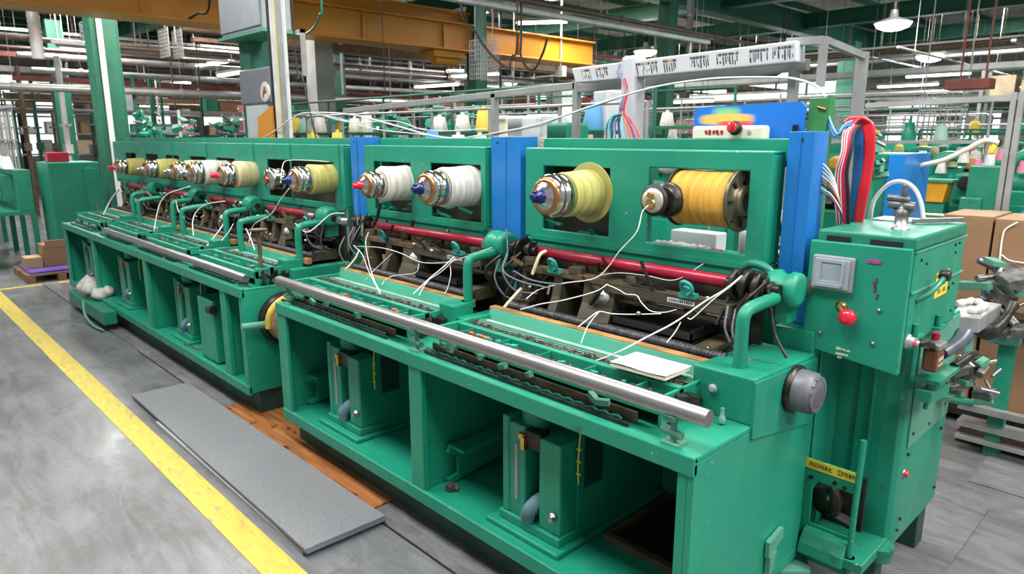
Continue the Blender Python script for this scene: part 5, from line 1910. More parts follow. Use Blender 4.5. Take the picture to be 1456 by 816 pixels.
# side: yellow warning sticker, lever, catches
sy = MB().box(-0.6995, -0.6975, 2.755, 2.905, 1.185, 1.275).build('yellow_sticker', YELS, cab)
m = MB()
for i in range(5):
    m.box(-0.6972, -0.6968, 2.77 + 0.022 * i, 2.782 + 0.022 * i + 0.004 * (i % 2), 1.225, 1.243)
    if i != 2:
        m.box(-0.6972, -0.6968, 2.79 + 0.02 * i, 2.80 + 0.02 * i, 1.197, 1.214)
m.build('lettering', INK, sy)
MB().box(-0.6972, -0.6968, 2.76, 2.90, 1.258, 1.273).build('red_band', REDP, sy)
m = MB()
m.tube([(-0.70, 2.56, 1.21), (-0.67, 2.58, 1.235), (-0.655, 2.62, 1.265), (-0.65, 2.66, 1.285)], 0.010, 8)
m.build('lever', GREEN_OLD, cab)
MB().lathe((-0.665, 2.665, 1.29), (1, 0, 0), [(0, 0.018), (0.02, 0.021), (0.03, 0.016)], 14).build('lever_knob', GUN, cab)
for (y, z, nm) in ((2.56, 1.10, 'catch'), (2.82, 1.085, 'catch')):
    m = MB()
    m.box(-0.70, -0.675, y - 0.03, y + 0.06, z - 0.02, z - 0.012)
    m.cyl((-0.69, y, z - 0.01), (-0.69, y, z + 0.03), 0.010, 10)
    m.build(nm, GREEN, cab)
# lower case
LX1 = -0.725
m = MB()
m.prism([(-0.90, 2.71), (-0.90, 3.27), (LX1, 3.27), (LX1, 2.74), (LX1 - 0.006, 2.715), (LX1 - 0.02, 2.70), (-0.80, 2.70)], 2, 0.20, 1.05)
m.build('lower_case', GREEN, cab, bevel=0.004)
MB().box(LX1, LX1 + 0.006, 2.76, 3.255, 0.60, 1.04).build('side_panel', GREEN_PALE, cab, bevel=0.002)
m = MB()
for (y, z) in ((2.80, 0.65), (3.2, 0.66), (3.0, 0.63), (2.78, 0.57), (3.2, 0.55), (2.78, 0.30), (3.22, 0.27), (2.76, 0.26)):
    m.cyl((LX1 + 0.003, y, z), (LX1 + 0.009, y, z), 0.007, 8)
build_split(m, 'screw', GUN, cab)
c = onX(1285, 673, LX1)
MB().lathe((LX1, c.y, c.z), (1, 0, 0), [(0, 0.018), (0.004, 0.018), (0.006, 0.012)], 18).build('button_ring', STEEL, cab)
MB().lathe((LX1 + 0.005, c.y, c.z), (1, 0, 0), [(0, 0.014), (0.006, 0.014), (0.012, 0.008)], 18).build('red_side_button', REDK, cab)
# inner recessed front panels and left pillar
m = MB()
m.box(-1.06, -0.80, 2.725, 2.735, 0.24, 1.04)
m.build('recessed_panel', GREEN, cab)
m = MB()
m.box(-1.10, -0.98, 2.63, 2.72, 0.60, 1.04)
m.box(-0.984, -0.975, 2.52, 2.72, 0.16, 1.04)
m.build('left_pillar', GREEN, cab, bevel=0.006)
MB().box(-0.842, -0.834, 2.69, 2.72, 0.20, 1.04).build('panel_rib', GREEN, cab)
# yellow tape plate over the drive opening
m = MB()
m.plate_holes(-0.985, -0.795, 0.14, 0.56, 2.50, 2.508, [(-0.955, -0.799, 0.30, 0.475)])
m.build('drive_guard', GREEN, cab, bevel=0.002)
tp = MB()
vs = [V(-0.99, 2.4965, 0.560), V(-0.80, 2.4965, 0.558), V(-0.80, 2.4965, 0.520), V(-0.985, 2.4965, 0.522)]
vs += [v + V(0, 0.003, 0) for v in vs]
tp.add(vs, [(0, 1, 2, 3), (4, 7, 6, 5), (0, 4, 5, 1), (1, 5, 6, 2), (2, 6, 7, 3), (3, 7, 4, 0)])
tp.box(-0.803, -0.799, 2.492, 2.499, 0.47, 0.555)
tp = tp.build('yellow_tape', YELS, cab)
m = MB()


def glyph(m, x, z, s, strokes):
    for (ax, az, bx, bz) in strokes:
        m.box(x + min(ax, bx) * s, x + max(ax, bx) * s + 0.0018, 2.4955, 2.4963, z + min(az, bz) * s, z + max(az, bz) * s + 0.0022)


G = [[(0, 0, 0, 1), (.5, 0, .5, 1), (0, .9, .8, .9), (0, .45, .5, .45), (.8, 0, .8, .8)],
     [(0, .2, .8, .2), (0, .9, .8, .9), (.4, 0, .4, 1), (0, .5, .3, .5)],
     [(0, 0, 0, .9), (0, .9, .8, .9), (.8, 0, .8, .9), (0, .5, .8, .5), (.4, .1, .4, .5)],
     [(0, 0, .8, 0), (.4, 0, .4, 1), (0, .6, .8, .6), (.1, .3, .1, .6)],
     [(0, 0, 0, 1), (.3, .2, .8, .2), (.3, .5, .8, .5), (.3, .8, .8, .8), (.55, 0, .55, 1)],
     [(0, 0, .8, 0), (0, 1, .8, 1), (0, 0, 0, 1), (.8, 0, .8, 1), (.4, 0, .4, 1)]]
x = -0.972
for i, g_ in enumerate([0, 1, 2, 4, 3, None, 5, 0, 4, 2]):
    if g_ is not None:
        glyph(m, x, 0.531, 0.0165, G[g_])
    x += 0.0172
m.build('lettering', INK, tp)
m = MB()
for (x, z) in ((-0.962, 0.487), (-0.875, 0.495), (-0.84, 0.488)):
    m.lathe((x, 2.50, z), (0, -1, 0), [(0, 0.008), (0.008, 0.007)], 10)
build_split(m, 'screw', GUN, cab)
# drive parts seen inside the opening
m = MB()
m.lathe((-0.93, 2.56, 0.37), (0, 1, 0.1), [(0, 0.03), (0.01, 0.06), (0.05, 0.062), (0.06, 0.04)], 22)
m.tube([(-0.90, 2.55, 0.45), (-0.88, 2.54, 0.40), (-0.89, 2.56, 0.34)], 0.022, 8)
m.box(-0.95, -0.80, 2.60, 2.62, 0.28, 0.50)
m.obox((-0.86, 2.56, 0.33), (0.10, 0.04, 0.02), (0.3, 0.2, 0))
m.build('drive_parts', GUN, cab)
MB().obox((-0.895, 2.535, 0.435), (0.012, 0.01, 0.07), (0, 0.3, 0)).build('faded_strap', mat('olive_strap', (0.25, 0.28, 0.08), 0.6), cab)
m = MB()
m.box(-0.97, -0.735, 2.45, 2.72, 0.20, 0.24)
m.prism([(2.43, 0.20), (2.50, 0.20), (2.50, 0.29), (2.47, 0.28), (2.44, 0.24)], 0, -0.965, -0.80)
m.lathe((-0.75, 2.66, 0.175), (0, 0, 1), [(0, 0.05), (0.055, 0.055)], 20)
m.build('sill', GREEN_OLD, cab, bevel=0.005)
MB().tube([(-0.79, 2.475, 0.16), (-0.79, 2.475, 0.4), (-0.788, 2.477, 0.55), (-0.787, 2.48, 0.70)], 0.011, 10).lathe((-0.79, 2.475, 0.22), (0, 0, 1), [(0, 0.02), (0.02, 0.02)], 12).build('riser_pipe', GREEN, cab)
m = MB()
m.box(-0.80, -0.74, 2.62, 2.70, 0.0, 0.17).box(-0.83, -0.74, 3.12, 3.22, 0.0, 0.20).box(-1.08, -1.0, 2.55, 2.62, 0.0, 0.2)
build_split(m, 'foot', MATS['dirty_dark_green'], cab, bevel=0.004)
m = MB()
m.prism([(-1.20, 2.30), (-0.98, 2.34), (-0.90, 2.42), (-0.95, 2.50), (-1.10, 2.50)], 2, 0.13, 0.15)
m.build('dusty_foot_plate', GREEN_PALE, cab)
# top valve and hose
t = empty('air_valve', (-0.79, 2.63, 1.43), 'grey air valve on a stub pipe standing on the cabinet top', 'valve')
c = onZ(1281, 318, 1.45)
VX, VY = c.x, c.y
MB().lathe((VX, VY, 1.425), (0, 0, 1), [(0, 0.030), (0.012, 0.030), (0.014, 0.022), (0.055, 0.022)], 18).build('stub_pipe', STEEL, t)
m = MB()
m.lathe((VX, VY, 1.478), (0, 0, 1), [(0, 0.026), (0.02, 0.028), (0.024, 0.018), (0.05, 0.016)], 16)
m.cyl((VX - 0.045, VY, 1.518), (VX + 0.04, VY, 1.510), 0.017, 12)
m.cyl((VX - 0.05, VY - 0.01, 1.54), (VX + 0.02, VY + 0.0, 1.535), 0.012, 10)
m.cyl((VX, VY, 1.53), (VX, VY, 1.585), 0.010, 10)
m.build('valve_body', mat('worn_grey_casting', (0.16, 0.155, 0.15), 0.4, 0.5, var=0.4, scale=40), t)
thread([(1237, 312, 3.05), (1243, 285, 3.02), (1262, 263, 3.0), (1282, 258, 2.98), (1300, 268, 2.96), (1310, 290, 2.95), (1313, 312, 2.95)], 0.0085, 'pale grey hose arching over the cabinet top', WIREW, 'hose', 'arched_hose')
m = MB()
m.box(-0.99, -0.84, 2.92, 3.06, 1.431, 1.436)
tag(m.build('paper_sheet', WHITEP), 'crumpled white paper lying on the cabinet top', 'paper')
m = MB()
for i in range(5):
    q = V(-0.84 + 0.02 * i, 2.9 + 0.03 * i, 1.44)
    m.bar(q, q + V(0.05, 0.03, 0.005), 0.02, 0.015)
tag(m.build('metal_offcuts', STEEL), 'small metal pieces lying on the back of the cabinet top', 'offcuts')
# sensor head cluster on the cabinet side
t = empty('regulator_unit', (-0.66, 2.7, 1.0), 'small air regulator with a brown oil jar and grey handle on the cabinet side', 'regulator')
MB().lathe((-0.715, 2.53, 1.075), (1, 0, -0.1), [(0, 0.026), (0.018, 0.026), (0.02, 0.019), (0.032, 0.018), (0.034, 0.012), (0.05, 0.012)], 20).build('union', PIPEG, t)
MB().tube([(-0.67, 2.53, 1.07), (-0.655, 2.57, 1.068), (-0.65, 2.62, 1.05), (-0.655, 2.66, 1.03)], 0.011, 10).build('elbow', GUN, t)
MB().cyl((-0.69, 2.53, 1.072), (-0.672, 2.53, 1.071), 0.016, 12).build('red_collar', mat('dusty_red', (0.42, 0.10, 0.12), 0.5), t)
jy = 2.68
MB().box(-0.685, -0.635, jy - 0.03, jy + 0.05, 0.945, 1.03).build('oil_jar', mat('brown_oil_jar', (0.16, 0.05, 0.02), 0.2, var=0.25, scale=30, coat=0.4), t, bevel=0.01)
MB().box(-0.688, -0.632, jy - 0.034, jy + 0.054, 1.03, 1.045).cyl((-0.66, jy + 0.01, 1.04), (-0.66, jy + 0.01, 1.055), 0.02, 14).build('jar_top', PIPEG, t)
MB().cyl((-0.66, jy + 0.01, 1.05), (-0.66, jy + 0.01, 1.08), 0.014, 12).build('red_knob', REDP, t)
m = MB()
for i in range(5):
    m.box(-0.6345, -0.634, jy - 0.02 + i * 0.012, jy - 0.012 + i * 0.012, 0.985, 0.998)
    m.box(-0.6345, -0.634, jy - 0.016 + i * 0.011, jy - 0.01 + i * 0.011, 0.965, 0.975)
m.build('lettering', CREAM, t)
m = MB()
m.tube([(-0.65, 2.76, 0.99), (-0.64, 2.82, 1.0), (-0.63, 2.88, 1.015), (-0.63, 2.94, 1.03)], [0.02 + 0.012 * (i / 18) for i in range(19)], 12)
m.build('grey_handle', mat('slate_grey_casting', (0.12, 0.13, 0.16), 0.35, 0.4, var=0.3, scale=20), t)
m = MB()
m.box(-0.70, -0.62, 2.66, 2.90, 0.90, 0.915)
m.bar((-0.66, 2.63, 0.86), (-0.66, 2.86, 0.83), 0.05, 0.04)
m.cyl((-0.66, 2.68, 0.90), (-0.66, 2.68, 0.80), 0.008, 8)
m.build('lower_bracket', GREEN_OLD, t)
m = MB()
m.tube([(-0.64, 2.90, 0.91), (-0.62, 3.0, 0.93), (-0.62, 3.1, 0.92)], 0.018, 8)
m.build('dark_link', GUN, t)
# metal table arm behind, with white cloth
t = empty('bracket_table', (-0.6, 3.2, 1.1), 'galvanised steel bracket table sticking out behind the cabinet side', 'bracket')
c = [onZ(1352, 448, 0.98), onZ(1395, 452, 0.98), onZ(1425, 432, 0.98), onZ(1370, 424, 0.98)]
m = MB()
vs = [v.copy() for v in c] + [v + V(0, 0, -0.07) for v in c]
m.add(vs, [(0, 1, 2, 3), (4, 7, 6, 5), (0, 4, 5, 1), (1, 5, 6, 2), (2, 6, 7, 3), (3, 7, 4, 0)])
m.build('table', mat('galvanised_sheet', (0.42, 0.43, 0.43), 0.35, 0.6, var=0.25, scale=10), t, bevel=0.005)
d = (c[0] + c[1]) / 2
MB().bar(d + V(0, 0.1, -0.05), V(-0.73, d.y + 0.05, 0.72), 0.03, 0.05).build('strut', GREEN_PALE, t)
m = MB()
d2 = (c[1] + c[2]) / 2
m.tube([d2 + V(-0.05, -0.04, -0.06), d2 + V(0.0, 0.0, -0.10), d2 + V(0.03, 0.10, -0.06), d2 + V(0.04, 0.2, 0.0)], [0.03 + 0.01 * math.sin(i / 3) for i in range(19)], 10)
m.build('dark_casting', GUN, t)
tag(MB().tube([onZ(1360, 432, 0.99), onZ(1385, 428, 0.995), onZ(1400, 436, 0.99), onZ(1380, 442, 0.99), onZ(1395, 440, 1.0)], [0.012 + 0.008 * math.sin(i) ** 2 for i in range(25)], 8).build('white_cloth', RAG), 'crumpled white cloth lying on the steel bracket table', 'cloth')
c = onY(1432, 425, 4.46)
mech_head('cast_winder', c.x, 4.46, c.z, 3, 'dark cast winding head with pale green leaves at the right edge before the cardboard boxes', 1.5)
c = onY(1378, 535, 3.15)
mech_head('wire_clamper', c.x, 3.15, c.z, 8, 'small steel clamp head below the bracket table behind the cabinet', 0.75)
t = empty('steel_trestle', (-0.3, 4.5, 0), 'low green trestle with steel rails behind the cabinet at the right edge', 'trestle')
m = MB()
c = onY(1400, 583, 4.40)
m.bar(V(-0.92, 4.40, c.z), V(0.5, 4.40, c.z), 0.05, 0.035)
c = onY(1400, 605, 4.46)
m.bar(V(-0.92, 4.46, c.z), V(0.5, 4.46, c.z), 0.12, 0.03)
c = onY(1400, 628, 4.42)
m.bar(V(-0.92, 4.42, c.z), V(0.3, 4.42, c.z), 0.06, 0.02)
build_split(m, 'rail', PIPEG, t)
c = onY(1428, 450, 4.46)
m = MB().box(c.x, c.x + 0.075, 4.43, 4.50, 0, 0.80).box(c.x + 0.62, c.x + 0.69, 4.43, 4.50, 0, 0.80)
build_split(m, 'leg', GREEN_OLD, t)
MB().box(-0.94, 0.2, 4.52, 4.78, 0.0, 0.06).build('shelf', GUN, t)
MB().tube([(-0.90, 3.6, 0.62), (-0.88, 4.0, 0.42), (-0.86, 4.38, 0.30)], 0.02, 8).build('brace', GREEN_OLD, t)
MB().box(c.x - 0.25, c.x + 0.8, 4.38, 4.55, 0.78, 0.81).build('top_plate', GUN, t)

# ================================================================== ITEMS ON THE FLOOR
t = empty('floor_mat', (-3.75, 1.4, 0), 'long grey speckled foam board lying slightly raised beside the yellow line', 'mat')
m = MB()
c_ = [V(-2.50, 1.185, 0.035), V(-2.50, 1.585, 0.030), V(-5.02, 1.585, 0.014), V(-5.02, 1.215, 0.018)]
NX = 24
vs, fs = [], []
for i in range(NX + 1):
    u = i / NX
    a = c_[0].lerp(c_[3], u)
    b = c_[1].lerp(c_[2], u)
    w_ = 0.004 * math.sin(u * 9)
    for dz in (0, 0.014):
        vs += [a + V(0, w_ * .4, dz), b + V(0, 0, dz)]
for i in range(NX):
    k = i * 4
    fs += [(k + 2, k + 3, k + 7, k + 6), (k, k + 4, k + 5, k + 1), (k, k + 2, k + 6, k + 4), (k + 1, k + 5, k + 7, k + 3)]
fs += [(0, 1, 3, 2), (NX * 4, NX * 4 + 2, NX * 4 + 3, NX * 4 + 1)]
m.add(vs, fs)
m.build('vinyl_top', MATM, t)
m = MB()
vs, fs = [], []
for i in range(NX + 1):
    u = i / NX
    a = c_[0].lerp(c_[3], u) + V(0, 0.006, 0)
    b = c_[1].lerp(c_[2], u)
    vs += [a + V(0, 0, -0.012), b + V(0, 0, -0.012), a, b]
for i in range(NX):
    k = i * 4
    fs += [(k + 2, k + 3, k + 7, k + 6), (k, k + 4, k + 5, k + 1), (k, k + 2, k + 6, k + 4), (k + 1, k + 5, k + 7, k + 3)]
fs += [(0, 1, 3, 2), (NX * 4, NX * 4 + 2, NX * 4 + 3, NX * 4 + 1)]
m.add(vs, fs)
m.build('foam_layer', FOAM, t)
m = MB()
m.box(-4.45, -2.54, 1.19, 1.205, 0.0, 0.020)
m.box(-2.62, -2.56, 1.38, 1.45, 0.0, 0.018)
m.build('batten', FOAML, t)
# rag pile and tray at the far machine's foot
t = empty('rag_pile', (-7.8, 1.62, 0.1), 'pile of white rags heaped on the base of the far machine', 'rags')
m = MB()
rr = random.Random(4)
for i in range(9):
    q = V(-7.85 + rr.uniform(-.28, .28), 1.66 + rr.uniform(-.06, .07), 0.235 + rr.uniform(0, .05))
    n, mm_ = 10, 6
    vs, fs = [], []
    R_ = rr.uniform(.07, .12)
    for a in range(mm_ + 1):
        for b in range(n):
            th, ph = PI * a / mm_, 2 * PI * b / n
            k = R_ * (1 + rr.uniform(-.22, .22))
            vs.append(q + V(k * math.sin(th) * math.cos(ph), k * .8 * math.sin(th) * math.sin(ph), k * .6 * math.cos(th)))
    for a in range(mm_):
        for b in range(n):
            fs.append((a * n + b, a * n + (b + 1) % n, (a + 1) * n + (b + 1) % n, (a + 1) * n + b))
    m.add(vs, fs, True)
m.build('cloth', RAG, t)
m = MB().box(-8.3, -7.0, 1.54, 1.655, 0.06, 0.19)
tag(m.build('green_trough', GREEN_OLD, bevel=0.01), 'low green trough hooked on the far machine base, under the white rags', 'trough')
cable('loose_cable', [V(-7.6, 1.52, 0.19), V(-7.45, 1.49, 0.10), V(-7.25, 1.50, 0.03), V(-7.0, 1.53, 0.02)], 0.012, GREEN_PALE, 'pale green hose looping over the trough', 'hose')
# crumpled metal scrap and a nut on the base plate
t = MB()
t.lathe((-2.235, 1.76, 0.212), (0.3, 0, 1), [(0, 0.020), (0.01, 0.026), (0.02, 0.018), (0.03, 0.020)], 7)
t.obox((-2.215, 1.775, 0.224), (0.03, 0.02, 0.015), (0.3, 0.5, 0.2))
tag(t.build('metal_scrap', mat('rusty_scrap', (0.14, 0.11, 0.10), 0.4, 0.6, var=0.6, scale=60)), 'lump of rusty scrap metal on the green base plate of the near machine', 'scrap')

# red tangle of string on the far base plate
cable('red_string', [V(-5.35, 1.69, 0.215), V(-5.25, 1.72, 0.217), V(-5.2, 1.70, 0.222), V(-5.1, 1.74, 0.217), V(-4.98, 1.70, 0.215)], 0.004, REDP, 'red string lying on the far machine base plate', 'string')

# ================================================================== SWITCH BOXES ON THE GREEN COLUMN
gx, gy = -7.55, 3.42


def on(x, y):
    return onX(x, y, gx + 0.18)


t = empty('switch_cabinet', (gx, gy, 3.0), 'large grey electrical cabinet mounted high on the green column, upper left', 'electrical cabinet')
a, b = onY(328, -8, 3.25), onY(392, 42, 3.25)
MB().box(a.x, b.x, 3.12, 3.42, b.z, a.z + 0.2).build('housing', GREYP, t, bevel=0.015)
MB().box(a.x + 0.02, b.x - 0.02, 3.10, 3.12, b.z + 0.03, a.z + 0.15).build('door', GREYP, t, bevel=0.01)
MB().box(a.x - 0.08, b.x + 0.04, 3.1, 3.45, b.z - 0.03, b.z).build('bracket', GREEN_PALE, t)
t = empty('meter_box', (gx, gy, 2.2), 'grey meter box with a round white dial, below the large electrical cabinet', 'meter')
a, b = onY(344, 101, 3.22), onY(391, 147, 3.22)
MB().box(a.x, b.x, 3.18, 3.30, b.z, a.z).build('housing', mat('dark_grey_enamel', (0.17, 0.18, 0.20), 0.45), t, bevel=0.02)
c = onY(377, 131, 3.17)
MB().lathe((c.x, 3.18, c.z), (0, -1, 0), [(0, 0.095), (0.012, 0.10), (0.02, 0.09)], 28).build('dial', mat('dial_face', (0.62, 0.60, 0.55), 0.4, var=0.25, scale=15), t)
MB().obox((c.x, 3.155, c.z), (0.015, 0.01, 0.11), (0, 0.5, 0)).obox((c.x + 0.02, 3.155, c.z), (0.07, 0.01, 0.02), (0, -0.3, 0)).build('dial_knob', COPPER, t)
a, b = onY(352, 148, 3.22), onY(388, 210, 3.22)
m = MB().box(a.x, b.x, 3.2, 3.28, b.z, a.z)
tag(m.build('paper_notice', PLASTW), 'faded plastic sheet hanging below the meter box', 'notice')
a, b = onY(362, 158, 3.0), onY(390, 212, 3.0)
m = MB().prism([(a.x, b.z - .1), (b.x, b.z - .1), (b.x, a.z + 0.04), (a.x + 0.06, a.z - 0.06)], 1, 3.0, 3.02)
tag(m.build('yellow_guard', CRANE), 'orange yellow guard plate behind the far creel panel', 'guard')
# white vertical pipes
for i, (x, r, mm, lb) in enumerate(((399, 0.030, PIPEW, 'white vertical pipe, leftmost of the bundle by the meter box'), (407, 0.028, PIPEG, 'grey vertical pipe in the middle of the bundle by the meter box'),
                                    (414, 0.016, PIPEW, 'slim white pipe at the right of the bundle by the meter box'), (403, 0.012, YELS, 'thin yellow conduit between the bundled pipes'), (393, 0.018, BLACK, 'black riser cable left of the bundled pipes'))):
    c = onY(x, 190, 3.05)
    top = onY(x - 6, 0, 3.05)
    tag(MB().cyl((c.x, 3.05, 0.3), (c.x, 3.05, ZC), r, 12).build('vertical_pipe', mm), lb, 'pipe')
c = onY(425, 30, 3.0)
tag(MB().box(c.x - 0.02, c.x + 0.06, 2.98, 3.02, c.z - 0.1, c.z - 0.07).box(c.x + 0.04, c.x + 0.06, 2.98, 3.02, c.z - 0.45, c.z - 0.07).build('pipe_bracket', PIPEG), 'small square bracket on the pipe bundle', 'bracket')

# ================================================================== LEFT BACKGROUND
t = empty('tool_cabinet', (-13.9, 3.0, 0), 'plain green sheet metal cabinet standing beyond the far machine', 'cabinet')
cx0, cx1 = -11.6, -10.9
a = onX(68, 240, -10.9)
b = onX(152, 330, -10.9)
MB().box(-11.6, -10.9, a.y, b.y, 0.0, 1.42).build('body', GREEN_OLD, t, bevel=0.01)
MB().box(-10.9, -10.885, a.y + 0.42, b.y - 0.05, 0.12, 1.34).build('door', GREEN_OLD, t, bevel=0.005)
MB().box(-10.885, -10.865, a.y + 0.5, a.y + 0.52, 0.7, 0.85).build('handle', STEEL, t)
tag(MB().box(-11.3, -11.1, a.y + 0.05, a.y + 0.30, 1.42, 1.55).build('red_box', REDP, bevel=0.01), 'small red box standing on the green cabinet', 'box')
print('LEFTCAB', a, b)
# pallet with goods
t = empty('pallet', (-10.45, 1.75, 0), 'wooden pallet on the floor at the end of the aisle', 'pallet')
m = MB()
for y in (1.45, 1.78, 2.12):
    m.box(-10.95, -10.05, y, y + 0.09, 0.0, 0.08)
for i in range(7):
    m.box(-10.95 + i * 0.13, -10.95 + i * 0.13 + 0.10, 1.45, 2.21, 0.08, 0.10)
m.build('boards', mat('pallet_wood', (0.20, 0.11, 0.06), 0.8, var=0.3), t)
tag(MB().box(-10.9, -10.1, 1.5, 2.15, 0.10, 0.125).build('purple_sheet', mat('purple_film', (0.10, 0.06, 0.30), 0.4, var=0.3)), 'purple plastic sheet covering the pallet', 'sheet')
tag(MB().box(-10.75, -10.45, 1.72, 2.0, 0.126, 0.40).box(-10.46, -10.44, 1.75, 1.97, 0.36, 0.46).build('cardboard_box', CARD, bevel=0.004), 'tall brown cardboard box on the pallet', 'box')
tag(MB().box(-10.7, -10.42, 1.52, 1.70, 0.126, 0.26).build('cardboard_box', CARD2, bevel=0.004), 'low pale cardboard box at the front of the pallet', 'box')
tag(MB().box(-10.9, -10.7, 2.02, 2.14, 0.126, 0.32).build('cardboard_box', mat('dark_cardboard', (0.20, 0.09, 0.05), 0.8), bevel=0.004), 'dark brown box at the back of the pallet', 'box')
# rows of frames at far left
def left_rig(x, y, label, seed, group=None):
    r_ = random.Random(seed)
    t = empty('winding_rig', (x, y, 0), label, 'machine', group)
    m = MB()
    for dx in (0, 0.9, 1.8):
        for dy in (0, 0.55):
            m.box(x + dx, x + dx + 0.06, y + dy, y + dy + 0.06, 0, 0.72)
    m.box(x, x + 1.86, y, y + 0.6, 0.72, 0.77)
    m.box(x, x + 1.86, y + 0.05, y + 0.12, 0.2, 0.26)
    m.build('frame', GREEN_OLD, t)
    m = MB()
    m.box(x, x + 1.86, y + 0.42, y + 0.6, 0.77, 1.32)
    for k in range(7):
        m.box(x + 0.1 + k * .25, x + 0.17 + k * .25, y + 0.30, y + 0.42, 0.9, 1.25)
    m.build('back_unit', GREEN_OLD, t, bevel=0.004)
    m = MB()
    for k in range(7):
        m.obox((x + 0.15 + k * .25, y + 0.16, 0.80), (0.16, 0.16, 0.03), (0.3, 0, 0))
    build_split(m, 'tray', mat('blue_grey_tray', (0.16, 0.26, 0.30), 0.5, var=0.2), t)
    m = MB()
    for k in range(9):
        m.cyl((x + 0.05 + k * .22, y + 0.5, 1.32), (x + 0.05 + k * .22, y + 0.5, 2.15), 0.012, 6)
    m.box(x, x + 1.86, y + 0.48, y + 0.52, 2.13, 2.17)
    m.box(x, x + 1.86, y + 0.48, y + 0.52, 1.7, 1.72)
    build_split(m, 'yarn_post', PIPEG, t)
    m = MB()
    for k in range(8):
        m.lathe((x + 0.12 + k * .22, y + 0.40, 1.33), (0, 0, 1), [(0, 0.06), (0.02, 0.055), (0.16, 0.035)], 12)
    m.build('yarn_cones', mat('blue_white_cones', (0.22, 0.38, 0.62), 0.7, var=0.6, scale=3, col2=(0.6, 0.62, 0.66)), t)
    return t


left_rig(-15.4, 1.30, 'green winding rig with pale blue trays at the far left edge', 1)
left_rig(-13.2, 1.25, 'green winding rig just in front of the green sheet metal cabinet', 2)
left_rig(-17.6, 1.35, 'distant green winding rig at the left, behind the nearer ones', 3)
left_rig(-19.9, 1.5, 'most distant green winding rig at the left', 4)
left_rig(-16.9, 3.6, 'green winding rig behind the broad green column', 5)

rr = random.Random(8)
for i in range(22):
    x = -13.8 - rr.random() * 9
    y = 1.9 + rr.random() * 3.2 if x < -15 else 3.3 + rr.random() * 1.5
    if abs(x + 17.5) < 0.5 and abs(y - 3.6) < 0.5:
        x -= 1.2
    k = rr.choice('gwwnnku')
    r = rr.choice((0.02, 0.03, 0.05))
    m = MB().cyl((x, y, 0), (x, y, rr.uniform(2.1, 3.4)), r, 8)
    m.box(x - 0.35, x + 0.35, y - 0.03, y + 0.03, 1.95, 1.99)
    m.box(x - 0.12, x + 0.12, y - 0.06, y + 0.06, 1.45, 1.62)
    tag(m.build('yarn_pole', PK[k][0]), '%s yarn pole standing among the rigs at the left' % PK[k][1], 'pole', '%s yarn poles at the left' % PK[k][1])
for ri, (x, y0_, y1_, lb) in enumerate(((-17.2, 4.2, 9.6, 'storage rack facing the far end of the green machines'), (-20.5, 3.2, 11.5, 'storage rack close to the end windows'))):
    t = empty('storage_rack', (x, y0_, 0), lb, 'rack')
    m = MB()
    y = y0_
    while y <= y1_ + 0.01:
        m.box(x - 0.02, x + 0.02, y - 0.025, y + 0.025, 0, 2.7)
        y += (y1_ - y0_) / 5
    build_split(m, 'post', GREEN_DEEP, t)
    m = MB()
    for z in (1.35, 1.85, 2.35):
        m.box(x - 0.42, x - 0.02, y0_, y1_, z - 0.035, z)
    build_split(m, 'shelf_board', PIPEG, t)
    for z in (1.35, 1.85, 2.35):
        y = y0_ + 0.1
        while y < y1_ - 0.5:
            wd = rr.uniform(0.2, 0.45)
            if rr.random() < 0.62:
                nm, mm_ = rr.choice([('beige', mat('beige_goods', (0.50, 0.40, 0.26), 0.7, var=0.2)), ('brown', CARD), ('grey', mat('grey_goods', (0.30, 0.30, 0.31), 0.6, var=0.2)), ('white', mat('white_goods', (0.66, 0.66, 0.64), 0.6)), ('green', GREEN_OLD), ('pink', mat('pink_yarn', (0.62, 0.18, 0.26)))])
                o = MB().box(x - 0.38, x - 0.05, y, y + wd, z + 0.001, z + rr.uniform(0.14, 0.34)).build('goods_box', mm_)
                tag(o, '%s goods box on the %s board of the %s' % (nm, {1.35: 'low', 1.85: 'middle', 2.35: 'top'}[z], ('rack facing the far machine', 'rack by the end windows')[ri]), 'box', '%s goods boxes on the left racks' % nm)
            y += wd + rr.uniform(0.02, 0.2)

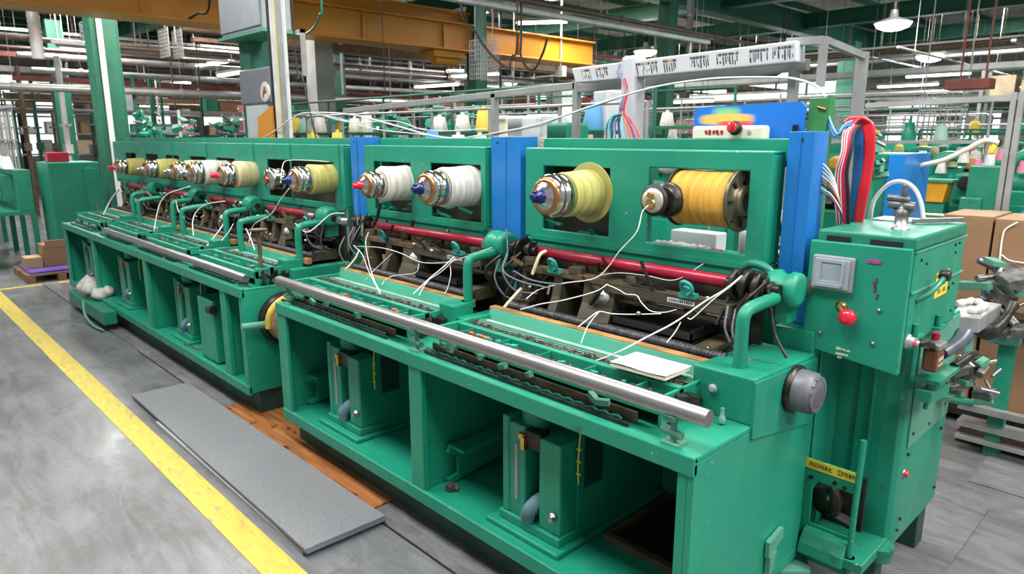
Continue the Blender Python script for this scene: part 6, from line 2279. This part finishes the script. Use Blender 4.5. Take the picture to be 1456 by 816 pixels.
# ================================================================== BACKGROUND MACHINES (rows behind)
def back_machine(x, y, kind, label, group):
    t = empty('yarn_machine', (x, y, 0), label, 'machine', group)
    m = MB()
    m.box(x, x + 2.2, y, y + 0.75, 0.12, 0.85)
    m.box(x + 0.05, x + 2.15, y + 0.06, y + 0.7, 0, 0.12)
    m.build('base', GREEN, t, bevel=0.01)
    m = MB()
    m.plate_holes(x, x + 2.2, 1.15, 1.66, y + 0.55, y + 0.60, [(x + .2 + .5 * k, x + .5 + .5 * k, 1.28, 1.55) for k in range(4)])
    for k in (0, 1.1, 2.12):
        m.box(x + k, x + k + 0.08, y + 0.60, y + 0.68, 0.85, 1.7)
    m.build('creel_panel', GREEN, t)
    m = MB()
    for k in range(4):
        m.lathe((x + .35 + .5 * k, y + 0.40, 1.42), (0, 1, 0), [(0, 0.05), (0.02, 0.09), (0.12, 0.10), (0.3, 0.10)], 16)
    build_split(m, 'spool', [YW, YC, YO][kind % 3], t)
    m = MB()
    m.tube([(x + 0.6, y + 0.3, 0.85), (x + 0.6, y + 0.3, 1.1), (x + 0.65, y + 0.4, 1.2), (x + 0.8, y + 0.5, 1.2)], 0.04, 8)
    m.tube([(x + 1.6, y + 0.3, 0.85), (x + 1.6, y + 0.3, 1.1), (x + 1.65, y + 0.4, 1.2), (x + 1.8, y + 0.5, 1.2)], 0.04, 8)
    m.cyl((x, y + 0.45, 1.1), (x + 2.2, y + 0.45, 1.1), 0.03, 10)
    build_split(m, 'bent_arm', GREEN_PALE, t)
    m = MB()
    for k in range(10):
        m.obox((x + 0.15 + k * .21, y + 0.3, 0.92), (0.12, 0.2, 0.12), (0.2, 0.1 * k, 0.3 * k))
    build_split(m, 'small_part', GUN, t)
    m = MB()
    for k in range(6):
        m.cyl((x + 0.1 + k * .4, y + 0.65, 1.66), (x + 0.1 + k * .4, y + 0.65, 2.1 + 0.05 * (k % 3)), 0.012, 6)
    m.cyl((x, y + 0.65, 2.08), (x + 2.2, y + 0.65, 2.08), 0.014, 6)
    m.cyl((x, y + 0.65, 1.85), (x + 2.2, y + 0.65, 1.85), 0.010, 6)
    m.build('yarn_rack', PIPEG, t)
    return t


protos = [back_machine(-6.0, 4.6, k, 'green yarn machine in the rows behind, its spools %s' % n, 'background machines with %s spools' % n) for k, n in enumerate(('white', 'cream', 'golden'))]
rr = random.Random(77)
first = [True] * 3
i = 0
for row, y in enumerate((4.6, 6.6, 8.8, 11.4, 14.2, 17.5)):
    x = -15.5 + row * 0.5 if row else -13.2
    xe = -2.6 if row == 0 else (1.5 + row * 0.6)
    while x < xe:
        k = rr.randrange(3)
        clear = all(not (x - 0.4 < c_[0] < x + 2.6 and y - 0.4 < c_[1] < y + 1.1) for c_ in COLS)
        if clear and not (row < 3 and x > -5.4):
            if first[k]:
                protos[k].location = (x, y, 0)
                first[k] = False
            else:
                copy_tree(protos[k], (x, y, 0))
        x += 2.75 + rr.random() * 0.7

# yarn cones, bottles and small coloured goods standing on the racks behind the creel
cone = MB()
cone.lathe((0, 0, 0), (0, 0, 1), [(0, 0.085), (0.01, 0.09), (0.16, 0.06), (0.165, 0.02), (0.19, 0.02)], 16)
kinds = []
for nm, mm in (('white', YW), ('pale green', mat('pale_green_yarn', (0.30, 0.50, 0.40), 0.8)), ('pink', mat('pink_yarn', (0.62, 0.18, 0.26), 0.8)), ('sky blue', mat('blue_yarn', (0.10, 0.30, 0.55), 0.8)),
               ('yellow', mat('yellow_yarn', (0.75, 0.55, 0.08), 0.8)), ('dark green', GREEN), ('black', BLACK)):
    o = cone.build('yarn_cone', mm)
    tag(o, '%s yarn cone standing in the racks behind the machines' % nm, 'yarn cone', '%s yarn cones in the back racks' % nm)
    kinds.append(o)
CONEN = ['white', 'pale green', 'pink', 'sky blue', 'yellow', 'dark green', 'black']
used = [False] * len(kinds)
rr = random.Random(99)
ROWS = ('nearest', 'second', 'third', 'fourth', 'fifth', 'sixth', 'low rear', 'low front')
for row, (y, z, x0_, x1_) in enumerate(((3.78, 1.62, -7.1, -2.9), (4.15, 1.80, -9.4, -3.1), (5.65, 1.66, -13, -3.5), (6.15, 1.86, -13, -3.6), (7.75, 1.72, -14, -1.9), (9.85, 1.80, -15, 0.5), (10.3, 1.55, -3.5, 1), (8.85, 1.48, -2.4, 0.2))):
    x = x0_
    while x < x1_:
        k = rr.choice((0, 0, 0, 1, 2, 3, 4, 5, 5, 6, 0))
        if rr.random() < 0.62:
            if not used[k]:
                o = kinds[k]
                used[k] = True
            else:
                o = kinds[k].copy()
                COL.objects.link(o)
            o['label'] = '%s yarn cone on the %s long shelf behind the machines' % (CONEN[k], ROWS[row])
            o.location = (x, y, z)
            ks = 0.72 if row > 3 else 0.85
            o.scale = (ks, ks, ks * rr.uniform(0.8, 1.5))
        x += rr.uniform(0.22, 0.42)
for row, (y, z, x0_, x1_, lb) in enumerate(((3.78, 1.62, -7.2, -2.7, 'nearest'), (4.15, 1.80, -9.6, -2.9, 'second'), (5.65, 1.66, -13.2, -3.3, 'third'), (6.15, 1.86, -13.2, -3.4, 'fourth'),
                                            (7.75, 1.72, -14.2, -1.7, 'fifth'), (9.85, 1.80, -15.2, 0.7, 'sixth'), (10.3, 1.55, -3.7, 1.2, 'low rear'), (8.85, 1.48, -2.6, 0.4, 'low front'))):
    m = MB()
    m.box(x0_, x1_, y - 0.1, y + 0.1, z - 0.03, z)
    x = x0_
    while x < x1_ + 0.1:
        m.cyl((x, y, 0), (x, y, z + 0.35), 0.014, 6)
        x += (x1_ - x0_) / 6
    m.cyl((x0_, y, z + 0.35), (x1_, y, z + 0.35), 0.012, 6)
    tag(m.build('yarn_shelf', GREEN_DEEP if row % 2 else PIPEG), '%s long shelf of yarn cones behind the machines' % lb, 'shelf')

# machine heads of the next row, poking above the creel panels
for k, (px_, py_, sc, lb) in enumerate(((212, 178, 1.3, 'green cast machine head above the far creel, leftmost'), (262, 190, 1.2, 'green cast machine head above the far creel, second from the left end'),
                                        (325, 190, 1.2, 'green cast machine head just left of the meter box'), (500, 190, 1.2, 'green cast machine head behind the left blue column'),
                                        (560, 186, 1.3, 'green cast machine head behind the middle panel, left part'), (625, 186, 1.3, 'green cast machine head behind the middle panel, centre'),
                                        (676, 178, 1.0, 'green cast machine head with a raised arm behind the middle panel'), (1068, 205, 0.8, 'green cast machine head behind the blue board'),
                                        (1230, 220, 0.8, 'green cast machine head right of the red cables'))):
    c = onY(px_, py_, 4.4 if px_ > 480 else 3.72)
    t = mech_head('machine_head', c.x, c.y, c.z, 40 + k, lb, sc * 1.25)
    for ch in t.children:
        if ch.name.startswith('casting'):
            ch.data.materials[0] = GREEN
    MB().box(c.x - 0.05, c.x + 0.05, c.y - 0.05, c.y + 0.05, 0, c.z - 0.05).build('pedestal', GREEN_OLD, t)
for (x0_, y0_, x1_, y1_, Yv, mm, lb, nm) in ((720, 165, 742, 205, 3.6, WHITEP, 'white bag behind the blue column', 'white_bag'), (745, 163, 775, 203, 3.8, WHITEP, 'white paper sack right of the blue column', 'white_bag'),
                                        (776, 175, 805, 200, 3.7, GREEN_OLD, 'dark green box behind the near panel', 'green_box'), (700, 165, 720, 200, 3.9, CREAM, 'cream box behind the middle panel end', 'cream_box'),
                                        (843, 128, 862, 195, 4.2, WHITEP, 'white hanging sack left of the wrapped post', 'white_bag')):
    a, b = onY(x0_, y0_, Yv), onY(x1_, y1_, Yv)
    o = MB().box(a.x, b.x, Yv, Yv + 0.25, b.z - 0.8, a.z).build(nm, mm, bevel=0.02)
    tag(o, lb, nm.split('_')[-1])

# ================================================================== CARDBOARD BOXES AND MACHINES AT THE RIGHT
def carton(x0_, x1_, y0_, y1_, z0_, z1_, label, mm=CARD, open_=False, group=None):
    if y0_ < 4.5:      # the front stack stands 1 m farther back
        f = 1.26
        x0_, x1_, z0_, z1_ = x0_ * f, x1_ * f, 1.75 - (1.75 - z0_) * f, 1.75 - (1.75 - z1_) * f
        y0_, y1_ = y0_ + 1.0, y0_ + 1.45
    t = empty('cardboard_box', ((x0_ + x1_) / 2, y0_, z0_), label, 'box', group)
    MB().box(x0_, x1_, y0_, y1_, z0_, z1_).build('body', mm, t, bevel=0.004)
    m = MB()
    m.box(x0_, x0_ + (x1_ - x0_) * .49, y0_, y1_, z1_, z1_ + 0.006)
    m.box(x0_ + (x1_ - x0_) * .51, x1_, y0_, y1_, z1_ + 0.001, z1_ + 0.008)
    m.build('flaps', CARD2, t)
    return t


carton(-0.98, -0.775, 3.85, 4.3, 0.86, 1.38, 'tall brown cardboard box standing right of the cabinet, top one of its stack')
carton(-0.765, -0.35, 3.85, 4.35, 0.90, 1.375, 'wide brown cardboard box at the right edge, tied with white string')
carton(-1.0, -0.78, 3.87, 4.3, 0.44, 0.66, 'narrow brown box below the tall one, behind the steel bracket')
carton(-1.0, -0.775, 3.87, 4.3, 0.665, 0.83, 'flat brown box just above the narrow one')
carton(-0.76, -0.36, 3.87, 4.35, 0.44, 0.87, 'square brown box under the string tied one')
# stand for them
t = empty('cart', (-0.7, 4.1, 0), 'low dark cart under the cardboard boxes', 'cart')
MB().box(-1.29, -0.40, 4.84, 5.32, 0.05, 0.095).build('deck', GUN, t)
MB().box(-1.29, -0.40, 4.84, 5.32, 0.597, 0.612).build('upper_deck', GUN, t)
m = MB()
for x in (-1.30, -0.41):
    for y in (4.86, 5.30):
        m.box(x, x + 0.02, y - 0.02, y + 0.01, 0, 0.61)
build_split(m, 'leg', GUN, t)
cable('white_string', C((1447, 316, ), (1430, 326), (1425, 340), (1422, 365), (1419, 395), 4.835), 0.005, THREAD, 'white string running down the wide brown box', 'string')
cable('white_string', C((1424, 362), (1435, 370), (1456, 374), 4.835), 0.004, THREAD, 'white string tied across the wide brown box', 'string')
k = 0
for (x0_, y0_, w_, zt, mm, lb) in ((-1.75, 5.75, 0.50, 1.17, CARD2, 'open pale carton behind the cabinet, left of the others'), (-1.22, 5.65, 0.42, 1.24, CARD, 'brown carton seen just over the cabinet top'),
                               (-0.78, 5.75, 0.48, 1.26, CARD2, 'pale carton behind the tall brown box'), (-0.28, 5.75, 0.5, 1.28, CARD, 'brown carton farthest right behind the tied box'),
                               (-1.95, 6.35, 0.6, 1.16, CARD, 'brown carton in the back row, left end'), (-1.3, 6.35, 0.55, 1.22, CARD2, 'pale carton in the middle of the back row'),
                               (-0.72, 6.35, 0.6, 1.24, CARD, 'brown carton at the right of the back row'), (-0.1, 6.35, 0.6, 1.22, CARD2, 'pale carton at the far right of the back row')):
    f = 1.17
    carton(x0_ * f, (x0_ + w_) * f - 0.02, y0_, y0_ + 0.45, 0.0, 1.75 - (1.75 - zt) * f, lb, mm)
cable('long_tube', [V(-1.9, 5.72, 1.19), V(-1.1, 5.73, 1.20), V(0.2, 5.75, 1.22)], 0.012, CREAM, 'cream rod lying across the cartons', 'rod')
tag(MB().lathe((-0.98, 5.85, 1.21), (0, 0, 1), [(0, 0.05), (0.03, 0.045), (0.07, 0.015)], 9).build('blue_bag', BLUE), 'small blue bag on top of the cartons', 'bag')
tag(MB().tube([V(-0.88, 5.85, 1.21), V(-0.80, 5.83, 1.23), V(-0.68, 5.87, 1.21), V(-0.60, 5.85, 1.22)], [0.015, 0.03, 0.02, 0.03, 0.02, 0.03, 0.02, 0.03, 0.02, 0.03, 0.02, 0.03, 0.02, 0.03, 0.02, 0.03, 0.02, 0.015, 0.01], 8).build('blue_bag', mat('pale_blue_film', (0.16, 0.30, 0.50), 0.3)), 'pale blue plastic film on the cartons, right of the blue bag', 'film')
# bench machines at the right
def bench_machine(x, y, z, seed, label):
    r_ = random.Random(seed)
    t = empty('bench_machine', (x, y, 0), label, 'machine')
    MB().box(x - 0.26, x + 0.26, y, y + 0.4, 0, z - 0.18).build('cabinet', GREEN, t, bevel=0.01)
    m = MB()
    m.lathe((x - 0.25, y + 0.2, z), (1, 0, 0), [(0, 0.06), (0.03, 0.10), (0.3, 0.10), (0.33, 0.06)], 16)
    m.box(x - 0.30, x + 0.2, y + 0.1, y + 0.3, z - 0.2, z - 0.06)
    m.tube([(x - 0.1, y + 0.2, z), (x - 0.12, y + 0.15, z + 0.15), (x - 0.02, y + 0.15, z + 0.25), (x + 0.15, y + 0.15, z + 0.24)], 0.05, 10)
    m.box(x + 0.1, x + 0.42, y + 0.05, y + 0.35, z - 0.15, z + 0.1)
    m.build('head', GREEN, t, bevel=0.015)
    MB().lathe((x + 0.44, y + 0.2, z), (1, 0, 0), [(0, 0.11), (0.03, 0.11)], 20).cyl((x + 0.2, y - 0.02, z + 0.02), (x + 0.2, y + 0.05, z + 0.02), 0.06, 14).build('hand_wheel', GUN, t)
    m = MB()
    for k in range(5):
        q = V(x - 0.35 + 0.17 * k, y + 0.05, z + 0.1 + 0.1 * (k % 2))
        m.lathe(q, (0, 0, 1), [(0, 0.05), (0.1, 0.03)], 10)
    build_split(m, 'bobbin', [YW, YO, mat('pink_yarn', (0.62, 0.18, 0.26)), YC][seed % 4], t)
    return t


for i, (px_, py_, Yv, lb) in enumerate(((1335, 262, 7.3, 'green bench machine behind the cartons, left of the grey post'), (1405, 270, 8.1, 'green bench machine just left of the double grey post'),
                                         (1452, 262, 7.3, 'green bench machine at the right edge behind the post'), (1298, 250, 8.0, 'green bench machine by the amber tray'),
                                         (1362, 235, 9.0, 'farther green bench machine under the wire grid'), (1432, 238, 9.9, 'farther green bench machine at the right'))):
    c = onY(px_, py_, Yv)
    bench_machine(c.x, Yv, c.z, i, lb)
a, b = onY(1242, 218, 4.9), onY(1282, 285, 4.9)
t = empty('green_cabinet', (a.x, 4.9, 0), 'dark green cabinet with a blue side, seen right of the red cables', 'cabinet')
MB().box(a.x - 0.05, b.x - 0.1, 4.9, 5.4, 0, a.z).build('body', GREEN_OLD, t, bevel=0.008)
MB().box(b.x - 0.1, b.x, 4.88, 5.4, 0, a.z).build('blue_side', BLUE, t, bevel=0.008)
MB().box(a.x + 0.0, a.x + 0.09, 4.885, 4.9, a.z - 0.12, a.z - 0.10).build('handle', BLACK, t)
a, b = onY(1312, 258, 6.9), onY(1345, 288, 6.9)
t = empty('amber_tray', (a.x, 5.9, 1.3), 'amber plastic tray with a green rim behind the cartons', 'tray')
m = MB().prism([(a.x, a.z), (b.x, a.z), (b.x - 0.03, b.z), (a.x + 0.03, b.z)], 1, 6.9, 7.1)
m.build('tray', mat('amber_plastic', (0.55, 0.27, 0.02), 0.3, var=0.2), t)
MB().box(a.x - 0.03, b.x + 0.03, 6.88, 7.12, a.z, a.z + 0.02).build('rim', GREEN, t)
MB().box(a.x + .02, b.x - .02, 6.92, 7.08, 0, b.z).build('stand', GREEN_OLD, t)
c = onY(1408, 225, 7.0)
tag(MB().lathe((c.x, 7.0, c.z - 0.06), (0, 0, 1), [(0, 0.04), (0.08, 0.035), (0.10, 0.015)], 12).build('spray_bottle', WHITEP), 'white bottle on the bench machine with a yellow cap', 'bottle')
tag(MB().lathe((c.x, 6.99, c.z + 0.045), (0.3, 0, 1), [(0, 0.025), (0.05, 0.03), (0.08, 0.008)], 12).build('bottle_cap', YELS), 'yellow spout on the white bottle', 'cap')
tag(MB().box(c.x - 0.12, c.x + 0.12, 6.9, 7.12, 0, c.z - 0.062).build('side_table', GREEN_OLD, bevel=0.01), 'small green side table under the white bottle', 'table')
c = onY(1385, 270, 6.95)
tag(MB().box(c.x - 0.08, c.x + 0.08, 6.87, 7.03, 0, c.z - 0.062).build('side_table', GREEN_OLD, bevel=0.01), 'small green side table under the red cup', 'table')
tag(MB().lathe((c.x, 6.95, c.z - 0.06), (0, 0, 1), [(0, 0.03), (0.05, 0.05), (0.1, 0.02)], 10).build('red_cup', REDP), 'small red cup among the bench machines', 'cup')
cable('cream_hose', C((1232, 262), (1290, 240), (1340, 228), (1375, 212), (1400, 200), (1420, 203), 5.2), 0.016, CREAM, 'cream hose curving across the bench machines', 'hose')
c = onY(1360, 120, 7.5)
tag(MB().box(c.x - 0.1, c.x + 0.26, 7.5, 7.7, c.z - 0.045, c.z + 0.045).cyl((c.x, 7.6, c.z), (c.x, 7.6, ZC), 0.01, 6).cyl((c.x + 0.2, 7.6, c.z), (c.x + 0.2, 7.6, ZC), 0.01, 6).build('red_machine_head', PIPER, bevel=0.02), 'red oxide housing hanging overhead at the right', 'housing')

# goods boxes on storage racks at the back of the hall
GOODS = [('beige', mat('beige_goods', (0.50, 0.40, 0.26), 0.7, var=0.2)), ('brown', CARD), ('grey', mat('grey_goods', (0.30, 0.30, 0.31), 0.6, var=0.2)), ('white', mat('white_goods', (0.66, 0.66, 0.64), 0.6)),
         ('blue', mat('blue_goods', (0.06, 0.16, 0.36), 0.5)), ('rust red', mat('red_goods', (0.36, 0.07, 0.05), 0.6)), ('green', GREEN_OLD)]
rr = random.Random(21)
for ri, (x0_, x1_, y, lb) in enumerate(((-15.5, -8.5, 10.6, 'nearest grey storage rack at the back of the hall'), (-20, -9, 13.1, 'second grey storage rack at the back of the hall'), (-3.0, 1.4, 12.9, 'grey storage rack at the back right of the hall'),
                                        (-22, -10, 16.0, 'third grey storage rack at the back of the hall'), (-4.0, 2.5, 16.0, 'farthest grey storage rack at the right'))):
    t = empty('storage_rack', ((x0_ + x1_) / 2, y, 0), lb, 'rack')
    m = MB()
    x = x0_
    while x <= x1_ + 0.01:
        for dy in (0, 0.4):
            m.box(x - 0.025, x + 0.025, y + dy, y + dy + 0.04, 0, 2.75)
        x += (x1_ - x0_) / 5
    build_split(m, 'post', PIPEG, t)
    m = MB()
    for z in (1.35, 1.85, 2.35):
        m.box(x0_, x1_, y - 0.02, y + 0.45, z - 0.035, z)
    build_split(m, 'shelf_board', GREEN_DEEP, t)
    for z in (1.35, 1.85, 2.35):
        x = x0_ + 0.1
        while x < x1_ - 0.5:
            wd = rr.uniform(0.22, 0.5)
            if rr.random() < 0.72:
                nm, mm_ = rr.choice(GOODS)
                o = MB().box(x, x + wd, y + 0.05, y + 0.38, z + 0.001, z + rr.uniform(0.14, 0.36)).build('goods_box', mm_)
                tag(o, '%s goods box on the %s board of the %s' % (nm, {1.35: 'low', 1.85: 'middle', 2.35: 'top'}[z], ('nearest back rack', 'second back rack', 'back right rack', 'third back rack', 'farthest right rack')[ri]), 'box', '%s goods boxes on the racks' % nm)
            x += wd + rr.uniform(0.02, 0.2)

# look-alike labels get their place by distance, except for the very numerous goods
ORD = ['nearest', 'second nearest', 'third nearest', 'fourth nearest', 'fifth nearest', 'sixth nearest', 'seventh nearest', 'eighth nearest', 'ninth nearest', 'tenth nearest',
       'eleventh nearest', 'twelfth nearest', 'thirteenth nearest', 'fourteenth nearest', 'fifteenth nearest', 'sixteenth nearest', 'seventeenth nearest', 'eighteenth nearest']
bpy.context.view_layer.update()
same = {}
for o in COL.objects:
    if o.parent is None and 'label' in o and o.get('kind') != 'structure':
        same.setdefault(o['label'], []).append(o)


def far_of(o):
    if o.type == 'MESH':
        c = sum((Vector(b) for b in o.bound_box), Vector()) / 8
        return (o.matrix_world @ c - CAM).length
    return (o.matrix_world.translation - CAM).length


for lb, os_ in same.items():
    if 1 < len(os_) <= len(ORD):
        for k, o in enumerate(sorted(os_, key=far_of)):
            o['label'] = '%s, %s' % (lb, ORD[k])

for o in bpy.data.objects:
    if '_w' in o:
        del o['_w']
